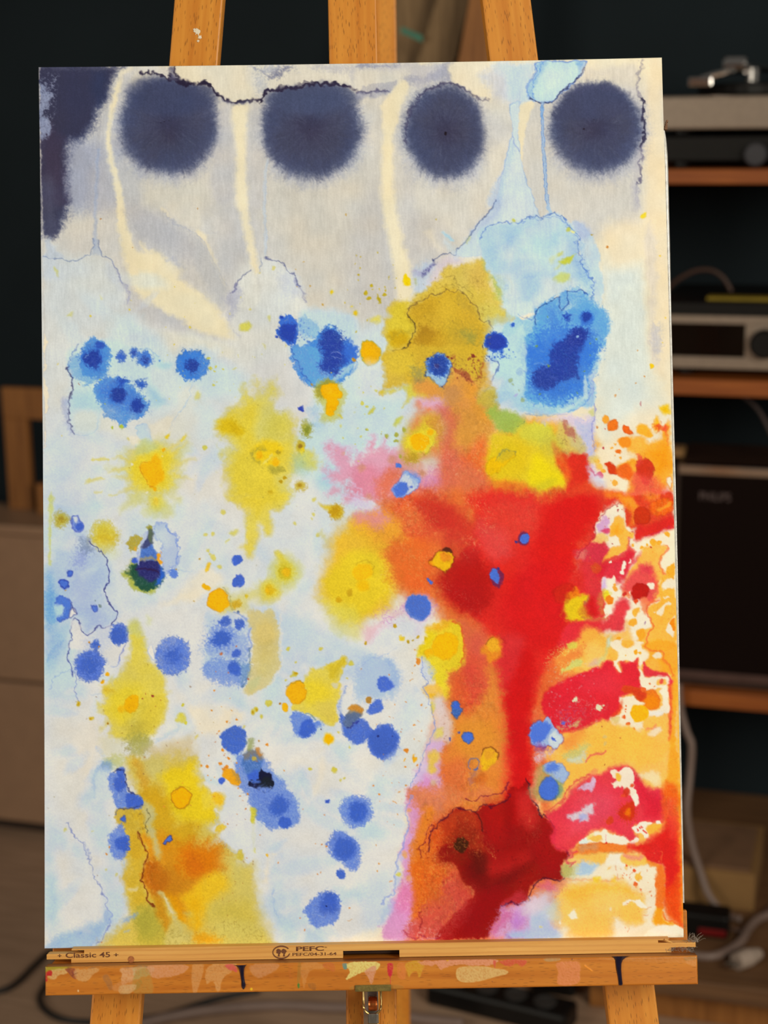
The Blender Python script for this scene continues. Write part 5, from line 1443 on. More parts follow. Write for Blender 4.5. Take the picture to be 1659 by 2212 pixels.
 P("880 1500 960 1480 1050 1540 1055 1590 1010 1640 920 1650 880 1600",(64,98,196),.97,3,1.5,gran=.4)
 WR("720 1440 880 1460 880 1620 760 1600",(170,190,232),.7,6,.18,8,91)
 L("760 1265 820 1238 858 1250 880 1320 885 1380 910 1430 930 1480 1000 1500",2.2,(30,36,90),.8,.9,2.5)
 S(80,1720)
 P("790 130 900 120 960 130 920 200 980 280 960 320 880 320 830 280 790 250 775 190",(200,166,56),.9,4,3,gran=.3)
 L("800 120 860 130 940 120 1000 105 1050 80",1.8,(40,40,80),.7,.9,2)
 L("775 180 790 130",1.6,(60,80,150),.7,.8,2)
 P("820 215 850 190 875 210 870 245 840 245",(66,104,206),.97,1.6,1,edge=(40,60,150),ew=1.2,ea=.6)
 P("710 400 760 330 800 270 840 290 880 360 915 400 915 480 890 560 870 610 820 630 760 600 720 500",(104,134,214),.96,2.5,2.5,jag=2.5,gran=.7)
 P("780 430 830 390 900 400 915 460 890 540 820 540 790 500",(62,96,192),.97,4,2,gran=.5)
 D("713 497 2.2 683 562 2.6 650 1444 2",(214,140,60))
 D("684 722 3 780 777 3 555 330 1.6 275 330 4",(206,200,110),a=.8,soft=2)
 P("1255 460 1290 430 1310 400 1335 395 1345 440 1320 465 1290 455 1270 480 1250 475",(74,116,214),.97,1.2,.8,edge=(50,50,110),ew=1.3,ea=.8)
 L("290 250 330 320 350 370 420 430 460 455 480 510 500 580 520 660 550 740 570 800 600 840 630 870 650 930 690 1000 690 1060 720 1130 750 1165 730 1210 740 1240 715 1300 680 1340 640 1420 580 1470",1.7,(116,128,184),.8,.8,3)
 L("310 300 370 390 430 440 490 470 510 560 530 660",1.2,(130,140,190),.6,.8,4)
 P("690 1120 750 1160 730 1210 740 1250 700 1260 670 1180",(156,180,228),.7,4,3)
 L("860 600 870 690",1.4,(140,170,220),.6,.9,3)
 P("850 1230 900 1190 1000 1160 960 1210 880 1260",(130,166,224),.7,6,4,gran=.4)
 P("870 1340 940 1320 920 1340 890 1350",(150,180,226),.7,4,3)
 D("430 1360 3",(140,174,226),a=.7)
 # ---------- centre bottom half: cobalt and amber drops ------------------------
 S(430,1070)
 D("360 650 0",(0,0,0),a=0)
 B(360,645,10,(64,100,200),11,.97,1.6,1.5,jag=1.8)
 B(380,850,11,(66,100,196),13,.97,1.6,1.5,jag=1.5,edge=(50,70,180),ew=1.2,ea=.5)
 P("10 880 45 875 95 920 85 945 50 940 15 905",(234,172,20),.97,1.6,.8)
 P("130 960 240 920 300 960 420 960 560 900 620 850 700 830 760 900 780 1000 700 1080 560 1060 480 1060 430 1160 340 1120 300 1180 160 1180",(214,204,106),.7,12,5)
 P("70 1040 90 980 140 940 190 935 240 955 270 1010 285 1080 250 1110 215 1145 160 1152 110 1120 80 1090",(240,176,16),.98,1.6,1,edge=(206,130,10),ew=1.4,ea=.6)
 L("220 930 270 970 300 1020 290 1080 330 1140",2.5,(140,130,50),.6,1.5,3,gran=.4)
 P("300 1060 340 1030 390 1050 400 1100 360 1120 320 1100",(200,156,30),.85,4,3,gran=.4)
 B(460,1000,4.4,(214,184,44),5,.9,2,1)
 B(690,945,22,(216,198,72),22,.85,10,3)
 B(690,945,12,(216,176,30),13,.9,4,2,gran=.3)
 B(665,950,5,(230,180,30),7,.8,3,1)
 B(850,760,33,(208,206,110),40,.75,14,5)
 B(845,770,19,(212,194,54),22,.9,9,3,gran=.2)
 P("740 560 800 560 840 620 880 700 800 720 780 640",(214,198,66),.85,7,3)
 B(840,765,13,(196,172,30),14,.7,4,2,gran=.5)
 B(850,765,9,(234,182,30),9,.9,4,1.5)
 P("1170 80 1240 100 1320 90 1400 110 1415 190 1380 230 1320 220 1270 160 1200 110",(214,184,40),.9,5,2.5)
 B(1345,160,14,(188,140,16),15,.85,7,2,gran=.5)
 P("300 0 840 0 800 140 700 170 690 330 660 380 620 300 580 320 540 500 500 620 430 560 380 510 440 470 420 360 470 200 440 120 330 60",(222,202,80),.92,9,5)
 P("400 0 800 0 640 120 560 240 500 120",(224,198,54),.7,14,5)
 P("290 370 330 340 365 335 360 370 320 390",(212,202,90),.85,5,2)
 D("225 165 6 45 380 4.4 125 385 4.4 75 550 4 125 620 6 185 710 5 935 275 3 1120 190 3.6 1105 232 2 1130 40 4 1175 395 4 90 590 3",(212,200,90),a=.85,soft=2.5)
 P("45 740 60 690 80 670 95 700 70 740 50 760",(232,186,40),.9,2.5,1.5)
 P("250 460 280 430 290 440 260 470",(216,206,100),.7,3,1)
 P("1170 380 1220 340 1250 460 1200 400",(206,200,130),.6,5,3)
 D("375 1157 3 130 1243 2.4",(90,110,140))
 # group with three cobalt drops
 P("60 1260 110 1180 240 1170 330 1180 430 1230 530 1300 500 1370 490 1450 500 1600 480 1750 400 1870 300 1860 180 1800 40 1740 20 1600 60 1400",(176,194,226),.8,9,5,gran=.2)
 P("300 1320 480 1400 480 1640 300 1640 60 1600 60 1460",(130,158,218),.6,14,6,gran=.7)
 L("320 1170 400 1200 470 1250 535 1300 500 1330 480 1390 490 1450 500 1500 480 1540",3,(92,124,206),.8,2,4,gran=.3)
 B(245,1250,12,CB,11,.97,2.5,1.5,gran=.6)
 B(380,1285,12,CB,12,.97,2.5,1.5,gran=.6)
 B(210,1420,30,(104,136,214),26,.85,9,3,gran=.9)
 B(205,1425,21,(62,98,190),17,1,5,2,gran=.5)
 S(430,1390)
 P("60 180 200 140 330 160 400 200 490 190 500 280 470 370 400 440 320 430 200 390 40 300",(112,144,216),.85,6,4,jag=2,gran=.7)
 P("330 170 490 190 495 270 470 360 410 400 400 280",(106,144,176),.7,7,4,gran=.5)
 B(335,250,15,(62,98,192),17,1,4,2,gran=.4)
 B(365,92,9,(66,100,194),9,.97,2,1.5,jag=1,gran=.3)
 L("500 40 480 150 500 210 490 300 460 380 420 430",1.8,(60,100,140),.8,1,2.5)
 P("500 -320 600 -300 720 -330 760 -240 800 -170 800 -20 790 100 800 200 740 300 700 400 620 460 540 500 480 510 440 470 490 380 500 280 500 150 520 0 500 -160",(212,196,128),.92,5,4,jag=2,mott=.1,gran=.15)
 P("580 -200 700 -240 760 -100 700 0 560 0",(222,196,110),.7,12,5)
 P("560 0 720 0 720 200 640 320 560 280",(206,188,110),.7,14,5,gran=.4)
 P("500 380 600 320 560 420 500 470",(188,194,140),.6,7,4)
 L("810 -300 800 0 790 80 810 180 760 300 700 400",3,(226,216,186),.7,2,4)
 D("205 97 2.6 152 275 1.6 480 352 1.4 363 30 2 275 295 1.4",(196,110,60))
 # yellow comet
 P("1370 160 1400 130 1450 150 1440 200 1400 230 1390 300 1380 380 1420 430 1370 560 1360 680 1370 740 1270 820 1200 760 1060 700 930 660 960 580 1060 480 1040 400 1080 300 1130 240 1200 260 1300 200",(222,200,74),.95,5,4,jag=2.5,gran=.1)
 P("1040 400 1130 350 1240 380 1300 500 1220 600 1080 600 1060 500",(232,204,44),.8,14,5)
 P("1280 230 1370 190 1420 130 1450 160 1430 210 1380 240 1350 320 1290 330",(206,178,40),.8,6,3,gran=.2)
 P("1140 620 1300 580 1360 700 1270 760",(214,190,84),.7,10,5,gran=.3)
 P("1310 400 1370 400 1370 440 1330 440",(206,204,190),.7,3,2)
 P("860 450 890 410 940 375 1000 370 1045 395 1050 440 1065 490 1040 550 1000 590 940 600 890 560 865 500",(240,174,18),.98,1.6,.9,edge=(196,126,10),ew=1.4,ea=.6)
 L("860 440 910 395 980 372 1040 385",1.4,(120,110,40),.6,.8,1.5)
 P("808 640 820 605 855 598 880 625 875 665 855 685 820 670",(240,176,20),.98,1.4,.7,edge=(206,140,10),ew=1.2,ea=.5)
 B(1280,942,12.5,(226,206,90),14.5,.6,3,1)
 B(1280,942,9.5,(242,178,12),11,.98,1.8,.8)
 D("945 305 5.6 1505 200 6 680 595 8 520 680 5.6 555 655 5.6 612 725 4 910 330 3 870 50 5 960 195 2.4 1197 45 5 850 370 3 1098 1243 4.4 1345 1265 6 1395 1368 2 1430 1350 2 1460 355 2 1375 880 2.6 1490 1030 2 440 835 2",(204,190,60),a=.85,soft=2.2)
 D("950 300 3 518 685 3 560 660 3",(190,150,24),soft=1.6)
 D("795 598 2.6 262 768 2.4 590 970 2 1600 256 2",(186,130,50))
 # lower cobalt drops
 P("910 700 990 680 1080 720 1150 780 1180 760 1240 810 1220 830 1180 830 1140 880 1060 930 1010 935 940 900 910 800",(100,134,214),.95,2.5,2,jag=2,gran=.6)
 P("990 850 1010 790 1080 760 1140 800 1140 870 1090 920 1020 930 985 900",(62,98,196),.98,3,1.5,gran=.5)
 L("1060 700 1120 730 1160 760",3,(70,120,150),.7,2,2.5)
 D("1210 853 1.2",(60,40,60))
 P("215 930 245 870 325 818 400 830 450 870 470 940 470 1000 430 1050 370 1095 310 1095 260 1060 215 1000",(66,102,194),.98,2.4,1.4,jag=2,gran=.3)
 P("420 1100 520 1080 600 1130 680 1180 720 1280 820 1350 900 1480 960 1560 1000 1700 960 1790 800 1830 640 1780 560 1700 500 1521 420 1470 330 1290 360 1160",(108,140,214),.95,4,3,jag=2,gran=.6)
 P("420 1180 450 1090 500 1050 560 1060 620 1120 620 1180 600 1240 640 1300 600 1370 520 1380 470 1320 430 1260",(76,116,182),.95,4,2,gran=.15)
 P("440 1100 500 1050 580 1050 630 1120 600 1150 540 1110 470 1130",(140,122,96),.75,6,3,gran=.3)
 P("480 960 540 940 530 1040 490 1050",(150,158,96),.8,4,2.5,gran=.3)
 P("555 1060 565 1030 605 1045 590 1070 620 1100 590 1100",(190,130,64),.85,2,1.5)
 B(540,1137,5,(196,170,70),5,.9,2,1.2)
 P("470 1300 560 1260 600 1300 590 1350 520 1380 480 1350",(62,100,206),.9,4,2)
 P("490 1390 520 1355 560 1380 600 1330 590 1300 610 1240 640 1280 680 1300 710 1340 730 1400 710 1450 650 1485 590 1470 560 1430 500 1430",(22,24,52),.97,1.6,1.5,jag=2.5)
 P("600 1400 640 1340 700 1350 720 1400 690 1460 630 1460",(30,36,40),.8,5,2)
 L("500 1375 545 1385 590 1370",5,(74,112,200),.9,2,2)
 D("540 1360 4",(70,108,200),a=.0)
 P("225 1290 240 1250 300 1240 350 1270 400 1330 405 1390 360 1412 310 1400 270 1350 230 1330",(236,160,26),.97,1.8,1.2,edge=(206,130,20),ew=1.3,ea=.4)
 P("310 1260 370 1290 400 1340 390 1380 350 1330",(150,132,90),.75,5,2.5,gran=.3)
 B(222,1372,7,(64,98,200),7.5,.97,1.6,1)
 D("258 1222 4.4 235 1245 3 288 1132 3.4 198 1200 3 70 1228 3.4 17 1213 2 228 1060 3.4 190 880 2 120 668 2.2 357 753 2.6 262 768 2 680 1005 3.2 78 1310 1.6 377 1435 1.6 843 1268 1.6 147 1327 1.4 135 460 2 488 1495 3 365 1180 2 318 668 1.2 295 545 1.2 210 626 1",(226,140,44))
 P("130 1490 160 1460 205 1470 220 1521 240 1600 170 1580 140 1540",(236,186,36),.92,4,3,jag=2)
 P("1430 790 1450 740 1480 680 1500 630 1560 610 1610 640 1615 700 1580 750 1540 790 1480 840 1440 820",(140,128,106),.9,3,2)
 P("1470 660 1490 630 1540 610 1600 630 1610 680 1550 660",(206,136,40),.95,3,1.5)
 P("1400 700 1450 730 1620 740 1680 820 1690 920 1640 980 1560 1010 1500 970 1430 900 1410 820 1390 760",(70,104,196),.97,3,2,jag=1.5,gran=.4)
 P("1430 800 1440 750 1490 700 1600 680 1610 720 1560 770 1510 820 1470 840",(90,108,140),.9,4,2)
 P("1470 660 1500 625 1550 612 1610 640 1612 690 1540 670",(200,136,50),.9,4,1.5)
 L("1470 835 1500 840 1530 800 1580 775",3,(34,40,130),.8,1.4,2)
 L("1390 690 1395 600 1420 520 1460 440",4,(96,130,206),.7,3,4,gran=.4)
 S(780,1390)
 P("-80 420 -40 200 60 130 200 130 320 180 370 260 380 380 330 500 200 560 60 560 -60 560",(166,188,228),.9,10,5,gran=.4)
 P("240 140 340 200 380 280 360 400 300 380 310 280 250 200",(150,176,224),.6,6,4,gran=.6)
 L("0 220 60 170 120 145 240 125 280 80 330 30",1.4,(140,164,214),.6,.9,3)
 P("280 80 360 20 520 0 600 80 600 250 560 400 420 500 400 300 330 180",(222,216,200),.85,12,5)
 P("430 450 560 680 540 820 430 880 380 700",(190,206,228),.55,22,6)
 P("150 400 180 340 240 325 300 370 325 430 260 475 190 470 150 440",(70,104,200),.97,2.4,1.5,jag=1.5,gran=.4)
 P("80 610 120 570 190 560 215 620 200 670 110 695 55 690 55 650 85 640",(72,106,200),.97,2.4,1.5,jag=1.5,gran=.4)
 B(65,557,6.8,(178,130,50),6.8,.97,1.4,.8)
 P("55 870 130 850 180 805 260 800 330 860 370 940 370 1040 320 1130 260 1150 130 1140 70 1070 50 960",(76,110,204),.96,3,2,jag=2,gran=.6)
 P("80 890 140 860 240 820 320 880 350 960 340 1040 280 1100 140 1110 80 1040 60 960",CB,.98,4,2,gran=.3)
 D("155 920 2.6 300 920 1.4",(30,40,110))
 P("230 1160 380 1040 420 1060 360 1150 260 1200",(176,196,228),.6,9,4)
 D("565 180 5 548 160 2 442 1070 4.4 528 812 2.6 585 605 2.2 437 1407 2 112 1420 1.8 550 1222 2 172 1503 2 440 1237 1.6 515 958 1.2 590 875 1 500 300 1 375 1478 1.4 297 1390 1.2 325 598 1.2 715 730 1.4 630 637 1 522 70 1.8 583 98 2 530 212 1.4 277 307 1.4 435 582 1.2",(226,136,40))
 P("520 1180 515 1110 530 1140 552 1135 548 1165 525 1190",(240,168,24),.95,1.4,.8)
 P("420 1175 425 1150 438 1145 432 1170",(240,168,40),.9,1.2,.6)
 L("475 380 500 348",1.6,(222,140,50),.8,.7,.4)
 L("560 765 573 780",1.4,(206,150,90),.8,.7,.4)
 L("550 978 568 984",1.4,(206,150,90),.8,.7,.4)
 S(430,1720)
 P("470 30 560 -60 720 -80 900 -20 950 80 950 190 900 260 850 290 720 320 640 270 570 210 540 120",(112,142,214),.95,4,3,jag=2,gran=.7)
 P("700 80 740 20 820 0 880 60 870 150 820 190 740 180 700 140",(62,98,192),.98,6,2,gran=.5)
 P("560 -80 700 -60 720 60 640 100 560 0",(100,130,210),.5,10,5,gran=.6)
 B(845,260,12,(64,100,198),12,.97,2,1.5,jag=1.5)
 B(1270,55,5.4,(58,90,190),5,.97,1.4,1,jag=1)
 B(1570,150,35,(100,132,212),33,.95,4,2.5,jag=2,gran=.8)
 B(1575,150,20,(60,96,190),21,1,6,2,gran=.4)
 P("1285 480 1300 400 1350 350 1420 335 1480 380 1560 420 1595 490 1610 570 1600 680 1560 740 1480 720 1430 650 1340 600 1290 540",(94,126,210),.96,4,2.5,jag=2,gran=.7)
 P("1340 500 1370 420 1440 400 1520 440 1560 520 1540 600 1460 640 1390 610 1350 560",(60,96,190),.98,7,2,gran=.4)
 B(1420,778,9.5,(62,98,194),11,.97,1.6,1.2,jag=1.2,gran=.3)
 P("1050 1150 1080 1080 1110 1030 1170 980 1250 940 1330 945 1380 990 1405 1060 1400 1180 1340 1270 1260 1290 1140 1300 1100 1240 1070 1190",(96,128,210),.96,3,2.5,jag=2,gran=.6)
 P("1200 1060 1250 960 1330 950 1380 1010 1370 1100 1330 1160 1250 1170 1200 1130",(62,96,192),.97,8,3,gran=.5)
 D("1265 1090 1.6",(20,24,70))
 P("505 110 540 120 560 170 550 200 545 270 520 270 510 190",(206,196,60),.9,3,2)
 P("555 505 570 520 565 555 550 540",(214,208,90),.85,3,1.2)
 P("660 570 690 580 680 605 665 595",(236,176,40),.95,1.4,1)
 D("460 128 2 600 380 1.4 778 662 1.8 1268 503 1.8 1228 492 1.6 1055 1332 1.6 1005 1205 1.4 1495 1107 1.8 1178 769 1.4 280 275 1.6 238 260 1 370 177 1 1245 192 1 1150 473 1 405 0 1.4 1037 130 1 470 611 1 1216 760 1",(214,130,60))
 L("1475 1225 1525 1221",1.6,(206,160,110),.8,.7,.4)
 L("740 930 750 1030 760 1150 800 1210",2,(150,178,226),.6,1.4,4)
 L("540 280 545 420 530 540",5,(206,206,150),.4,4,3)
 P("1600 850 1700 930 1659 980 1500 950",(186,204,228),.5,10,5)
 P("1350 900 1500 940 1659 990 1640 1010 1480 990",(184,204,230),.5,8,4)
 # ---------- centre blobs in the warm field ------------------------------------
 S(770,1070)
 B(60,770,26,(226,196,40),22,.8,8,3,gran=.2)
 P("-40 760 0 710 60 690 120 690 150 740 140 800 80 840 0 840 -40 800",(240,184,24),.95,3,1.5)
 B(60,900,15,(238,184,20),13,.9,5,2)
 L("-30 690 60 660 120 670 160 720 160 790",2,(170,130,30),.5,1,3)
 P("-110 970 -70 930 -60 980 -90 1000",(190,150,30),.8,3,2)
 B(-185,1045,6,(206,160,24),7,.9,2.5,1.2)
 P("700 660 740 620 790 560 860 560 930 560 945 640 920 720 860 768 810 730 730 690",(232,178,24),.97,2,1.5,jag=2,edge=(120,30,16),ew=2,ea=.7)
 P("830 590 900 580 920 630 880 660 840 640",(232,130,30),.75,5,3)
 P("690 660 740 640 760 700 720 700",(236,130,20),.8,4,2)
 P("830 545 870 525 920 540 930 565 880 565",(80,34,24),.9,2,1.5)
 P("690 825 720 835 748 855 735 885 710 865",(66,106,206),.97,1.2,.8,edge=(100,60,110),ew=1.2,ea=.5)
 P("1310 770 1370 740 1430 770 1460 830 1420 900 1390 920 1330 880",(90,36,90),.75,2.5,2,jag=1.5)
 P("1310 780 1350 745 1390 760 1400 800 1415 840 1390 880 1350 865 1320 830",(70,112,206),.97,1.5,1.2,jag=1)
 D("1402 740 2.6 1572 458 3.4",(70,50,120))
 P("1590 460 1600 390 1640 360 1700 380 1700 480 1640 500",(84,36,90),.8,2.5,1.5,jag=1)
 P("1610 440 1640 390 1690 385 1715 420 1690 475 1640 480",(72,110,206),.97,1.5,1,jag=.8)
 P("460 1060 560 1000 640 970 740 1040 800 1120 720 1180 640 1260 520 1250 450 1180",(204,150,200),.7,8,5,gran=.4)
 P("470 1110 490 1030 540 995 610 980 680 1010 735 1080 725 1150 680 1220 620 1245 540 1230 490 1180",(70,108,198),.98,2,1.2,jag=1.5,gran=.2,edge=(130,150,216),ew=2,ea=.3)
 P("300 1180 460 1160 500 1240 600 1270 680 1300 640 1400 480 1521 200 1521 120 1420 60 1380 160 1320 240 1240",(208,210,212),.9,12,6,gran=.1)
 P("60 1330 160 1270 260 1200 380 1150 440 1180 320 1260 200 1380 100 1440",(222,176,180),.8,14,6,gran=.2)
 P("560 1300 640 1290 640 1400 560 1460",(218,200,206),.6,12,5)
 P("340 1430 520 1380 640 1440 620 1521 360 1521",(222,216,196),.7,12,5)
 D("430 1425 7",(226,196,60),jag=2)
 D("595 1402 3.6 550 1442 2.6 500 1455 3.6 360 1300 4 685 1428 5 740 1375 3 80 1460 3",(190,156,40),jag=1)
 WR("160 1150 460 1100 480 1240 240 1300",(190,120,190),.6,6,.18,14,95)
 WR("0 60 240 100 330 240 200 300 0 200",(176,116,190),.6,6,.2,14,97)
 P("0 20 160 80 220 150 120 160 0 130 -80 90",(206,200,222),.75,9,5,gran=.4)
 P("0 170 200 160 300 240 200 330 80 300 0 260",(222,140,170),.7,16,6,gran=.3)
 # blue splash in the pink
 S(770,750)
 P("350 1430 370 1360 430 1310 470 1240 490 1230 540 1280 600 1320 600 1380 560 1440 500 1470 430 1495 380 1480",(188,206,232),.95,2,2,jag=2,gran=.2,edge=(80,100,190),ew=1.6,ea=.6)
 P("352 1430 375 1370 420 1345 480 1360 500 1420 470 1470 420 1492 375 1475",(72,110,206),.98,3.5,1.5,gran=.3)
 P("470 1235 530 1240 600 1280 620 1320 600 1350 540 1300 500 1260",(110,150,220),.75,5,3,gran=.5)
 P("540 1310 580 1320 590 1370 560 1400 545 1350",(156,182,228),.8,3,2,gran=.5)
 P("520 1395 545 1390 540 1410 525 1410",(70,100,200),.8,1.5,1)
 B(412,1180,7,(74,120,214),5.5,.97,1.4,.8)
 B(635,1262,7,(186,130,90),6,.7,4,2,gran=.4)
 # blue star on the ochre
 P("655 290 690 230 680 130 700 110 760 90 800 60 840 80 900 110 940 170 930 240 910 310 870 370 845 400 800 370 740 330 690 310",(150,190,226),.95,2,2,jag=2.5,gran=.4,edge=(40,60,120),ew=1.8,ea=.7)
 P("690 210 700 140 760 95 830 90 900 130 930 190 910 260 850 300 770 290 710 260",(56,104,196),.95,4,2.5,jag=1.5,gran=.7)
 B(805,185,20,(40,66,150),22,.95,7,2,gran=.4)
 B(780,190,5,(70,50,100),5,.6,4,1)
 D("690 125 3 665 290 3 670 260 2 845 395 1.6",(44,60,120))
 P("940 110 960 140 950 200 1000 220 1040 240 1100 250 1110 300 1150 340 1120 350 1060 300 1000 260 950 230",(150,60,46),.7,4,4,jag=3,gran=.5)
 P("1160 370 1200 330 1240 230 1255 170 1230 240 1210 300",(150,56,40),.7,4,3,jag=2,gran=.4)
 D("1145 95 4 900 100 3 935 115 3",(130,50,40),jag=1.5,gran=.4)
 WR("960 100 1220 80 1230 300 1100 330 980 240",(150,120,50),.6,7,.14,12,99)
 WR("300 30 560 20 560 280 320 300",(150,130,50),.45,10,.1,14,101)
 P("540 200 660 230 660 320 560 330",(140,140,90),.6,10,5,gran=.6)
 # yellow lamp lower centre
 S(770,1070)
 P("620 1480 680 1420 680 1330 760 1290 880 1250 960 1260 1020 1300 1040 1380 1060 1480 1060 1521 1080 1560 1060 1640 980 1720 900 1780 860 1900 820 1960 760 1860 720 1760 720 1620 660 1620 600 1560",(226,200,40),.95,7,5,jag=2)
 P("680 1330 760 1290 860 1260 920 1280 880 1330 800 1360",(232,160,40),.7,9,4)
 P("640 1440 760 1380 720 1500 660 1560",(224,196,20),.7,8,4,jag=3)
 L("960 1262 1020 1300 1040 1370 1058 1460 1055 1560 1030 1660",3,(214,60,30),.7,2,2)
 P("740 1521 760 1440 830 1390 910 1375 970 1420 985 1500 980 1560 920 1640 860 1640 780 1600",(242,180,14),.95,2.5,1.5,edge=(220,160,20),ew=1.5,ea=.5)
 P("1260 1480 1290 1430 1350 1400 1420 1430 1440 1500 1440 1580 1400 1640 1320 1660 1280 1600 1220 1560",(232,146,30),.85,6,4)
 P("1280 1480 1310 1440 1370 1430 1410 1480 1410 1540 1350 1570 1300 1540",(234,170,40),.85,4,2)
 L("1280 1480 1310 1440 1340 1425",1.8,(90,40,20),.7,.9,2)
 L("1380 1400 1440 1430 1470 1490",2,(170,30,24),.5,1.5,3)
 S(780,1390)
 B(672,100,9.5,(242,178,20),10,.97,1.6,1,edge=(200,170,30),ew=1.4,ea=.5)
 P("640 150 720 130 800 250 850 380 870 500 830 560 760 480 740 380 690 330 680 220",(228,206,50),.85,8,4)
 P("600 170 680 200 720 330 640 400 600 340",(190,200,222),.7,6,4,gran=.4)
 WR("600 170 700 220 700 400 620 420",(120,150,216),.7,6,.18,6,103)
 P("610 440 660 400 740 390 790 440 800 500 760 550 690 560 640 500",(240,186,80),.85,6,4,gran=.2)
 P("670 500 720 500 740 530 690 545",(226,170,30),.7,4,3)
 P("680 600 700 590 725 640 715 690 690 680",(216,190,50),.9,3,2)
 P("720 560 800 540 860 640 900 800 880 980 820 1000 760 1100 680 1050 700 900 730 760",(214,208,206),.8,12,5,gran=.15)
 P("740 880 790 850 780 950 740 1020",(222,206,90),.75,5,3)
 P("660 1240 680 1110 740 1080 780 1100 740 1200 720 1300 690 1320",(228,194,60),.85,7,4)
 P("640 1010 700 980 790 960 840 1000 780 1100 800 1180 780 1300 800 1400 780 1521 480 1521 470 1420 520 1330 580 1260 620 1130",(212,170,206),.88,8,5,gran=.2)
 P("680 1080 740 1070 780 1120 740 1220 730 1300 690 1320 660 1260 660 1160",(226,190,70),.85,7,4,gran=.15)
 P("560 1300 660 1320 740 1400 780 1521 540 1521",(218,142,196),.8,12,5,gran=.2)
 P("480 1400 560 1280 620 1150 660 1260 620 1320 540 1400",(204,192,222),.7,8,4,gran=.2)
 WR("740 1240 820 1240 820 1500 740 1500",(146,60,140),.65,6,.2,8,105)
 P("690 1360 750 1360 740 1430 700 1430",(206,176,120),.7,5,3)
 B(540,1440,6,(226,160,70),6,.75,4,2,gran=.4)
 B(600,1480,6,(222,140,120),6,.6,5,2)
 L("600 150 605 290 640 400 600 440 640 500 670 600 700 690 725 750 730 850 690 900 680 980 640 1010 620 1080 610 1140 590 1230 560 1310 520 1350 475 1400 480 1470 500 1530",2,(120,140,206),.8,.9,3)
 WR("680 820 740 800 720 1000 640 1080 620 1000",(150,172,220),.6,6,.16,8,107)
 # blue pair on the orange
 P("895 650 900 600 940 580 965 600 975 645 997 660 985 700 960 750 930 745 900 700",(56,100,176),.97,1.8,1.3,jag=1.5,edge=(50,60,110),ew=1.4,ea=.5)
 P("905 640 920 595 955 595 970 650 930 650",(64,104,208),.9,2.5,1)
 P("995 930 1010 890 1050 878 1100 890 1112 940 1090 980 1060 995 1015 965",(60,104,190),.97,1.8,1.2,jag=1.2,edge=(60,70,130),ew=1.5,ea=.6)
 P("1015 930 1040 890 1090 900 1095 950 1050 965",(72,112,216),.8,3,1)
 D("962 882 2.8 867 945 2.6 868 962 2",(84,84,150))
 P("1190 1130 1220 1070 1280 1045 1340 1080 1360 1110 1340 1180 1280 1240 1210 1270 1180 1200",(232,178,30),.92,4,2,gran=.1)
 P("1220 1080 1290 1060 1340 1090 1310 1150 1240 1170",(224,150,40),.8,5,3)
 L("1190 1120 1220 1065 1280 1042 1330 1070 1362 1110 1340 1170",2,(110,50,20),.8,.9,2)
 L("1075 1250 1060 1210 1075 1170 1120 1150 1155 1175 1160 1220 1130 1255",3,(92,104,160),.75,1.2,2.5)
 P("1110 1250 1150 1230 1140 1260 1120 1262",(70,110,190),.85,1.6,1)
 P("1080 1290 1140 1280 1120 1360 1090 1420",(150,110,130),.5,6,4,gran=.5)
 P("1130 1340 1200 1310 1240 1350 1200 1400 1140 1390",(206,96,30),.6,8,5)
 # ---------- dark red rose ----------------------------------------------------
 S(780,1720)
 P("460 40 560 -80 700 -100 820 -40 820 100 700 160 600 200 560 330 530 520 500 700 540 800 500 980 520 1150 560 1300 520 1420 250 1420 220 1320 280 1200 300 1050 380 900 400 760 380 600 440 430 490 320 460 210",(214,150,200),.9,8,5,gran=.25)
 P("370 900 460 850 520 980 500 1150 420 1250 340 1150 330 1020",(224,120,166),.8,14,6,gran=.35)
 P("300 1200 440 1150 480 1300 440 1420 270 1420 240 1330",(218,150,196),.8,12,6,gran=.3)
 P("560 500 600 560 560 640 500 700 460 600 500 400",(206,160,214),.6,10,5,gran=.3)
 P("480 -60 800 -100 1000 -60 1260 -80 1280 40 1100 60 1040 40 920 120 800 180 700 300 640 420 600 600 560 900 520 780 500 640 560 320 610 180",(222,122,70),.9,12,6,gran=.3)
 P("540 420 600 240 650 130 700 100 740 180 680 300 640 450 600 640 620 800 700 900 740 1050 660 1180 560 1240 500 1250 540 1060 520 860 500 660",(226,126,36),.93,10,6,gran=.3)
 P("500 700 700 640 840 700 880 800 860 960 780 1100 620 1180 540 1200 560 1000",(230,104,26),.9,14,6,gran=.3)
 P("700 1020 840 940 960 860 1060 960 1040 1060 920 1160 760 1250 620 1400 480 1400 560 1240",(218,90,66),.92,12,6,gran=.25)
 P("840 780 940 760 1040 900 1120 980 960 1060 860 1000 800 900",(208,60,56),.8,12,6,gran=.2)
 P("460 1300 640 1220 800 1250 860 1380 800 1420 480 1420",(208,82,76),.85,8,5,gran=.3)
 P("940 120 1040 140 1120 160 1250 90 1360 60 1480 0 1480 -100 1560 -60 1640 -150 1700 60 1740 100 1790 220 1850 210 1940 330 1930 500 2060 560 2040 700 2000 850 1860 830 1720 880 1659 1040 1560 1090 1440 1100 1380 1220 1300 1320 1240 1410 760 1410 860 1240 980 1100 1110 970 1020 840 940 700 860 640 780 620 760 560 700 560 690 400 760 280 840 210",(148,17,15),.98,3,3,jag=1.5,gran=.3)
 P("640 640 780 620 960 800 1100 960 1110 1010 980 1110 840 1260 700 1330 560 1250 560 1000",(214,92,40),.5,22,6,gran=.3)
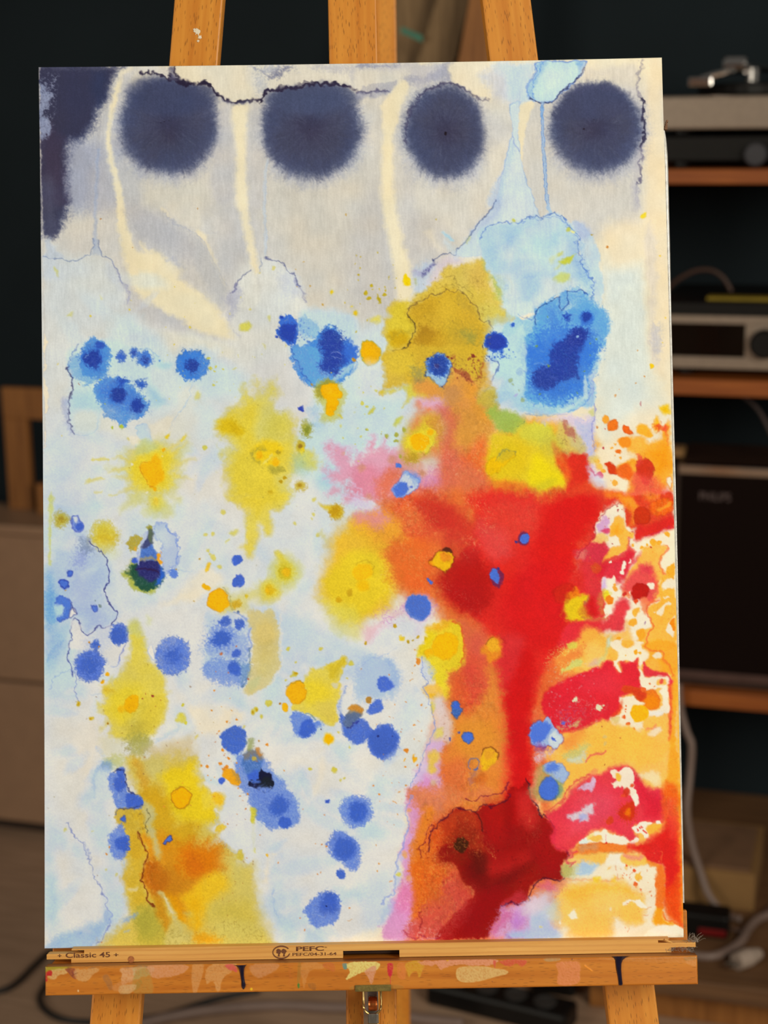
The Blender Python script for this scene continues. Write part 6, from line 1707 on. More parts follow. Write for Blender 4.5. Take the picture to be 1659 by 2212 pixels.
 P("900 140 1040 150 1120 170 1190 250 1200 340 1200 460 1260 560 1240 700 1200 640 1080 540 1000 420 860 480 720 520 680 560 680 420 760 280",(190,62,24),.85,10,5,gran=.4)
 P("680 330 780 260 800 420 760 560 680 560",(222,90,30),.8,10,5,gran=.4)
 P("960 260 1120 260 1190 380 1180 520 1080 500 960 440 900 360",(150,34,18),.7,14,6,gran=.4)
 P("760 560 860 500 900 560 860 640 790 640",(136,18,14),.85,5,4,jag=2,gran=.3)
 P("900 560 1020 520 1240 560 1260 700 1280 820 1200 860 1080 800 960 700",(130,16,12),.85,14,5)
 P("1050 760 1180 640 1220 720 1280 830 1400 800 1560 720 1700 620 1659 720 1520 860 1400 960 1280 980 1160 970 1060 880",(108,16,13),.7,26,6)
 P("1160 960 1300 900 1460 940 1420 1080 1320 1200 1240 1300 1120 1400 940 1400 960 1240 1060 1120",(150,14,16),.85,16,5)
 P("1220 120 1400 60 1440 260 1440 420 1320 480 1220 360",(178,20,17),.8,22,5)
 P("1480 0 1560 -60 1640 -100 1659 100 1540 300 1480 200",(180,14,16),.8,16,5)
 P("1540 60 1640 -20 1720 80 1760 240 1700 330 1600 300",(206,44,40),.75,16,5)
 P("1220 640 1320 560 1480 540 1659 560 1700 640 1540 720 1400 780 1290 790 1230 720",(186,30,26),.7,12,5,gran=.15)
 P("1700 560 1760 380 1800 240 1880 290 1930 400 1920 500 2040 560 2020 700 1960 780 1860 760 1760 680",(158,16,18),.75,16,5)
 P("1400 1060 1480 1000 1580 930 1660 960 1640 1060 1500 1100 1420 1100",(186,46,56),.8,6,4,gran=.3)
 P("560 520 680 420 760 560 740 700 620 760 540 660",(222,108,30),.7,14,6,gran=.4)
 P("860 820 980 900 1060 1000 960 1100 860 1040 820 920",(206,78,66),.6,16,6,gran=.3)
 P("1240 560 1400 520 1480 420 1620 420 1600 560 1440 640 1290 640",(150,14,14),.6,18,5)
 P("1100 560 1230 580 1250 760 1140 720",(92,20,12),.7,12,5)
 P("720 620 900 560 1000 600 960 700 820 680",(150,30,16),.5,14,6,gran=.3)
 P("1440 60 1530 40 1540 300 1470 420 1430 260",(148,12,14),.55,14,5)
 P("1060 960 1140 980 1020 1200 880 1420 760 1420 900 1180",(190,44,44),.6,22,6,gran=.3)
 P("600 1160 820 1080 980 1080 900 1240 760 1360 600 1400 520 1360",(208,74,66),.55,20,6,gran=.4)
 B(995,490,14,(44,26,12),16,.97,2.5,1.5,jag=1.5)
 B(995,490,30,(120,40,14),34,.3,14,4,gran=.4)
 WR("700 260 900 180 1120 200 1200 400 1200 620 900 640 720 560",(226,130,60),.55,6,.15,18,111)
 WR("540 560 760 560 900 720 880 860 560 1200",(246,190,70),.5,6,.15,16,113)
 WR("520 600 720 640 860 800 700 1050 540 1180",(170,50,16),.45,7,.15,18,115)
 WR("1190 340 1300 400 1340 620 1260 560",(240,190,90),.9,5,.22,6,117)
 WR("460 1220 640 1280 800 1360 760 1410 470 1410",(250,214,200),.6,6,.2,8,119)
 WR("400 880 480 860 500 1300 300 1380",(246,206,214),.5,6,.15,14,121)
 WR("690 160 780 180 740 330 690 340",(120,40,50),.7,6,.2,8,123)
 WR("1520 200 1680 180 1800 440 1600 500",(236,150,90),.45,6,.13,16,125)
 L("580 630 595 560 590 510 630 460 645 380 665 330 700 290 720 330 700 380 690 390 680 480 660 560",1.8,(110,20,40),.8,.9,3)
 L("680 560 690 400 740 320 790 250 850 200 900 160 940 125 1040 140 1090 140 1130 160 1200 110 1240 80 1280 120 1340 90 1400 70 1460 30 1480 0",2,(70,14,40),.85,1,2.2)
 L("1130 160 1180 230 1200 290 1200 350",2.4,(80,20,20),.8,1,2)
 L("1040 50 1130 45 1200 10 1280 -10 1380 -20 1420 -40 1440 -90 1460 -130 1440 -60 1480 0",2,(110,20,50),.8,.9,2.5)
 L("1640 -170 1700 20 1700 60 1740 110 1790 220 1815 200 1870 240 1930 330 1925 480 1960 520 2030 525 2060 570 2050 640 2010 700 2000 780 2040 800 2010 860 1960 850 1880 830 1820 820 1740 870 1700 930 1680 1040 1640 1070",2.6,(60,10,36),.9,1,2.5)
 L("1640 1040 1600 1070 1540 1095 1500 1060 1450 1085 1410 1090",3,(70,12,50),.85,1.2,3)
 L("600 1320 600 1230 580 1180 610 1150",2.4,(130,20,30),.7,1.4,4)
 L("440 1350 500 1400 600 1405 720 1400 790 1390",2.4,(150,30,60),.7,1.4,4)
 L("500 0 460 100 455 200 490 310 460 360 430 440 430 500 400 560 370 620 350 700 340 760 330 880 320 960 270 1000 220 1050 215 1090",2.6,(130,150,220),.8,1.4,4)
 P("200 1160 250 1100 300 1020 320 1060 280 1180 220 1260 180 1240",(170,190,230),.7,7,4,gran=.3)
 P("340 760 380 620 420 560 440 600 400 700 390 860 330 960",(180,194,228),.7,6,4,gran=.2)
 D("480 145 5 440 570 6 440 600 5 470 820 6",(226,160,90),a=.7,soft=3)
 D("365 780 5",(216,206,90),a=.9,soft=2)
 L("318 52 348 76",2,(222,150,80),.85,.7,.4)
 L("288 860 314 845",2.4,(222,150,80),.85,.7,.4)
 D("155 745 2.4 175 675 2 148 487 1 350 178 1.4",(214,150,80))
 P("1360 1220 1400 1120 1500 1110 1580 1090 1660 1050 1760 980 1900 1100 1900 1250 1800 1380 1640 1420 1300 1420 1320 1310",(206,160,206),.9,9,5,gran=.3)
 P("1300 1320 1360 1220 1440 1140 1500 1200 1400 1320 1320 1410",(206,100,150),.8,9,5,gran=.4)
 P("1560 1160 1659 1100 1659 1240 1560 1300 1500 1250",(190,120,206),.7,12,5,gran=.3)
 P("1500 1360 1600 1340 1900 1330 1960 1420 1480 1420",(160,186,236),.85,9,4)
 P("1660 1100 1840 1000 1960 1060 1960 1200 1760 1320 1659 1240",(196,196,214),.8,16,5)
 L("1450 1380 1500 1420",5,(150,60,130),.5,4,4,gran=.4)
 P("480 1430 560 1415 700 1400 720 1420",(226,200,210),.5,4,3)
 # ---------- right column: the lava shelves --------------------------------------
 S(1110,1070)
 P("840 180 900 150 1060 70 1075 100 1080 200 1120 260 1150 300 1220 320 1200 430 1300 420 1580 320 1600 500 1610 1521 900 1521 700 1500 880 1240 900 1100 870 900 930 700 920 500 800 400 810 280",(234,219,186),.97,3,2)
 P("870 60 1060 60 1000 20 1500 0 1570 0 1580 180 1580 310 1500 330 1400 380 1290 410 1230 430 1200 420 1220 330 1150 310 1110 260 1080 160 1070 80",(222,60,30),.97,3,2,jag=2)
 P("930 0 1100 0 1180 60 1240 120 1220 260 1190 290 1160 240 1100 130 1000 40",(242,126,30),.9,7,4)
 P("1030 10 1140 30 1210 120 1180 140 1100 70",(247,160,40),.75,8,4)
 P("1340 130 1380 60 1560 50 1575 140 1520 200 1400 210 1350 180",(236,96,20),.95,4,2,edge=(206,60,20),ew=1.4,ea=.5)
 P("1400 130 1480 120 1550 70 1540 110 1480 150 1410 160",(248,156,40),.85,4,2)
 P("1280 0 1420 0 1360 60 1300 40",(246,150,40),.7,9,4)
 P("1190 200 1200 140 1260 110 1320 140 1350 200 1330 270 1270 298 1210 280",(204,50,16),.97,2,1.2,edge=(160,30,14),ew=1.5,ea=.5)
 P("1230 300 1340 300 1580 200 1580 310 1440 360 1300 410 1210 430",(216,36,32),.9,9,4)
 L("1290 410 1340 405 1400 380 1440 350 1500 330 1575 315",2.4,(206,40,90),.6,1.4,5)
 P("820 300 850 230 900 200 940 260 930 380 900 390 830 360",(206,150,200),.85,5,4,gran=.5)
 P("780 430 830 385 920 400 940 440 900 490 760 480",(236,196,110),.92,4,3)
 P("600 640 640 540 720 500 760 470 900 490 935 520 920 600 940 690 860 690 740 660",(214,50,70),.9,7,5,gran=.2)
 P("600 640 640 580 700 560 680 640",(222,130,110),.7,6,4,gran=.4)
 P("850 360 930 340 940 380 900 390",(214,50,90),.8,3,3)
 L("1060 75 980 110 900 155 850 210 815 270 800 340 800 390 750 440 720 490 690 540 640 560 610 630",2,(160,24,40),.7,1.2,3)
 P("945 390 960 300 1000 230 1040 210 1080 230 1100 290 1120 360 1180 390 1170 430 1120 430 1130 520 1060 580 1000 620 920 650 880 690 900 620 960 540 1040 500 1040 440 1010 400 960 420",(248,176,66),.95,2.5,1.6,edge=(240,150,50),ew=1.4,ea=.4)
 P("960 350 1010 280 1060 300 1060 380 990 400",(246,152,24),.7,8,4)
 P("1125 430 1140 430 1130 480 1180 540 1190 590 1170 640 1100 660 960 690 880 700 900 650 1040 590 1130 540",(222,60,50),.85,3,2)
 P("800 760 860 690 960 680 1080 600 1180 580 1190 640 1260 580 1240 640 1160 720 1120 820 1080 860 1000 880 900 820 820 800",(218,34,52),.92,7,4)
 P("1100 860 1160 720 1260 580 1280 520 1500 510 1520 560 1450 640 1430 720 1500 800 1450 880 1480 960 1430 1060 1340 1100 1250 1030 1150 1000 1080 1020 1060 940",(246,172,66),.95,4,3,mott=.1)
 P("1090 860 1200 760 1300 690 1370 750 1420 850 1420 960 1380 1080 1260 1060 1140 1000 1060 960 1060 890",(226,66,70),.9,9,4)
 P("1240 690 1330 700 1370 780 1310 780 1240 740",(222,50,70),.7,9,4)
 L("1500 510 1525 530 1510 580 1455 620 1440 700 1470 770 1500 800",3.5,(234,100,50),.8,2,2)
 P("1500 760 1540 700 1590 690 1590 830 1560 850 1520 820",(248,166,44),.95,2,1.2)
 P("1450 870 1500 800 1560 850 1480 890 1500 940 1600 960 1600 1521 1200 1521 1220 1440 1210 1380 1260 1340 1340 1330 1350 1280 1310 1190 1340 1120 1440 1060 1440 960",(247,172,56),.95,3,2.2,mott=.08)
 P("1480 870 1560 840 1590 940 1500 940",(234,219,186),.95,2,1.5)
 P("1420 1160 1480 1100 1540 1060 1560 1080 1500 1110 1470 1190 1430 1190",(234,219,186),.95,1.5,1.5)
 P("1480 1020 1530 1005 1540 1020 1490 1035",(234,219,186),.95,1.2,1)
 P("1380 1160 1410 1160 1400 1175",(234,219,186),.95,1,.6)
 P("1500 1330 1560 1250 1600 1200 1600 1400 1560 1400",(234,219,186),.95,2,1.5)
 P("1545 1300 1560 1260 1600 1230 1605 1350 1570 1340",(250,130,10),.97,1.8,1)
 P("940 660 960 655 965 680 945 675",(240,230,200),.97,1,.8)
 P("1060 740 1075 690 1100 655 1118 670 1110 710 1085 745",(240,228,200),.97,1.2,1,edge=(180,30,40),ew=1.2,ea=.5)
 P("1130 680 1150 640 1166 645 1155 685",(240,228,200),.97,1.2,.8)
 P("1050 760 1085 740 1090 795 1060 795",(240,228,200),.97,1.2,.8)
 P("1320 880 1340 870 1400 895 1400 920 1370 945 1320 935",(236,222,190),.97,1.2,1,jag=1)
 P("1135 960 1160 950 1155 990 1140 985",(236,222,190),.97,1.2,.8)
 P("1160 970 1170 920 1210 890 1260 880 1310 900 1340 950 1310 1010 1250 1030 1200 1050 1165 1010",(186,26,18),.98,1.6,1.4,jag=1.8,edge=(140,16,14),ew=1.4,ea=.5)
 D("1208 1060 5",(228,76,34))
 P("880 840 900 830 960 835 1000 820 1020 840 1005 880 1010 920 1060 980 1070 1030 960 1010 920 960 870 950",(236,222,190),.97,1.8,1.4,jag=1.2)
 P("860 930 890 840 915 850 910 940",(206,170,214),.8,5,3)
 D("995 935 5 998 900 2.6 1090 985 5",(240,160,60))
 D("1090 985 5.4",(206,50,40))
 P("880 970 940 960 960 1000 920 1060 890 1050",(226,206,30),.9,4,3)
 P("905 1040 950 1000 990 1040 980 1090 930 1100",(240,126,20),.96,1.8,1)
 P("820 1020 870 960 900 1060 890 1200 840 1160",(206,130,60),.7,7,5,gran=.4)
 P("890 1180 900 1100 940 1110 970 1150 950 1220 910 1225",(240,226,198),.97,1.6,1.2,jag=1)
 L("880 1250 930 1230 960 1200",2,(206,60,40),.6,1.2,2)
 P("480 1100 500 1040 600 1000 700 990 745 1010 740 1070 700 1100 720 1180 760 1240 700 1270 600 1260 520 1260 490 1200",(226,196,30),.96,6,4,jag=2.5)
 P("500 1000 560 960 600 920 640 970 620 1010 540 1040",(236,130,20),.85,4,3,jag=2)
 P("670 1090 720 1020 745 1040 730 1080 700 1100",(160,160,90),.7,5,3,gran=.3)
 P("660 1100 720 1120 760 1220 700 1230 640 1180",(200,110,40),.7,8,5,gran=.3)
 P("700 1230 860 1220 920 1230 860 1260 720 1270",(206,130,70),.7,5,4,gran=.5)
 P("700 1060 780 1000 820 1080 830 1190 740 1200",(204,22,26),.8,9,5)
 P("380 960 440 920 500 880 560 880 580 940 520 960 540 1040 480 1080 400 1070",(196,46,20),.5,7,3,edge=(150,20,16),ew=2,ea=.4)
 B(815,730,11,(216,80,30),12,.7,3,2)
 P("440 1480 520 1300 700 1270 920 1250 960 1200 1000 1090 1080 1030 1140 1080 1150 1150 1110 1180 1090 1360 920 1360 800 1420 660 1521 440 1521",(224,44,54),.92,7,4)
 P("1110 1180 1150 1150 1200 1130 1250 1140 1250 1200 1330 1180 1340 1300 1290 1340 1230 1340 1190 1420 1140 1500 1080 1521 1100 1340",(236,222,190),.9,3,2)
 P("1260 1040 1340 1080 1320 1180 1270 1180",(240,130,80),.8,4,3)
 L("1430 1060 1330 1110 1310 1180 1350 1240 1375 1310 1340 1370 1310 1420 1320 1521",3.2,(236,84,40),.8,2,2)
 L("1420 880 1425 980 1380 1060",3,(226,50,60),.6,2.5,2)
 P("1170 1180 1190 1130 1235 1120 1245 1160 1200 1215",(248,170,56),.95,2,1.2)
 P("1140 1260 1170 1235 1210 1240 1215 1290 1180 1312 1145 1300",(248,166,46),.95,2,1.2)
 P("1210 1400 1240 1350 1290 1350 1280 1420 1240 1460",(248,160,40),.95,2,1.2)
 P("800 1521 880 1410 1000 1380 1100 1350 1120 1250 1150 1400 1140 1521",(247,184,90),.92,7,4)
 P("880 1480 940 1400 980 1420 950 1521 880 1521",(214,212,160),.75,6,4)
 P("930 1440 960 1400 965 1440 940 1500",(200,226,232),.8,3,2)
 D("1515 395 5.6 1385 480 6 1440 480 4.5 1260 530 4 1320 500 3 1180 500 3 1360 527 1.8 1500 1440 0",(249,166,50))
 D("1358 527 1.8 980 488 1.4 1023 107 1.8 1022 155 2.4 1345 1 1",(170,50,50))
 D("1030 1440 4 1045 1465 2.4",(240,160,40))
 L("1280 1275 1290 1265 1290 1290",1.4,(120,60,120),.7,.7,.6)
 S(1130,1390)
 P("640 -140 840 -80 900 0 900 70 940 130 900 180 820 180 780 250 560 300 400 300 300 200 360 100 520 0",(244,178,70),.93,9,5)
 P("520 60 700 20 820 60 780 180 620 260 520 270 600 160",(244,196,100),.8,10,5)
 P("640 200 720 160 780 160 740 230 650 240",(206,170,170),.6,8,4)
 L("860 -30 830 80 780 160 740 210",8,(206,206,130),.7,4,3)
 L("850 -30 840 30",6,(190,222,232),.6,3,2)
 P("130 600 180 340 300 150 480 80 560 30 620 60 560 160 440 260 260 380 190 520 140 640",(232,110,50),.6,10,5,gran=.2)
 WR("180 220 320 20 540 0 520 80 320 160 220 260",(222,206,110),.95,5,.28,8,131)
 WR("200 420 300 220 480 160 600 160 580 220 440 300 280 420",(226,210,120),.9,5,.26,8,133)
 P("370 270 460 200 560 150 600 170 580 220 480 270 400 290",(206,206,110),.9,3,3,jag=2.5,gran=.2)
 P("440 20 520 10 520 50 450 60",(206,200,80),.8,3,3,jag=2)
 P("330 420 380 380 460 350 530 330 540 350 480 410 420 450 360 460",(222,200,116),.93,2.5,2,edge=(206,40,50),ew=1.6,ea=.6)
 L("400 420 460 390 520 340",2,(206,80,60),.7,1.2,2)
 P("480 320 600 290 700 260 770 240 800 180 860 180 900 200 930 280 970 300 950 200 1020 190 1090 190 1110 150 1140 150 1150 240 1150 330 1160 440 1180 470 1100 480 1050 500 970 540 970 640 940 700 860 760 760 780 640 830 480 890 400 900 320 880 220 760 190 600 240 480 400 360",(222,32,48),.96,5,3,jag=1.5)
 P("620 360 860 300 1000 380 960 500 760 500 640 460",(228,50,62),.7,18,6)
 P("870 -20 1080 -10 1190 0 1180 90 1250 110 1240 150 1200 200 1180 240 1170 260 1200 340 1280 340 1380 320 1460 340 1470 390 1430 420 1400 460 1200 470 1160 400 1150 300 1140 160 1120 150 1090 190 1020 180 950 190 960 300 920 270 900 190 940 130 930 70 880 60",(236,221,188),.97,2,1.5,jag=1.5)
 P("970 0 1000 -20 1080 -10 1085 30 1040 50 990 30",(248,172,60),.95,2.5,1.5)
 D("1115 95 5 1160 103 3.4 1118 75 2.4 1012 125 1.6",(249,160,36))
 P("1200 0 1520 0 1530 500 1530 1000 1540 1521 1400 1521 1440 1300 1450 1000 1440 900 1450 600 1440 430 1480 400 1470 340 1430 310 1340 300 1230 320 1180 240 1220 180 1250 110 1200 60 1170 40",(246,160,40),.96,4,3,mott=.08)
 P("1210 200 1250 170 1330 180 1360 260 1290 290 1200 260",(246,180,80),.7,9,4)
 P("1180 240 1210 180 1240 240 1330 290 1420 300 1470 330 1490 400 1440 430 1450 350 1380 320 1260 340 1200 330",(222,40,60),.9,3,2.2)
 L("1220 0 1210 50 1300 90 1370 100 1385 160 1440 220 1500 330",3.5,(240,110,40),.8,2,2)
 P("1280 120 1340 105 1360 130 1320 155 1285 145",(236,222,190),.9,2.5,2)
 P("1440 430 1470 440 1480 600 1480 780 1480 900 1460 980 1440 900 1450 640",(226,60,50),.85,5,3)
 L("1530 0 1545 600 1560 1200 1575 1900 1590 2500",6,(250,168,40),.8,3,1)
 P("1330 380 1360 365 1420 370 1420 410 1360 420 1330 410",(248,176,70),.9,3,2)
 P("1370 370 1390 360 1390 410 1365 405",(222,60,60),.8,2,1.5,jag=1)
 P("950 570 970 540 1100 540 1130 560 1200 580 1200 640 1160 610 1230 660 1340 660 1380 560 1350 480 1430 440 1450 560 1450 700 1380 700 1330 740 1200 740 1190 860 1200 930 1130 880 1060 840 900 820 850 750 940 720 980 660",(236,221,190),.97,2.5,2,jag=1.2)
 P("1200 740 1330 730 1400 760 1440 800 1440 980 1330 1000 1200 940 1190 860 1280 860 1200 820",(246,186,84),.93,6,4)
 P("1250 900 1350 840 1360 890 1280 920",(236,222,196),.8,4,3)
 P("1230 700 1360 690 1370 720 1240 735",(228,220,206),.8,4,3)
 L("1230 860 1290 850 1310 830",4,(240,120,90),.7,2.5,2)
 P("985 460 1010 430 1060 440 1140 460 1200 480 1270 460 1330 490 1355 550 1340 620 1310 665 1240 670 1200 640 1210 580 1150 570 1100 520 1040 490 1000 485",(232,116,26),.97,2,1.2,edge=(206,80,20),ew=1.5,ea=.5)
 P("985 460 1010 430 1060 440 1150 465 1210 500 1200 560 1150 560 1090 515 1000 485",(210,52,28),.85,3,1.5)
 P("1230 540 1330 540 1330 630 1270 660 1220 620",(246,140,10),.7,7,3)
 P("1065 690 1075 650 1120 625 1200 630 1235 680 1225 740 1170 775 1110 785 1090 740",(248,176,20),.97,1.6,1.2,jag=1)
 D("993 742 4 1040 800 4 1105 865 3 1015 655 1.6 1010 680 1.4 1015 622 1.4 1185 465 4 1250 403 2 1300 435 1.4",(232,100,40))
 P("870 740 940 740 920 780 870 770",(220,190,110),.8,4,3)
 P("940 640 980 560 970 650 940 700 870 740",(228,70,30),.7,5,3)
 # speckled turquoise bruise
 WR("340 700 440 580 600 560 700 640 800 600 780 680 620 720 560 800 420 860 340 820",(196,200,170),.8,6,.22,16,135)
 WR("340 700 480 620 600 640 560 780 400 860",(130,110,190),.7,6,.18,14,137)
 P("350 830 420 850 520 790 570 750 560 800 480 850 400 870 350 860",(206,206,120),.8,4,4,jag=2.5,gran=.3)
 D("510 565 5 745 650 5 790 615 3.6 480 580 3 770 640 3",(222,214,170),jag=2.2,gran=.2)
 B(395,803,4.6,(90,100,206),5,.95,2,1)
 # ochre shelf below
 P("400 910 480 890 640 830 760 780 840 790 920 830 1060 850 1180 920 1330 990 1440 980 1460 1040 1400 1140 1340 1190 1200 1240 1130 1260 1060 1190 900 1220 760 1250 600 1330 500 1380 440 1521 400 1521 420 1300 440 1240 360 1180 320 1140 400 1060 470 980",(246,182,76),.96,7,4,mott=.06)
 P("440 920 600 860 560 1000 480 1060 400 1060",(244,140,60),.75,12,5)
 P("600 940 900 860 1200 960 1100 1100 800 1150 640 1060",(246,186,74),.6,24,6)
 P("380 1120 500 1040 600 1020 640 1040 610 1100 620 1140 560 1190 460 1200 400 1160",(196,196,120),.85,8,5,gran=.3)
 P("440 1140 560 1120 600 1080 620 1150 540 1200 440 1190",(206,212,200),.7,5,4,gran=.5)
 WR("330 1100 460 960 500 980 420 1080 600 1120 600 1180 400 1180",(228,216,140),.9,5,.22,8,139)
 D("815 935 5 815 1010 4",(190,190,140),a=.5,gran=.6)
 L("620 1180 660 1130 700 1105 770 1095 820 1085",3.4,(222,80,80),.8,1.8,2.5)
 D("958 948 1.6 808 1216 1.4 785 822 1.2",(150,80,40))
 L("480 890 640 820 760 770",3,(220,50,60),.5,2,2)
 # upper blue pair
 P("60 930 70 860 100 800 140 770 200 790 220 760 260 780 300 840 340 880 390 970 370 1010 310 1060 260 1040 140 1040 80 1010",(150,180,230),.97,2,1.8,jag=2,gran=.2,edge=(110,30,60),ew=1.8,ea=.6)
 P("62 930 75 850 130 785 200 800 260 830 250 900 230 950 170 1000 100 1010",(76,114,214),.97,4,2,gran=.3)
 P("250 940 300 880 360 930 380 980 310 1055 260 1030",(206,214,232),.85,4,3,gran=.4)
 D("295 960 3 280 950 2 315 975 1.6",(70,100,200))
 P("110 1020 180 1000 250 1040 280 1080 200 1080 120 1060",(130,70,150),.75,7,4,gran=.3)
 P("110 1130 200 1090 290 1060 310 1080 240 1140 140 1180",(206,180,200),.75,5,4,gran=.7)
 WR("100 1100 280 1070 300 1110 120 1220",(226,200,190),.7,5,.22,8,141)
 P("200 1240 230 1190 310 1180 380 1210 450 1300 440 1360 380 1400 300 1360 220 1290",(150,180,232),.95,2.5,2,jag=1.2,gran=.2,edge=(90,110,170),ew=1.6,ea=.5)
 P("220 1240 300 1190 360 1230 330 1290 250 1290",(76,116,214),.85,6,2,gran=.3)
 P("90 1400 130 1260 200 1230 220 1300 300 1340 400 1400 380 1521 200 1580 100 1521",(170,170,100),.75,10,5,gran=.2)
 P("160 1440 180 1380 230 1345 290 1345 340 1390 360 1450 340 1521 300 1560 220 1560 170 1510",(70,110,206),.98,1.8,1.2,edge=(60,80,120),ew=1.8,ea=.6)
 P("330 1370 400 1400 380 1500 330 1560 340 1480 350 1420",(110,150,120),.7,4,3,gran=.2)
 L("150 1260 100 1380 90 1500 100 1600",6,(226,150,110),.6,4,4,gran=.3)
 WR("60 1200 160 1200 100 1480 60 1500",(240,150,120),.5,5,.2,10,143)
 # lower right reds
 S(1130,1720)
 P("200 170 380 60 480 -60 620 -200 740 -280 840 -250 940 -320 1060 -310 1140 -220 1240 -120 1400 -100 1460 -60 1520 0 1560 120 1580 300 1590 600 1600 1300 1540 1280 1430 1230 1390 1140 1390 900 1340 740 1240 640 1200 600 1040 570 860 570 660 590 520 610 430 560 330 520 280 400 300 320",(222,44,60),.0,6,3)
 P("220 200 380 100 440 0 520 -100 640 -180 760 -200 900 -280 1040 -300 1120 -240 1150 -160 1260 -60 1400 -60 1440 60 1400 240 1360 260 1280 260 1200 270 1100 320 1130 400 1060 460 1000 410 880 390 800 340 690 350 640 400 560 460 430 560 330 520 280 420 300 310",(224,48,68),.96,6,3,mott=.05)
 P("1130 -200 1260 -40 1400 40 1380 200 1250 220 1180 100 1150 -40",(216,30,50),.8,14,5)
 P("560 60 760 -60 900 0 900 140 760 300 560 380 440 360",(228,76,96),.65,24,6)
 P("480 -100 600 -170 690 -150 720 -260 620 -160 520 -40 440 40 400 60",(230,110,90),.5,6,4,gran=.2)
 L("200 180 300 120 380 50 430 -30 500 -130 580 -180 660 -200",3,(206,40,60),.7,2,3)
 P("870 -230 900 -260 960 -240 1000 -270 1060 -280 1110 -200 1090 -120 1120 0 1150 60 1130 90 1080 30 1020 -20 1000 -60 960 -90 900 -70 870 -130 920 -150 880 -180",(236,221,190),.97,1.6,1.6,jag=2)
 P("915 -210 960 -220 985 -190 960 -140 920 -160",(246,180,60),.95,2,1.2)
 B(1080,-98,4,(226,80,40),4,.95,1.2,.6)
 P("980 -20 1000 -70 1040 -80 1055 -20 1020 20",(206,50,30),.95,2,1.2)
 P("1140 -210 1200 -240 1300 -260 1340 -200 1360 -120 1300 -110 1230 -140",(236,214,160),.9,6,4)
 P("660 -140 680 -160 710 -150 700 -80 680 -40 650 -70 530 -60 600 -110",(206,190,214),.85,3,3,jag=2,gran=.3)
 P("430 210 560 160 640 90 700 65 715 90 690 140 720 190 660 200 640 250 570 260 580 220 500 240",(206,206,206),.88,4,3,jag=2.5,gran=.3)
 P("560 210 620 190 640 230 570 255",(156,166,214),.7,4,3)
 P("1080 0 1140 0 1155 50 1130 90 1100 50",(238,226,200),.95,1.4,1,jag=1)
 B(1040,170,17.5,(206,50,20),17.5,.98,1.6,1.2,jag=1,fr=4,nf=26,edge=(180,40,16),ew=1.4,ea=.4)
 P("1020 150 1050 100 1070 130 1060 200 1030 190",(240,120,10),.85,4,2.5)
 P("1000 130 1010 70 1060 60 1100 50 1110 120 1060 130",(206,50,20),.9,2,2,jag=2)
 for q in range(22):
  t = q * .2856 + .13
  L([1040 + 82 * np.cos(t),170 + 82 * np.sin(t),1040 + (98 + q % 3 * 12) * np.cos(t),170 + (98 + q % 3 * 12) * np.sin(t)],1.4,(206,56,20),.8,.7,.3)
 P("820 250 850 215 890 225 890 270 860 292 830 280",(212,60,30),.97,1.5,1,jag=.8)
 D("800 245 1.4 990 0 5",(226,70,40))
 P("1090 330 1120 290 1200 260 1280 265 1260 290 1240 340 1260 400 1230 430 1180 380 1130 370",(238,226,200),.97,1.5,1.5,jag=2)
 for t in ("1140 330 1145 345","1165 310 1170 320","1190 340 1200 355","1210 360 1225 375","1180 300 1190 310"):
  L(t,3,(222,60,50),.9,.8,.8)
 P("1230 310 1370 290 1360 340 1330 430 1280 420 1240 370",(247,170,60),.93,3,2.5,jag=1.5)
 P("1260 410 1330 380 1300 440 1220 470",(232,90,70),.7,5,3)
 D("1345 268 5 1330 272 3",(238,226,200),jag=1.5)
 P("1060 470 1080 430 1130 400 1140 430 1110 470 1080 475",(238,226,200),.97,1.3,1.2,jag=1.5)
 P("1400 -100 1540 -60 1570 200 1580 500 1600 1300 1560 1290 1480 1250 1420 1180 1400 900 1400 700 1360 660 1370 500 1400 300",(238,96,24),.96,8,3)
 P("1300 420 1400 300 1440 200 1520 300 1530 500 1540 800 1500 1000 1420 960 1400 720 1330 700 1200 640 1180 560 1020 540 1040 490 1200 470",(218,30,28),.95,9,4)
 P("1400 100 1500 60 1540 300 1480 420 1420 300",(234,74,50),.7,14,5)
 P("1420 960 1530 820 1570 1000 1595 1290 1540 1280 1460 1180 1410 1080",(236,70,18),.85,12,4)
 L("1560 -100 1572 200 1580 400 1590 700 1600 1250",7,(248,140,16),.75,4,1)
 P("540 490 640 475 800 470 960 480 1030 500 1020 570 880 560 740 570 580 600 500 620 500 560",(238,122,40),.93,4,3)
 P("540 500 720 480 740 540 620 560 560 550",(196,150,110),.6,7,4)
 L("550 500 680 485 820 478 960 490 1030 500",1.6,(190,60,30),.5,1,1.5)
 L("520 610 640 585 760 570 880 562 1000 575",1.8,(170,120,60),.6,1,1.5)
 P("550 480 600 430 640 400 680 370 720 345 760 355 810 335 870 380 960 400 1010 410 1060 460 1020 495 900 482 760 472 640 478",(238,225,196),.97,2,1.8,jag=1.5)
 P("550 470 610 430 640 460 620 490 560 490",(206,226,232),.8,3,3,gran=.2)
 P("640 440 650 390 700 370 680 410 660 440",(232,212,110),.85,3,2)
 P("660 440 700 400 770 405 780 450 720 470",(247,184,80),.95,2,1.2)
 L("820 400 825 470",1.6,(222,120,140),.7,1,1)
 D("825 475 3",(206,40,40))
 P("400 760 430 640 520 600 640 580 840 570 860 600 820 660 740 680 640 650 560 700 470 760",(240,196,110),.92,5,4)
 P("520 620 640 580 840 575 855 620 800 670 740 680 660 640",(246,186,84),.85,4,2)
 P("400 780 440 720 560 680 700 660 760 700 720 760 560 800 500 860 420 830",(206,204,150),.85,8,5,gran=.2)
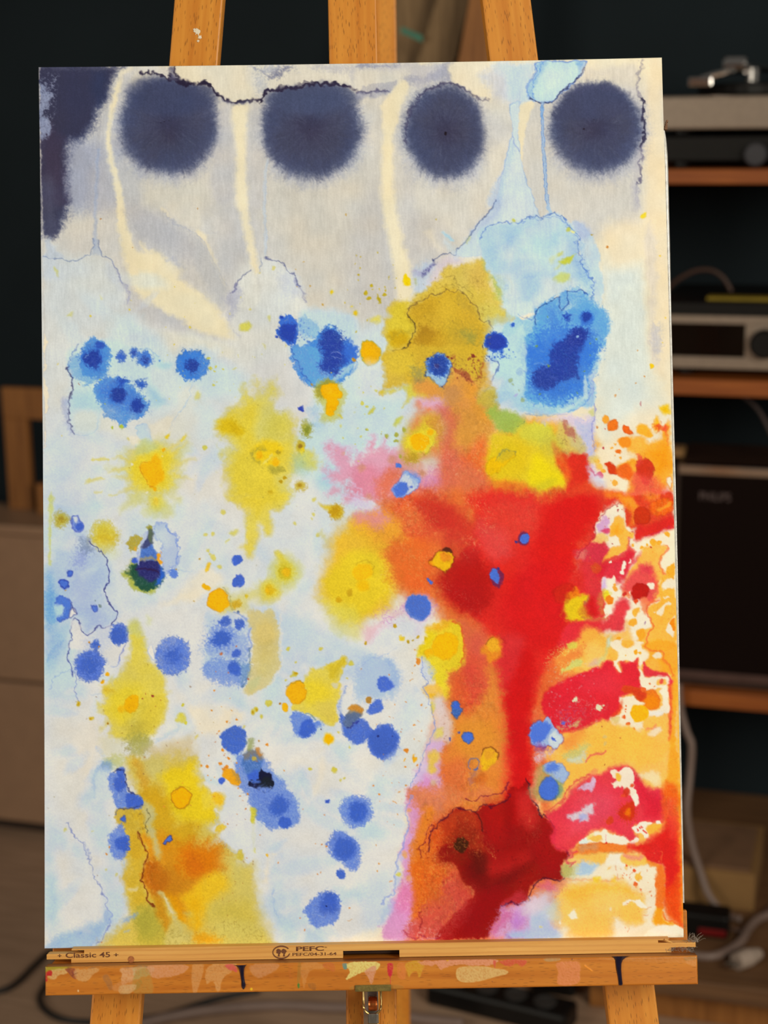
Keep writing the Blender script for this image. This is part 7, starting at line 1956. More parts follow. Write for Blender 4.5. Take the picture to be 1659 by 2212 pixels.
 P("560 700 600 630 660 680 740 680 730 740 640 790 540 790",(166,194,230),.85,7,5,gran=.3)
 P("380 770 440 700 500 760 440 820 400 810",(180,170,90),.8,6,4,gran=.4)
 L("440 590 520 560 430 640 500 660 470 700",4,(222,60,80),.8,2,4)
 P("700 760 820 690 920 690 1000 700 1060 700 1240 720 1330 730 1340 900 1330 1100 1300 1280 1000 1400 880 1390 900 1200 1200 1140 1200 1000 1060 880 900 820 760 840",(236,220,186),.95,6,3)
 P("840 600 880 570 1000 580 990 640 1040 700 900 700 830 680",(238,226,200),.95,4,2)
 P("980 640 1000 590 1200 600 1230 680 1180 700 1060 700",(247,190,84),.93,3,2)
 P("1010 590 1100 600 1200 610 1160 640 1060 640",(230,130,120),.7,4,3)
 P("1220 640 1300 660 1360 720 1330 720 1250 700",(244,140,40),.85,3,2)
 P("840 740 860 720 885 715 880 740 850 748",(247,190,100),.9,2,1)
 P("1010 700 1030 700 1025 740 1010 730",(247,190,100),.8,2.5,1)
 D("1103 748 3.6 1115 890 4.6 1020 695 2.4 1170 935 2 1060 830 1.2 1025 800 1.4 990 805 1.2 1080 770 1 985 830 1 1275 995 1.2 1000 780 1",(230,90,40))
 B(1148,810,8,(248,180,70),8.6,.96,1.4,1,jag=1.5,fr=2.5,nf=20)
 for t in ("925 700 925 740","1220 740 1230 760","1055 800 1075 780","1220 1130 1275 1105","1200 1190 1250 1190","1160 930 1180 950","1060 1320 1060 1350","940 780 930 830"):
  L(t,1.4,(226,130,80),.7,.7,.4)
 P("1330 740 1360 700 1400 740 1410 960 1400 1080 1390 1160 1330 1100 1330 960 1320 900",(240,110,30),.93,3,2.5,jag=2)
 P("1300 1260 1330 1120 1390 1140 1430 1220 1540 1290 1480 1310 1420 1300 1360 1300",(247,150,20),.93,5,3,jag=1)
 L("1370 560 1380 700 1400 820 1405 960",1.6,(240,140,60),.5,1,2)
 P("1330 1300 1420 1290 1540 1290 1600 1330 1610 1395 1300 1400 1200 1400",(238,224,194),.95,2.5,2,jag=1.5)
 L("1400 1170 1430 1220 1480 1250 1560 1300 1595 1330",3,(240,100,20),.8,1.6,2)
 # yellow-orange lawn at the foot
 P("330 940 430 860 500 850 700 860 850 860 960 830 1060 880 1130 950 1200 980 1200 1040 1180 1120 1200 1180 1190 1260 1100 1290 1000 1280 930 1240 900 1300 880 1400 480 1400 460 1320 280 1240 280 1100",(244,194,96),.95,12,5)
 P("430 960 640 880 860 880 1060 900 1180 990 1100 1010 960 960 700 960 640 1060 460 1040",(247,180,66),.85,14,6)
 P("540 1060 760 1020 900 1100 880 1300 820 1390 560 1390 500 1300 600 1180",(244,186,86),.8,18,6)
 P("720 1080 900 1060 880 1180 740 1160",(240,206,120),.6,18,6)
 P("1000 1100 1180 1080 1190 1250 1080 1280 980 1200",(246,188,80),.7,10,5)
 P("1000 1090 1040 1040 1090 1040 1060 1070 1010 1095",(238,228,204),.9,2,1.5)
 P("1095 1040 1160 1040 1180 1060 1240 1100 1180 1110 1120 1070",(238,228,204),.92,2,1.5)
 P("440 1190 500 1140 520 1170 540 1220 490 1230",(236,226,200),.92,2.5,2,jag=1.5)
 P("350 1260 365 1230 385 1270 370 1280",(232,224,200),.85,2,1.5)
 B(880,1132,3,(236,220,180),3,.8,2,1)
 P("300 900 420 840 440 900 340 980 300 960",(222,130,110),.6,10,5,gran=.3)
 L("430 830 520 840 620 850 720 840 820 860 900 825 980 830",2.4,(240,150,90),.6,1.6,2.5)
 P("700 830 770 800 760 850 720 860",(250,200,40),.7,4,3)
 P("880 830 900 790 920 810 900 850",(246,190,60),.7,4,3)
 P("200 1080 340 1040 380 1180 300 1300 180 1290 120 1200",(186,200,200),.75,16,5,gran=.1)
 P("80 1200 200 1180 300 1300 300 1400 40 1400",(172,188,230),.85,12,5)
 P("20 1060 140 960 300 920 320 1000 200 1120 60 1180 0 1200",(216,196,200),.8,14,5,gran=.15)
 P("120 880 260 840 330 930 280 960 180 930",(222,100,120),.75,7,5,gran=.3)
 D("180 1298 4",(214,206,130),jag=2,a=.7)
 D("625 1285 .1",(0,0,0),a=0)
 S(0,0,1)
 q = np.random.RandomState(21)
 def bead(x0,y0,x1,y1,n,r0,r1,col,a=.8):
  for _ in range(n):
   B(q.uniform(x0,x1),q.uniform(y0,y1),q.uniform(r0,r1),col,a=a,soft=1,rough=.5,jag=.8)
 bead(970,770,1040,828,60,.8,2.2,(128,48,40),.6)
 bead(640,690,665,740,24,.7,1.6,(44,92,190),.7)
 bead(1060,760,1110,775,26,.7,1.6,(44,92,190),.7)
 bead(1130,690,1290,880,200,.6,1.3,(40,80,180),.35)
 bead(860,600,1060,840,120,.6,1.4,(120,96,40),.35)
 bead(950,1420,1080,1700,160,.6,1.2,(150,70,40),.35)
 bead(900,1760,1060,1990,160,.7,1.6,(120,24,16),.35)
 bead(1000,1790,1200,1920,140,.6,1.4,(90,8,12),.4)
 bead(1180,1430,1290,1570,120,.7,1.6,(206,196,190),.35)
 # ---------- fine spatter over everything ------------------------------------
 q = np.random.RandomState(11)
 S(0,0,1)
 def spat(x,y,w,h,n,r0,r1,cols,a=.75):
  for _ in range(n):
   D("%f %f %f" % (x + q.normal() * w,y + q.normal() * h,q.uniform(r0,r1) ** 1.0),cols[q.randint(len(cols))],a=a)
 spat(300,1600,90,140,40,.7,1.3,((150,120,40),(120,80,40)),.55)
 spat(560,1000,60,80,40,.7,1.2,((150,130,50),(120,120,60)),.5)
 spat(470,1640,50,60,24,.7,1.6,((226,140,50),(196,110,60)))
 spat(1330,1200,50,90,40,.7,1.5,((200,70,40),(236,130,40)),.7)
 spat(1370,1920,40,50,40,.6,1.3,((232,110,50),(226,130,80)),.7)
 spat(1120,1300,90,160,60,.7,1.2,((150,14,18),),.4)
 spat(860,1650,30,80,26,.7,1.4,((226,150,80),(206,130,70)),.7)
 spat(480,1900,40,60,40,.7,1.2,((130,60,20),),.5)
 spat(820,640,40,40,24,.8,2.2,((190,170,60),(206,180,50)),.8)
 spat(470,800,70,50,30,.8,1.8,((214,204,100),),.7)
 spat(790,900,60,50,24,.8,2.4,((206,200,90),),.75)
 # ---------- the sheet drinks the paint: wander the edges,granulate,paper tooth
 n = s.noise
 dx = (1.9 * n(27,31) + 1.5 * n(11,32) + 1.3 * n(5,33) + .5 * n(2.6,34)) / s.step
 dy = (1.9 * n(27,35) + 1.5 * n(11,36) + 1.3 * n(5,37) + .5 * n(2.6,38)) / s.step
 U,V = np.meshgrid(np.arange(s.nx,dtype=np.float32),np.arange(s.ny,dtype=np.float32))
 U = np.clip(U + dx,0,s.nx - 1.001)
 V = np.clip(V + dy,0,s.ny - 1.001)
 i,j = U.astype(int),V.astype(int)
 U,V = (U - i)[...,None],(V - j)[...,None]
 c = s.col
 c = (c[j,i] * (1 - U) + c[j,i + 1] * U) * (1 - V) + (c[j + 1,i] * (1 - U) + c[j + 1,i + 1] * U) * V
 paper = np.array((230,216,181),np.float32) / 255
 lt = np.clip((c.min(-1) - .60) / .14,0,1)[...,None]
 c = c + lt * np.array((.020,.024,.022),np.float32)
 yl = (np.clip((c[...,1] - .55) / .1,0,1) * np.clip((.5 - c[...,2]) / .15,0,1))[...,None]
 c = c + yl * np.array((.014,.014,-.015),np.float32)
 dens = np.clip(np.abs(c - paper).max(-1),0,.5)
 g = s.grain()
 r_,g_,b_ = c[...,0],c[...,1],c[...,2]
 # ultramarine settles in lace,warm lakes crinkle,the grey wash runs down the fibres
 lace = np.clip(1 - np.abs(n(7,51) + .5 * n(3.4,52)) / .22,0,1)
 mb = np.clip((b_ - r_ - .20) / .12,0,1) * np.clip((.50 - (b_ - r_)) / .12,0,1)
 c = c + (mb * (.20 * lace - .055 * np.clip(g,-1,1)))[...,None] * (np.array((.86,.89,.95),np.float32) - c)
 mw = np.clip((r_ - b_ - .38) / .2,0,1) * np.clip((g_ - .16) / .15,0,1) * np.clip((.66 - g_) / .14,0,1) * np.clip(.25 + .8 * n(70,53) + .4 * n(24,53),0,1)
 crk = np.clip(1 - np.abs(n(5,54,1.8) + .5 * n(3,55,1.6)) / .25,0,1)
 c = c + (mw * .20 * crk)[...,None] * (np.array((.98,.78,.46),np.float32) - c)
 c = c * (1 - (mw * .10 * np.clip(n(6,56,1.6),0,1))[...,None])
 mo = np.clip((r_ - b_ - .28) / .15,0,1) * np.clip((g_ - .5) / .1,0,1) * np.clip((.78 - g_) / .1,0,1) * np.clip(.9 * n(80,57) + .4 * n(30,57),0,1)
 c = c * (1 - (mo * .16 * np.clip(1 - np.abs(n(11,58) + .4 * n(5,59)) / .10,0,1))[...,None])
 s.relief = (mw * crk * .00012 + mo * .0001 * np.clip(1 - np.abs(n(11,58) + .4 * n(5,59)) / .3,0,1)).astype(np.float32)
 sat = c.max(-1) - c.min(-1)
 fib = n(2.2,60,7) + .6 * n(5,61,6)
 c = c * (1 + (.022 * fib * np.clip((.24 - sat) / .1,0,1) * np.clip((760 - s.gy) / 120,0,1)[:,None])[...,None])
 c = c * (1 - (dens * .04 * g + .008 * g + .02 * n(60,41) + .016 * n(18,42))[...,None])
 c[...,0] += .012 * n(40,43) * (1 - dens)
 c[...,2] -= .016 * n(40,43) * (1 - dens)
 s.col[:] = np.clip(c,0,1)

# ================================================================ the room
WB = onz(1560, 1806, 0).y      # the dark wall, in room axes
SF = WB - .40                  # front of the shelves
struct(obj('floor', box(-6, 6, -5, WB, -.05, 0, 0), FLOORM, None, MR))
struct(obj('wall_back', box(-6, 6, WB, WB + .1, 0, 3.2, 0), WALL, None, MR))

# ---------------------------------------------------------------- shelves on the right
sh = thing('shelf_unit', 'tall open shelf unit with orange wooden boards along the dark wall', 'shelves', MR @ Vector((onb(1560, 1500, SF).x, SF + .2, 0)))
aL, aR = onb(1330, 800, SF).x, onb(1330, 800, SF).x + 1.05
levels = {}
for nm, x, y0, y1 in (('top', 1560, 366, 398), ('mid', 1560, 822, 856), ('low', 1560, 1497, 1531)):
    z1, z0 = onb(x, y0, SF).z, onb(x, y1, SF).z
    levels[nm] = z1
    obj('shelf_board', box(aL, aR, SF, WB - .002, z0, z1, .002), SHELFWOOD, sh, MR)
for a in (aL - .035, aR):
    obj('upright', box(a, a + .035, SF + .01, WB - .003, 0, levels['top'] + .02, .002), BROWNWOOD, sh, MR)
zb = .105
pf = onz(1600, 2132, zb)
obj('base_board', box(aL, aR, pf.y, WB - .002, zb - .035, zb, .003), BASEWOOD, sh, MR)
obj('plinth', box(aL + .03, aR - .03, pf.y + .05, WB - .02, 0, zb - .035, .002), BROWNWOOD, sh, MR)


def aofx(px, py, b):
    return onb(px, py, b).x


def zofy(px, py, b):
    return onb(px, py, b).z


# turntable on a black tuner, top board
zt = levels['top']
b0 = SF + .03
tn = thing('tuner', 'black tuner with a round knob under the silver turntable', 'hi-fi', MR @ Vector((aofx(1600, 320, b0), b0 + .15, zt)))
x0, x1 = aofx(1405, 320, b0), aofx(1405, 320, b0) + .43
zp = zofy(1560, 279, b0)
obj('case', box(x0, x1, b0 + .006, b0 + .30, zt + .012, zp - .012, .003), BLACK, tn, MR)
for sx in (x0 + .05, x1 - .05):
    for sy in (b0 + .04, b0 + .26):
        obj('foot', lathe([(.014, 0), (.016, .004), (.016, .013)], 16, c=(sx, sy, zt)), BLACK, tn, MR)
p = onb(1632, 334, b0)
obj('knob', lathe([(.020, 0), (.020, -.014), (.017, -.018)], 24, c=(p.x, b0 + .006, p.z), axis='Y'), plain('grey_knob', (64, 64, 70), .35), tn, MR)
tt = thing('turntable', 'silver turntable with a chrome tonearm on the top board', 'turntable', MR @ Vector((aofx(1600, 320, b0), b0 + .15, zp)))
ztop = zofy(1560, 207, b0)
obj('plinth', box(x0, x1, b0, b0 + .34, zp, ztop, .004), SILVER, tt, MR)
for sx in (x0 + .05, x1 - .05):
    for sy in (b0 + .04, b0 + .28):
        obj('foot', lathe([(.014, 0), (.018, .005), (.018, .012)], 16, c=(sx, sy, zp - .012)), BLACK, tt, MR)
obj('platter', lathe([(.145, 0), (.148, .004), (.148, .018), (.14, .022)], 40, c=(x0 + .21, b0 + .17, ztop)), BLACK, tt, MR)
pt_ = onb(1515, 174, b0 + .03)
arm = obj('tonearm', tube([(pt_.x - .012, b0 + .03, pt_.z), (pt_.x + .03, b0 + .04, pt_.z + .012), (pt_.x + .075, b0 + .07, pt_.z + .022), (pt_.x + .13, b0 + .15, pt_.z + .016), (pt_.x + .20, b0 + .26, pt_.z + .016)], .007, 10), CHROME, tt, MR)
obj('headshell', box(pt_.x - .022, pt_.x + .020, b0 + .018, b0 + .042, pt_.z - .010, pt_.z + .006, .003), CHROME, arm, MR)
obj('counterweight', lathe([(.014, -.02), (.016, -.016), (.016, .016), (.014, .02)], 20, c=(pt_.x + .055, b0 + .06, pt_.z + .026), axis='X'), CHROME, arm, MR)
obj('arm_base', lathe([(.022, 0), (.022, .02), (.012, .024), (.012, max(.03, pt_.z - ztop + .02))], 20, c=(pt_.x + .085, b0 + .075, ztop)), CHROME, tt, MR)

# receiver on the middle board
zm = levels['mid']
b1 = SF + .02
rc = thing('receiver', 'silver receiver with a black display and a round knob on the middle board', 'hi-fi', MR @ Vector((aofx(1600, 700, b1), b1 + .15, zm)))
rx0, rx1 = aofx(1418, 700, b1), aofx(1418, 700, b1) + .43
zr0, zr1 = zofy(1560, 797, b1), zofy(1560, 683, b1)
obj('case', box(rx0 + .004, rx1 - .004, b1 + .012, b1 + .32, zr0, zr1 + .022, .003), BLACK, rc, MR)
xd0, xd1, zd0, zd1 = rx0 + .012, aofx(1609, 740, b1), zofy(1560, 772, b1), zofy(1560, 700, b1)
obj('front_trim', box(rx0, rx1, b1, b1 + .012, zd1, zr1, .001), SILVER, rc, MR)
obj('front_trim', box(rx0, rx1, b1, b1 + .012, zr0, zd0, .001), SILVER, rc, MR)
obj('front_trim', box(xd1, rx1, b1, b1 + .012, zd0, zd1, .001), SILVER, rc, MR)
obj('display', box(rx0, xd1, b1 + .004, b1 + .0125, zd0, zd1, .0005), GLASSBLK, rc, MR)
p = onb(1652, 742, b1)
obj('knob', lathe([(.026, 0), (.026, -.016), (.022, -.021), (.012, -.021)], 28, c=(p.x, b1, p.z), axis='Y'), BLACK, rc, MR)
for sx in (rx0 + .05, rx1 - .05):
    for sy in (b1 + .05, b1 + .27):
        obj('foot', lathe([(.016, 0), (.018, .004), (.018, zr0 - zm)], 16, c=(sx, sy, zm)), BLACK, rc, MR)
zq = zr1 + .022
p = onz(1600, 648, zq)
tag(obj('record_sleeve', box(p.x - .06, p.x + .20, p.y - .012, p.y + .03, zq, zq + .005, .0008), YELLOW, None, MR), 'flat yellow sleeve lying on top of the receiver', 'record sleeve')
q = [onb(px, py, b1 + .16) for px, py in ((1440, 632), (1462, 606), (1500, 586), (1535, 584), (1562, 600), (1580, 626))]
q[0].z = q[-1].z = zq + .004
tag(obj('audio_lead', tube(q, .004, 8), plain('brown_lead', (70, 46, 36), .6), None, MR), 'dark brown lead arching over the receiver', 'cable')

# loudspeaker on the low board
zl = levels['low']
b2 = SF + .03
sp = thing('loudspeaker', 'dark wooden loudspeaker with brown grille and silver trim bars', 'loudspeaker', MR @ Vector((aofx(1580, 1300, b2), b2 + .1, zl)))
s0, s1 = aofx(1455, 1200, b2), aofx(1455, 1200, b2) + .27
zs1 = zofy(1560, 1006, b2)
obj('cabinet', box(s0, s1, b2 + .012, b2 + .20, zl, zs1, .003), WALNUT, sp, MR)
g0, g1 = aofx(1466, 1200, b2), s1 - .012
zg0, zg1 = zofy(1560, 1452, b2), zofy(1560, 1026, b2)
obj('grille', box(g0, g1, b2 - .004, b2 + .014, zg0, zg1, .003), GRILLE, sp, MR)
obj('trim_bar', box(g0 - .004, g1, b2 - .008, b2 + .012, zg1, zs1, .002), CHROME, sp, MR, 'silver trim bar')
obj('trim_bar', box(g0 - .004, g1, b2 - .006, b2 + .012, zofy(1560, 1470, b2), zg0, .001), plain('dull_trim', (96, 74, 70), .4, metal=.5), sp, MR)
obj('front_panel', box(s0, s1, b2 + .002, b2 + .013, zl, zs1, .001), WALNUT, sp, MR)


def text(name, s, h, w, org, ux, uz, mat, parent, extr=.0001, bold=0.0):
    """flat lettering: h cap height, w total width, org lower left corner, ux/uz world directions"""
    cu = bpy.data.curves.new(name, 'FONT')
    cu.body = s
    cu.extrude = 0
    cu.offset = bold
    cu.resolution_u = 4
    t = bpy.data.objects.new(name, cu)
    C.objects.link(t)
    dg = bpy.context.evaluated_depsgraph_get()
    me = bpy.data.meshes.new_from_object(t.evaluated_get(dg))
    bpy.data.objects.remove(t)
    bm = bmesh.new()
    bm.from_mesh(me)
    bpy.data.meshes.remove(me)
    xs = [v.co.x for v in bm.verts]
    ys = [v.co.y for v in bm.verts]
    kx, ky = w / (max(xs) - min(xs)), h / (max(ys) - min(ys))
    un = ux.cross(uz)
    r = bmesh.ops.extrude_face_region(bm, geom=list(bm.faces))
    for e in r['geom']:
        if isinstance(e, bmesh.types.BMVert):
            e.co.z += 1
    for v in bm.verts:
        v.co = org + ux * ((v.co.x - min(xs)) * kx) + uz * ((v.co.y - min(ys)) * ky) + un * (v.co.z * extr)
    return obj(name, bm, mat, parent)


p = onb(1511, 1080, b2 - .0045)
text('badge', 'PHILIPS', .0155, .056, MR @ p, ub, Vector((0, 0, 1)), plain('silver_badge_print', (104, 88, 88), .5, metal=.2), sp, .0006)
p = onz(1452, 985, zs1)
tag(obj('small_box', box(p.x - .02, p.x + .022, p.y - .01, p.y + .03, zs1, zs1 + .016, .002), CARD, None, MR), 'tiny brown box on the front corner of the loudspeaker', 'box')

# ---------------------------------------------------------------- clutter on the base board and the floor


def cable(name, px, mat, label, r=.006, b=None, z=None, ends=None):
    q = [onb(x, y, b) if b is not None else onz(x, y, z + r) for x, y in px]
    if ends:
        for k, zz in ends.items():
            q[k].z = zz + r
    return tag(obj(name, tube(q, r, 10), mat, None, MR, smooth=True), label, 'cable')


bq = onz(1560, 1968, zb).y - .02
q = [onb(x, y, SF - .02 + (bq - SF + .02) * t) for x, y, t in ((1466, 1478, 0), (1470, 1530, 0), (1483, 1580, .05), (1494, 1612, .1), (1490, 1680, .2), (1484, 1750, .4), (1494, 1820, .65), (1512, 1880, .85), (1532, 1935, 1))] + [onz(x, y, zb + .008) for x, y in ((1566, 1974), (1600, 1986))]
tag(obj('speaker_cable', tube(q, .0068, 10), GREYCAB, None, MR, smooth=True), 'pale grey cable hanging down in front of the dark wall below the loudspeaker', 'cable')
p = onz(1560, 1962, zb)
bx = thing('cardboard_box', 'flat brown cardboard box lying on the base board', 'box', MR @ Vector((p.x, p.y + .1, zb)))
c0, c1 = onz(1440, 1962, zb).x, onz(1628, 1968, zb).x
zc = onb(1560, 1884, p.y).z
obj('carton', box(c0, c1, p.y, p.y + .22, zb, zc, .002), CARD, bx, MR)
obj('lid_flap', box(c0 + .01, c1 - .01, p.y + .01, p.y + .20, zc, zc + .006, .001), plain('faded_card', (116, 84, 60), .8), bx, MR)
p = onz(1545, 2030, zb)
ad = thing('power_adapter', 'black power adapter with a red stripe in front of the cardboard box', 'adapter', MR @ Vector((p.x, p.y, zb)))
obj('housing', box(p.x - .085, p.x + .022, p.y, p.y + .05, zb, zb + .045, .006), BLACK, ad, MR)
obj('stripe', box(p.x - .03, p.x + .018, p.y - .003, p.y + .003, zb + .008, zb + .020, .001), REDPL, ad, MR, 'red stripe')
cable('mains_cable', ((1440, 2050), (1500, 2064), (1548, 2064), (1596, 2038), (1618, 2004), (1640, 1984), (1680, 1970)), GREYCAB, 'thick pale grey cable curving along the base board', .0078, z=zb)
cable('thin_cable', ((1560, 1985), (1575, 2004), (1598, 2010), (1622, 2000), (1660, 1962), (1700, 1940)), plain('brown_sheath', (96, 72, 62), .5), 'thin brown cable looping behind the thick grey one', .004, z=zb)
p, q = onz(1590, 2094, zb), onz(1640, 2074, zb)
pl = thing('plug', 'white plug lying on the base board', 'plug', MR @ Vector((p.x, p.y, zb)))
obj('body', tube([p + Vector((0, 0, .014)), (p + q) / 2 + Vector((0, 0, .014)), q + Vector((0, 0, .013))], [.015, .016, .009], 14), WHITEPL, pl, MR)
for s in (-.006, .006):
    d = (p - q).normalized()
    n = Vector((-d.y, d.x, 0))
    obj('pin', tube([p + d * .002 + n * s + Vector((0, 0, .014)), p + d * .022 + n * s + Vector((0, 0, .014))], .0024, 8, sub=1), STEEL, pl, MR)
cable('wall_lead', ((1600, 852), (1630, 876), (1650, 905), (1675, 960)), plain('dim_lead', (62, 50, 50), .6), 'dark lead hanging under the middle board', .004, b=SF + .1)

# left: low beige cabinet with a wooden frame on top
bc = onz(50, 1806, 0).y
cz = onb(50, 1134, bc).z
ca = onb(-260, 1200, bc).x
cb = ca + .60
sb = thing('sideboard', 'low beige sideboard with two wide drawers by the dark wall', 'sideboard', MR @ Vector(((ca + cb) / 2, bc + .2, 0)))
zs = onb(50, 1474, bc).z
DB_ = onz(50, 1088, cz).y - bc
obj('carcass', box(ca, cb, bc + .018, bc + DB_ - .008, .03, cz - .02, .002), BEIGE, sb, MR)
obj('worktop', box(ca - .01, cb + .01, bc - .012, bc + DB_, cz - .02, cz, .003), BEIGE, sb, MR)
for k in range(1):
    m0, m1 = ca + .003, cb - .003
    for j, (z0, z1) in enumerate(((zs + .004, cz - .024), (.034, zs - .004))):
        dr = obj('drawer_front', box(m0, m1, bc, bc + .018, z0, z1, .002), BEIGE, sb, MR)
    obj('toe_kick', box(ca + .02, cb - .02, bc + .03, bc + DB_ - .02, 0, .03, .001), plain('dark_toe_kick', (46, 32, 24), .7), sb, MR)
fb = bc + DB_ - .05
f0, f1 = onb(6, 900, fb).x, onb(6, 900, fb).x + .26
fz = onb(40, 838, fb).z
fw = onb(58, 900, fb).x - f0
fr = thing('picture_frame', 'empty wooden picture frame standing on the beige sideboard', 'frame', MR @ Vector(((f0 + f1) / 2, fb + .01, cz)))
fh = fz - onb(60, 906, fb).z
obj('top_rail', box(f0, f1, fb, fb + .016, fz - fh, fz, .002), BROWNWOOD, fr, MR)
obj('stile', box(f0, f0 + fw, fb, fb + .016, cz, fz - fh, .002), BROWNWOOD, fr, MR)
obj('stile', box(f1 - fw, f1, fb, fb + .016, cz, fz - fh, .002), BROWNWOOD, fr, MR)
p = onb(76, 1046, fb - .03)
tag(obj('wooden_block', box(p.x, p.x + .06, fb - .03, fb - .006, cz, p.z, .002), BROWNWOOD, None, MR), 'small wooden block in front of the picture frame', 'block')

# planks leaning behind the easel
bp_ = WB - .24


def plank(px0, px1, px2, px3, dep, mat, label, th=.03):
    """board whose visible edges pass px0..px1 at the picture's top and px2..px3 lower down (y = 140)"""
    a0, a1, a2, a3 = onb(px0, 0, bp_ + dep), onb(px1, 0, bp_ + dep), onb(px2, 140, bp_ + dep), onb(px3, 140, bp_ + dep)
    k = (a0.z + .35 - a2.z) / (a0.z - a2.z)
    t0, t1 = a2 + (a0 - a2) * k, a3 + (a1 - a3) * k
    k = a2.z / (a0.z - a2.z)
    e0, e1 = a2 - (a0 - a2) * k, a3 - (a1 - a3) * k
    bm = bmesh.new()
    c = [(e0, -.16), (e1, -.16), (t1, .02), (t0, .02)]
    f = [bm.verts.new(Vector((v.x, v.y + o, v.z))) for v, o in c]
    r = [bm.verts.new(Vector((v.x, v.y + o + th, v.z))) for v, o in c]
    bm.faces.new(f)
    bm.faces.new(r[::-1])
    for i in range(4):
        bm.faces.new((f[i], f[(i + 1) % 4], r[(i + 1) % 4], r[i]))
    bmesh.ops.bevel(bm, geom=list(bm.edges), offset=.002, segments=1, affect='EDGES')
    return tag(obj('plank', bm, mat, None, MR), label, 'plank')


pk = plank(850, 946, 850, 915, .14, DULLWOOD, 'wide dull grey-brown plank with teal tape leaning upright behind the mast')
pk2 = plank(944, 1018, 905, 986, .09, DULLWOOD, 'slanting pale plank leaning beside the taped plank')
plank(1018, 1075, 996, 1075, .02, BROWNWOOD, 'warm brown plank leaning behind the right easel leg')
p, q = onb(866, 64, bp_ + .05), onb(912, 84, bp_ + .05)
bm = bmesh.new()
for v, s in ((p, 1), (q, 1), (q, -1), (p, -1)):
    bm.verts.new(Vector((v.x, v.y, v.z + s * .006)))
bm.faces.new(bm.verts[:])
bm.verts.ensure_lookup_table()
r = bmesh.ops.extrude_face_region(bm, geom=list(bm.faces))
for e in r['geom']:
    if isinstance(e, bmesh.types.BMVert):
        e.co.y += .003
obj('tape', bm, TEAL, pk, MR, 'teal tape')

# cables and a power strip on the floor
cable('floor_cable', ((-60, 2150), (20, 2134), (80, 2080), (110, 2056), (128, 2072), (104, 2120), (86, 2160), (120, 2196), (200, 2208), (340, 2196), (460, 2160), (560, 2140)), BLACKCAB, 'black cable looping over the floor left of the easel', .0055, z=0)
cable('floor_cable', ((300, 2212), (380, 2194), (470, 2180), (600, 2172), (700, 2176), (800, 2180), (900, 2200), (1000, 2210)), GREYCAB, 'thick pale grey cable crossing the floor under the tray', .0095, z=0)
p, q = onz(936, 2152, 0), onz(1236, 2226, 0)
ps = thing('power_strip', 'black power strip lying on the floor below the tray', 'power strip', MR @ Vector(((p.x + q.x) / 2, (p.y + q.y) / 2, 0)))
d = (q - p).normalized()
ang = math.atan2(d.y, d.x)
MP = MR @ Matrix.Translation(p) @ Matrix.Rotation(ang, 4, 'Z')
ln = (q - p).length
obj('housing', box(0, ln, -.032, .032, 0, .042, .008), BLACK, ps, MP)
for k in range(4):
    obj('socket', lathe([(.02, 0), (.02, .003), (.016, .003), (.016, .001)], 20, c=(.05 + k * (ln - .1) / 3, 0, .042)), plain('socket_grey', (52, 50, 50), .5), ps, MP)
p = onz(1210, 2142, 0)
mp = thing('mains_plug', 'black plug on the floor beside the power strip', 'plug', MR @ p)
obj('body', box(p.x - .05, p.x + .03, p.y - .02, p.y + .025, 0, .04, .008), BLACK, mp, MR)
obj('strain_relief', tube([p + Vector((-.05, 0, .02)), p + Vector((-.075, .002, .018)), p + Vector((-.10, .008, .016))], [.012, .009, .006], 10), BLACK, mp, MR)
cable('plug_lead', ((1186, 2140), (1150, 2118), (1100, 2104), (1040, 2102)), BLACKCAB, 'short black lead running behind the tray from the plug', .005, z=0)

# ================================================================ easel (axes: x right, y back, z up the slope)
root = thing('easel', 'oiled beech studio easel with a paint-stained tray, holding the painting', 'easel', (0, .12, 0))
ZF = -(OZ - .0) / math.cos(LEAN)


def plankbar(name, pa, pb, wdt, th, Y, mat, label=None, up=0.0, down=None, parent=None):
    """straight bar through two picture points, front face at depth Y, drawn out at both ends"""
    a, b = loc(*pa, Y), loc(*pb, Y)
    d = (a - b).normalized()
    top = a + d * up
    if down is None:                    # to the floor: world z of a point (x, Y, z) is OZ + z cos - (-Y) sin ...
        zt_ = lambda p: (ML @ p).z
        k = zt_(b) / (zt_(a) - zt_(b)) * (a - b).length
        bot = b - d * (k - .004)
    else:
        bot = b - d * down
    L = (top - bot).length
    bm = box(-wdt / 2, wdt / 2, 0, th, 0, L, .002)
    n = Vector((0, 1, 0))
    xx = n.cross(d).normalized()
    Q = Matrix((xx, n, d)).transposed().to_4x4()
    Q.translation = bot
    return obj(name, bm, mat, parent or root, ML @ Q, label)


YL = .0405
leg_l = plankbar('leg', (429, 0), (250, 2180), .0475, .023, YL, BEECH, up=.25)
leg_r = plankbar('leg', (1094, 0), (1366, 2180), .0475, .023, YL, BEECH, up=.25)
mast = plankbar('mast', (761, 0), (790, 1500), .0475, .022, .0325, BEECH, up=.3, down=.0)
plankbar('mast_rail', (762, 1300), (766, 2180), .0165, .026, .055, BEECH, up=.1, down=.55)
plankbar('mast_rail', (826, 1300), (839, 2180), .0165, .026, .055, BEECH, up=.1, down=.55)
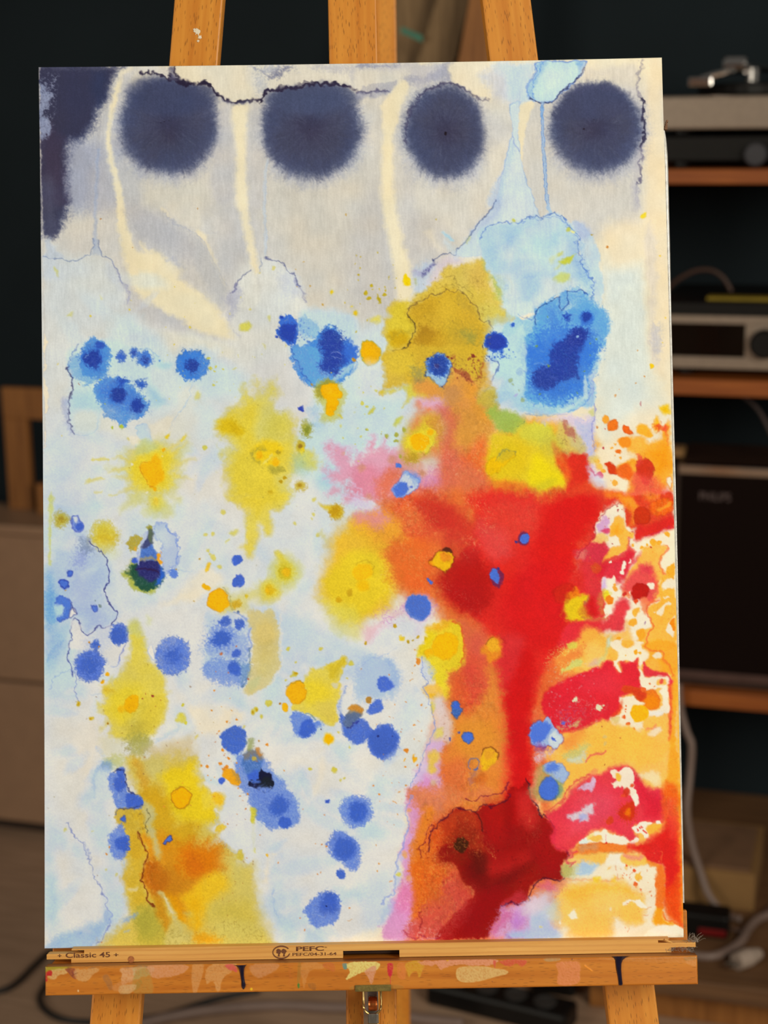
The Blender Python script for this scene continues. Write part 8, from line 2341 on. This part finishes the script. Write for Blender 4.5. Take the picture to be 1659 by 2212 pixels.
# rear leg
ra = CAM + ray(814, 60) * 2.02
rb = CAM + ray(849, 2190) * 2.32
d = (ra - rb).normalized()
top, bot = ra + d * .30, rb - d * (rb.z / d.z - .004)
bm = box(-.0235, .0235, -.011, .011, 0, (top - bot).length, .002)
n = Vector((0, 1, 0)) - d * d.y
n.normalize()
Q = Matrix((n.cross(d).normalized(), n, d)).transposed().to_4x4()
Q.translation = bot
obj('rear_leg', bm, BEECH, root, Q)
za = loc(761, 0, YL).z + .20
obj('top_bar', box(loc(429, 0, YL).x - .02, loc(1094, 0, YL).x + .02, YL + .024, YL + .046, za, za + .05, .002), BEECHX, root, ML)
zb_ = ZF + .22
obj('cross_bar', box(loc(250, 2180, YL).x - .06, loc(1366, 2180, YL).x + .06, YL + .024, YL + .046, zb_, zb_ + .05, .002), BEECHX, root, ML)
# paint fleck on the left leg
p = loc(426, 75, YL - .0004)
for k, (dx, dz, s) in enumerate(((0, .002, .0042), (.003, -.003, .0026), (-.002, .005, .002), (.001, -.006, .0016))):
    bm = bmesh.new()
    vs = []
    for i in range(11):
        t = i / 11 * 6.283
        r_ = s * (.7 + .5 * math.sin(3.1 * t + k) * math.cos(2 * t + k * 2))
        vs.append(bm.verts.new((p.x + dx + r_ * math.cos(t), YL - .0007, p.z + dz + r_ * math.sin(t))))
    f = bm.faces.new(vs)
    r = bmesh.ops.extrude_face_region(bm, geom=[f])
    for e in r['geom']:
        if isinstance(e, bmesh.types.BMVert):
            e.co.y = YL + .0003
    obj('paint_fleck', bm, plain('white_paint_fleck', (236, 224, 200), .6) if k == 0 else bpy.data.materials['white_paint_fleck'], leg_l, ML, 'white paint fleck' if k == 0 else None)

# tray: lip, shelf, back rail
YF = -.028                                  # front of the lip
lc = [loc(97, 2090, YF), loc(1507, 2064, YF), loc(1507, 2126, YF), loc(98, 2152, YF)]
lx0, lx1 = (lc[0].x + lc[3].x) / 2, (lc[1].x + lc[2].x) / 2
lz1, lz0 = (lc[0].z + lc[1].z) / 2, (lc[2].z + lc[3].z) / 2
tray = obj('tray_shelf', box(lx0 + .002, lx1 - .002, YF + .0145, .054, lz0 + .002, lz1 - .001, .001), BEECHX, root, ML)
obj('back_rail', box(loc(113, 2060, .0245).x, loc(1486, 2040, .0245).x, .0245, .0315, lz1 - .001, loc(1480, 1966, .0245).z, .0015), BEECHX, root, ML)


def paint_lip(s):
    S, P, B, L, D = s.S, s.P, s.B, s.L, s.D
    S(80, 2020, 6.636)
    P("105 455 460 440 420 500 260 525 150 535 100 520", (150, 144, 34), .9, 1.5, 1, jag=1)
    P("150 560 220 500 420 490 430 560 320 580 260 640 200 650 140 610", (214, 178, 112), .8, 1.5, 1, jag=1.5)
    P("105 690 110 620 130 540 200 515 215 590 150 600 165 655", (186, 18, 30), .95, .8, .8, jag=1)
    P("405 490 545 488 566 612 548 642 490 604 440 540", (132, 60, 46), .9, .8, .6)
    P("548 490 900 480 820 560 740 640 640 665 560 625", (212, 166, 106), .75, 2, 1.5, jag=2)
    L("335 740 390 680 480 600 580 545", 1, (70, 30, 20), .7, .7, .5)
    P("930 600 1000 565 1060 650 1085 750 1040 790 980 690", (116, 88, 66), .6, 2, 1)
    B(820, 690, 4.6, (130, 76, 26), 4, .4, 1.5, .5)
    P("1170 480 1390 470 1390 640 1300 690 1230 725 1195 640 1210 560", (218, 168, 120), .8, 1.5, 1, jag=2)
    P("1390 460 1659 450 1659 560 1520 610 1395 650", (190, 176, 124), .75, 1.5, 1, jag=2)
    P("1395 720 1480 640 1510 700 1420 800 1380 800", (128, 108, 38), .7, 1.5, 1)
    P("1120 700 1300 640 1400 700 1380 800 1100 800", (206, 140, 84), .6, 2, 1.5, jag=2)
    L("440 470 1100 458 1659 446", 4, (96, 58, 36), .55, 1.5, 1.5)
    S(0, 1980, 2)
    P("640 212 800 208 800 240 740 262 660 268", (216, 152, 112), .75, 1.5, 1, jag=1.5)
    P("580 250 640 230 660 330 580 335", (160, 142, 66), .55, 2, 1)
    P("520 300 590 296 560 336 520 336", (214, 186, 130), .7, 1, 1)
    P("830 215 880 212 850 330 832 330", (222, 176, 124), .55, 1.5, 1)
    P("900 212 1020 206 1000 240 960 270 950 320 930 320 920 280 890 290", (224, 178, 120), .6, 1.5, 1, jag=2)
    P("970 212 1010 210 1022 240 995 232", (212, 74, 78), .85, 1, 1, jag=1)
    P("1085 212 1190 202 1200 225 1150 258 1100 262", (204, 150, 116), .6, 2, 1, jag=1.5)
    for x in (1247, 1253, 1262):
        L([x, 206, x + 2, 250, x - 1, 300], 1, (176, 34, 30), .6, .6, 1)
    P("1285 200 1300 200 1296 280 1284 310", (96, 104, 40), .5, 1.2, .6)
    B(1289, 299, 3, (64, 120, 44), 6, .95, .8, .5)
    B(1085, 314, 2.6, (236, 190, 20), 3.4, .95, .8, .4)
    B(338, 322, 2, (236, 206, 150), 2.4, .9, .6, .3)
    P("1300 205 1380 200 1400 225 1340 236 1315 300 1308 300", (214, 158, 100), .5, 1.5, 1, jag=1)
    P("1395 204 1440 202 1445 240 1420 230 1400 222", (190, 60, 46), .5, 1, 1, jag=1)
    P("1478 204 1502 204 1500 224 1486 228", (52, 140, 138), .85, 1, .5)
    P("1505 200 1632 198 1630 230 1590 236 1545 250 1500 274 1494 268 1510 240", (222, 204, 112), .95, .8, .8, jag=1.2)
    P("1575 236 1625 214 1612 270 1602 292 1590 262", (210, 146, 112), .85, 1, .8, jag=1)
    P("1530 300 1720 296 1720 318 1530 320", (112, 104, 44), .5, 2, 1)
    P("1330 288 1360 290 1362 318 1340 312", (80, 54, 26), .5, 1.5, 1.5, jag=1)
    S(830, 1980, 2)
    P("12 204 38 204 34 250 28 262 26 292 22 262 14 250", (196, 20, 48), .95, .7, .4)
    P("55 206 90 204 90 270 58 262", (220, 116, 54), .7, 1.5, 1)
    P("95 200 170 196 160 240 150 262 140 236 120 244 105 268", (206, 156, 34), .8, 1.5, 1, jag=1.5)
    P("160 192 470 182 468 208 400 212 330 206 280 214 250 230 236 226 225 206 200 214", (222, 146, 112), .85, 1.2, 1, jag=1.5)
    P("310 236 330 218 420 214 480 222 528 232 530 246 490 258 440 272 370 284 318 276", (212, 170, 98), .95, 1, .8)
    P("470 192 482 192 480 222 474 218", (206, 64, 60), .8, .8, .4)
    P("500 190 612 184 608 212 590 218 570 204 540 214 510 206", (206, 62, 56), .8, 1.2, 1, jag=1)
    P("690 180 760 178 750 192 700 194", (150, 160, 130), .6, 1, .6)
    P("745 196 836 192 846 220 835 290 750 294 748 240", (220, 128, 82), .8, 2, 1, jag=1)
    L("866 210 898 234", 3.4, (246, 146, 40), .95, .8, .4)
    P("930 176 1350 168 1350 196 1200 200 1000 190", (206, 146, 84), .4, 2.5, 1, jag=1)
    P("1296 176 1350 172 1350 184 1300 190", (136, 120, 74), .6, 1.5, 1, jag=1)
    P("1300 190 1345 188 1345 214 1310 206", (220, 160, 110), .5, 1.5, 1, jag=1)
    D("273 186 3 597 170 2", (230, 170, 30))
    D("372 182 2 812 184 2 465 280 1.4", (90, 40, 40))
    s.cov *= np.clip(.92 + .25 * s.grain(), .25, 1)


def lip_mesh():
    px = [(97, 2090), (1507, 2064), (1507, 2126), (98, 2152)]
    Wl, Hl = 1410.0, 62.0
    s = Sheet(Wl, Hl, 1.5, homography(px, [(0, 0), (Wl, 0), (Wl, Hl), (0, Hl)]), (204, 126, 44))
    paint_lip(s)
    X = np.linspace(lx0, lx1, s.nx)
    Z = np.linspace(lz1, lz0, s.ny)
    q = np.stack([np.broadcast_to(X, (s.ny, s.nx)), np.full((s.ny, s.nx), YF), np.broadcast_to(Z[:, None], (s.ny, s.nx))], -1).astype(np.float32)
    e = np.minimum(np.minimum(np.arange(s.nx)[None], np.arange(s.nx)[::-1][None]), np.minimum(np.arange(s.ny)[:, None], np.arange(s.ny)[::-1][:, None]))
    q[..., 1] += np.where(e == 0, .0012, np.where(e == 1, .0004, 0))
    q[..., 1] -= s.cov * .0001 * (1 + .8 * s.grain())
    rgba = np.concatenate([to_linear(s.col) / np.array(LIT, np.float32), s.cov[..., None]], -1)
    v = q.reshape(-1, 3)
    idx = np.arange(s.nx * s.ny).reshape(s.ny, s.nx)
    f = np.stack([idx[:-1, :-1], idx[1:, :-1], idx[1:, 1:], idx[:-1, 1:]], -1).reshape(-1, 4)
    # the other five sides of the board
    k = len(v)
    cx = np.array([[lx0, YF + .0012, lz1], [lx1, YF + .0012, lz1], [lx1, YF + .0012, lz0], [lx0, YF + .0012, lz0]], np.float32)
    bx_ = cx + np.array([0, .0125, 0], np.float32)
    v = np.concatenate([v, cx, bx_])
    f = np.concatenate([f, k + np.array([[0, 1, 5, 4], [1, 2, 6, 5], [2, 3, 7, 6], [3, 0, 4, 7], [4, 5, 6, 7]])])
    rgba = np.concatenate([np.clip(rgba.reshape(-1, 4), 0, 1), np.tile(np.array([[.16, .10, .06, .45]], np.float32), (8, 1))])
    return grid_object('tray_lip', v, f, rgba, LIPWOOD, root, 'paint-stained front board')


def to_linear(c):
    return np.where(c <= .04045, c / 12.92, ((c + .055) / 1.055) ** 2.4).astype(np.float32)


def grid_object(name, v, f, rgba, mat, parent, label=None):
    """big mesh straight from arrays, given in easel axes"""
    me = bpy.data.meshes.new(name)
    M = np.array(ML)
    wv = v @ M[:3, :3].T + M[:3, 3] - np.array(parent.location)
    me.vertices.add(len(v))
    me.vertices.foreach_set('co', wv.astype(np.float32).ravel())
    me.loops.add(f.size)
    me.loops.foreach_set('vertex_index', f.astype(np.int32).ravel())
    me.polygons.add(len(f))
    me.polygons.foreach_set('loop_start', np.arange(0, f.size, 4, dtype=np.int32))
    me.polygons.foreach_set('use_smooth', np.ones(len(f), bool))
    me.update(calc_edges=True)
    a = me.attributes.new('paint', 'FLOAT_COLOR', 'POINT')
    a.data.foreach_set('color', rgba.astype(np.float32).ravel())
    g = me.attributes.new('grain', 'FLOAT_VECTOR', 'POINT')
    g.data.foreach_set('vector', v.astype(np.float32).ravel())
    me.materials.append(mat)
    o = bpy.data.objects.new(name, me)
    C.objects.link(o)
    o.parent = parent
    if label:
        o['label'] = label
    return o


lip = lip_mesh()


# two navy drips running over the lip
def drip(cx, top, prof, tip):
    bm = bmesh.new()
    rows = []
    for py, hw, off in prof:
        c = loc(cx + off, py, YF)
        k = hw * .000432
        rows.append([bm.verts.new((c.x + k * t, YF - min(.0022, k * .75) * (1 - t * t) - .0001 + (.0006 if abs(t) == 1 else 0), c.z)) for t in (-1, -.8, -.4, 0, .4, .8, 1)])
    for a, b in zip(rows, rows[1:]):
        for i in range(6):
            bm.faces.new((a[i], a[i + 1], b[i + 1], b[i]))
    bm.faces.new([r[0] for r in rows] + [r[-1] for r in rows[::-1]])
    return obj('ink_drip', bm, INKM, lip, ML, tip, True)


drip(521, 2082, ((2084, 15, -2), (2087, 10, 0), (2092, 6.5, 1), (2100, 5, 1.5), (2110, 4, 2.5), (2120, 4.2, 4), (2127, 5.2, 5), (2132, 4.6, 5), (2137, 1.2, 5)), 'navy ink drip')
drip(1335, 2066, ((2066, 20, 6), (2069, 14, 4), (2074, 9, 2), (2082, 7, 1), (2094, 6, 1.5), (2108, 5, 3.5), (2120, 4.8, 5), (2125, 5, 5.5), (2128, 4, 5.5)), 'navy ink drip')

# spring clip below the tray
cz0 = lz0
p = loc(804, 2140, YF + .004)
obj('olive_paint_patch', box(loc(767, 2140, YF).x, loc(845, 2140, YF).x, YF - .0016, YF - .0002, loc(800, 2139, YF).z - .001, loc(800, 2127, YF).z, .0006), OLIVE, lip, ML)
yc = .036
xa, xb = loc(787, 2170, yc).x, loc(822, 2170, yc).x
zt0 = lz0
cl = obj('clip_plate', box(xa + .003, xb - .002, yc, yc + .003, loc(800, 2260, yc).z, zt0 + .002, .0006), STEEL, root, ML)
zr = loc(804, 2168, yc - .008).z
obj('roller', lathe([(.006, xa + .004), (.0068, xa + .0055), (.0068, xb - .0045), (.006, xb - .003)], 22, c=(0, yc - .008, zr), axis='X'), COPPER, cl, ML, 'copper roller')
w_ = .0011
zw = loc(804, 2190, yc - .009).z
obj('wire_bail', tube([(xa, yc - .006, zt0), (xa - .0005, yc - .009, zr), (xa + .001, yc - .010, zw + .003), (xa + .005, yc - .010, zw), (xb - .005, yc - .010, zw), (xb - .001, yc - .010, zw + .003), (xb + .0005, yc - .009, zr), (xb, yc - .006, zt0)], w_, 8), BRASS, cl, ML)
obj('hook_plate', box(xa + .004, xb - .003, yc - .013, yc - .010, loc(804, 2204, yc).z, zw + .001, .0006), STEEL, cl, ML)
obj('lever', box(xa + .003, xb - .002, yc - .012, yc - .009, loc(804, 2290, yc).z, loc(804, 2204, yc).z, .0008), BRASS, cl, ML, 'tarnished brass lever')
for px in (759, 846):
    c = loc(px, 2138, .02)
    obj('screw_head', lathe([(.0045, 0), (.005, -.001), (.003, -.002)], 16, c=(c.x, .02, lz0 + .002)), STEEL, root, ML)

# ---------------------------------------------------------------- loose stretcher bar on the tray
YB0, YB1 = -.012, -.0006


def bz(px, py):
    q = loc(px, py, YB0)
    return (q.x, q.z)


# outline: left tongue, cut-outs, centre slot, right tongue (levelled onto the tray)
def lev(px, t):
    """height t (0 bottom, 1 top) of the bar at picture column px"""
    yb = 2083.5 + (px - 105) * (2060.5 - 2083.5) / (1500 - 105)
    yt = 2050 + (px - 105) * (2028 - 2050) / (1500 - 105)
    return bz(px, yb + (yt - yb) * t)


zb0 = lz1 + .0001
zb1 = (lev(105, 1)[1] + lev(1500, 1)[1]) / 2
hb = zb1 - zb0


def lv(px, t):
    return (lev(px, 0)[0], zb0 + hb * t)


out = [lv(154, 0), lv(741, 0), lv(741, .52), lv(863, .52), lv(863, 0), lv(1450, 0), lv(1450, .36), lv(1503, .36), lv(1503, .70), lv(1422, .70), lv(1422, .90), lv(1443, .90), lv(1447, 1.0),
       lv(155, 1.0), lv(155, .90), lv(182, .90), lv(182, .66), lv(104, .66), lv(101, .62), lv(101, .27), lv(154, .27)]
bar = thing('stretcher_bar', 'loose pine stretcher bar with slotted ends and brown stamps, lying on the tray', 'stretcher bar', ML @ Vector((0, 0, zb0)))
bm = prism(out, YB0, YB1, 0)
dz = lz1 - .001 - zb0
bmesh.ops.triangulate(bm, faces=[f for f in bm.faces if len(f.verts) > 4])
obj('bar', bm, PINE, bar, ML)
a, b = loc(1436, 2024, YB0 - .001), loc(1452, 2030, YB0 - .001)
obj('splinter', tube([Vector((a.x, YB0 - .0005, zb0 + hb * .98)), Vector((b.x - .004, YB0 - .001, zb0 + hb * .84)), Vector((b.x, YB0 - .0012, zb0 + hb * .73))], [.0011, .0012, .0004], 6, sub=2), PINE, bar, ML)
uxw, uzw = ML.to_3x3() @ Vector((1, 0, 0)), ML.to_3x3() @ Vector((0, 0, 1))


def stamp(s, px, t, h, px2, bold=.0):
    x0_, z_ = lv(px, t)
    x1_, _ = lv(px2, t)
    text('stamp', s, h, x1_ - x0_, ML @ Vector((x0_, YB0 - .0001, z_)), uxw, uzw, PRINT, bar, .0001, bold)


stamp('+', 125, .42, .0028, 133, .01)
stamp('Classic 45', 142, .36, .0048, 238, .012)
stamp('+', 246, .42, .0028, 256, .01)
stamp('PEFC', 640, .56, .0042, 700, .025)
stamp('TM', 701, .76, .0011, 706)
stamp('PEFC/04-31-64', 632, .22, .0028, 727, .012)
# the round tree mark
cxm, czm = lv(608, .50)
bm = bmesh.new()
n = 40
ro, ri = [], []
for k in range(n):
    t = 2 * math.pi * (k + .5) / n * .9 + .5
    wd = .0007 + .0006 * abs(math.sin(t))
    ro.append(bm.verts.new((cxm + .0082 * math.cos(t), YB0 - .0002, czm + .0062 * math.sin(t))))
    ri.append(bm.verts.new((cxm + (.0082 - wd) * math.cos(t), YB0 - .0002, czm + (.0062 - wd) * math.sin(t))))
for k in range(n - 1):
    bm.faces.new((ro[k], ro[k + 1], ri[k + 1], ri[k]))
for bx0, s in ((-.0024, 1.0), (.0024, .95)):
    c = [bm.verts.new((cxm + bx0 + .0023 * s * math.cos(t) * (1 + .18 * math.cos(5 * t)), YB0 - .0002, czm + .0008 + .0024 * s * math.sin(t) * (1 + .15 * math.sin(4 * t)))) for t in [k * 6.283 / 16 for k in range(16)]]
    bm.faces.new(c)
    bm.faces.new([bm.verts.new((cxm + bx0 + dx, YB0 - .0002, czm + dz_)) for dx, dz_ in ((-.0005, -.0014), (.0005, -.0014), (.0009, -.0038), (-.0009, -.0038))])
r = bmesh.ops.extrude_face_region(bm, geom=list(bm.faces))
for e in r['geom']:
    if isinstance(e, bmesh.types.BMVert):
        e.co.y -= .0001
obj('tree_stamp', bm, PRINT, bar, ML)
# knot
kx, kz = lv(283, .18)
obj('knot', lathe([(.0030, 0), (.0030, -.0002), (.001, -.0003)], 18, c=(kx, YB0, kz), axis='Y'), plain('pine_knot', (172, 104, 54), .7, var=.3, scale=500), bar, ML)
# lint caught on the right end of the bar
random.seed(4)
bm = bmesh.new()
cx_, cz_ = lv(1497, .78)
for k in range(34):
    p0 = Vector((cx_ + random.uniform(-.006, .006), YB0 + random.uniform(-.001, .006), cz_ - .0012))
    q0 = p0 + Vector((random.uniform(-.006, .007), random.uniform(-.004, .003), random.uniform(.001, .009)))
    tube([p0, (p0 + q0) / 2 + Vector((random.uniform(-.002, .002), 0, random.uniform(0, .002))), q0], .00012, 4, bm=bm, sub=3)
cx_, cz_ = lv(1470, .12)
for k in range(46):
    p0 = Vector((cx_ + random.uniform(-.016, .014), YB0 + random.uniform(-.002, .008), lz1 + random.uniform(0, .002)))
    q0 = p0 + Vector((random.uniform(-.008, .008), random.uniform(-.004, .003), random.uniform(.0, .005)))
    tube([p0, (p0 + q0) / 2 + Vector((random.uniform(-.002, .002), 0, random.uniform(0, .002))), q0], .00014, 4, bm=bm, sub=3)
lint = obj('lint', bm, DUST, bar, ML, 'grey lint')
lint['kind'] = 'stuff'

# ================================================================ the painting
zpb = zb1 + .0002
pic = thing('painting', 'abstract watercolour of navy suns, cobalt drops and a red stream on white paper', 'painting', ML @ Vector((0, 0, -SH / 2)))
m, nt, bs, N = nodes('watercolour_on_paper')
L_ = nt.links.new
pa = N('ShaderNodeAttribute', attribute_name='paint')
L_(pa.outputs['Color'], bs.inputs['Base Color'])
bs.inputs['Roughness'].default_value = .7
bs.inputs['Specular IOR Level'].default_value = .06
gr = N('ShaderNodeAttribute', attribute_name='grain')
tn1 = N('ShaderNodeTexNoise')
tn1.inputs['Scale'].default_value = 900
tn1.inputs['Detail'].default_value = 3
L_(gr.outputs['Vector'], tn1.inputs['Vector'])
bp1 = N('ShaderNodeBump')
bp1.inputs['Strength'].default_value = .12
bp1.inputs['Distance'].default_value = .0004
L_(tn1.outputs['Fac'], bp1.inputs['Height'])
L_(bp1.outputs['Normal'], bs.inputs['Normal'])
PAPER = m


def sheet_mesh():
    CN = [(82, 144), (1428, 126), (1478, 2027), (97, 2047)]
    Wp, Hp = 1363.0, 1904.5
    s = Sheet(Wp, Hp, STEP, homography(CN, [(0, 0), (Wp, 0), (Wp, Hp), (0, Hp)]))
    paint_sheet(s)
    u = np.linspace(0, 1, s.nx)[None]
    t = np.linspace(0, 1, s.ny)[:, None]
    X = (u - .5) * SW + .0017 * 4 * t * (1 - t) * (1 - u) + .0008 * 4 * t * (1 - t) * u
    Z = (.5 - t) * SH - .0012 * 4 * u * (1 - u) * np.clip(1 - 4 * t, 0, 1)
    Y = -.0006 * np.sin(5 * u + 2 * t) * np.sin(4 * t) + 0 * X
    # cockled paper where the paint lay thick, and its wrinkles
    rel = s.relief if hasattr(s, 'relief') else 0
    Y = Y - .00016 * s.noise(60, 61) - .00005 * s.noise(14, 62) - rel
    v = np.stack([X, Y, Z], -1).reshape(-1, 3).astype(np.float32)
    idx = np.arange(s.nx * s.ny).reshape(s.ny, s.nx)
    f = np.stack([idx[:-1, :-1], idx[1:, :-1], idx[1:, 1:], idx[:-1, 1:]], -1).reshape(-1, 4)
    # thickness: a rim turned back
    rim = np.concatenate([idx[0, :], idx[1:, -1], idx[-1, -2::-1], idx[-2:0:-1, 0]])
    k = len(v)
    rv = v[rim] + np.array([0, .0011, 0], np.float32)
    rf = np.stack([rim, np.roll(rim, -1), k + np.roll(np.arange(len(rim)), -1), k + np.arange(len(rim))], -1)
    v = np.concatenate([v, rv])
    f = np.concatenate([f, rf])
    rgb = np.clip(to_linear(s.col) / np.array(LIT, np.float32), 0, .98).reshape(-1, 3)
    rgb = np.concatenate([rgb, np.tile(np.array([[.86, .80, .66]], np.float32), (len(rv), 1))])
    return grid_object('sheet', v, f, np.c_[rgb, np.ones(len(rgb), np.float32)], PAPER, pic, 'painted paper')


STEP = 1.45
sheet_mesh()
zlo = loc(1480, 1950, .01).z
obj('backing_board', box(-SW / 2 + .030, SW / 2 - .025, .0025, .0235, lz1 + .0001, -SH / 2 + .03, .001), WALNUT, pic, ML)  # lower strip coloured dark to stand in for shade inside the bar's slot
obj('backing_board', box(-SW / 2 + .004, SW / 2 - .0005, .0025, .0235, zlo, SH / 2 - .004, .001), MDF, pic, ML)
# clear film edge curling out on the right
bm = bmesh.new()
rows = []
random.seed(2)
for py, o, wv_ in ((282, 1.0, 2.0), (300, 1.5, 4.5), (330, 1.5, 6.2), (370, 2.2, 5.8), (430, 2.0, 5.6), (520, 2.6, 4.6), (640, 2.6, 3.4), (760, 2.8, 2.8), (900, 2.8, 2.6), (1060, 2.5, 2.6), (1220, 2.6, 2.2), (1400, 1.6, 1.8), (1560, 1.4, 1.4), (1700, 1.2, 1.2), (1850, 1.0, 1.1), (1950, .8, 1.0)):
    t = (py - 126) / (2027 - 126)
    pxr = 1428 + 50 * t + 2 * 4 * t * (1 - t)
    a = loc(pxr + o, py, .002)
    b = loc(pxr + o + wv_, py, .004)
    rows.append([bm.verts.new((a.x - .0012, .0016, a.z)), bm.verts.new((a.x, .0012 + random.uniform(0, .0006), a.z)), bm.verts.new(((a.x + b.x) / 2, .0006 + random.uniform(0, .0012), a.z)), bm.verts.new((b.x, .003 + random.uniform(0, .001), a.z)), bm.verts.new((b.x - .0012, .008, a.z))])
for a, b in zip(rows, rows[1:]):
    for i in range(4):
        bm.faces.new((a[i], a[i + 1], b[i + 1], b[i]))
obj('edge_film', bm, FILM, pic, ML, 'shiny clear film edge', True)
bm = bmesh.new()
c = loc(1437, 272, .004)
for k in range(5):
    box(c.x - .0012 + k * .0005, c.x + .0018 + random.uniform(-.001, .001), .002, .006, c.z - .004 + k * .0018, c.z - .0025 + k * .0018 + random.uniform(0, .001), .0002, 1, bm)
obj('torn_tape', bm, plain('brown_torn_tape', (120, 84, 60), .7), pic, ML)
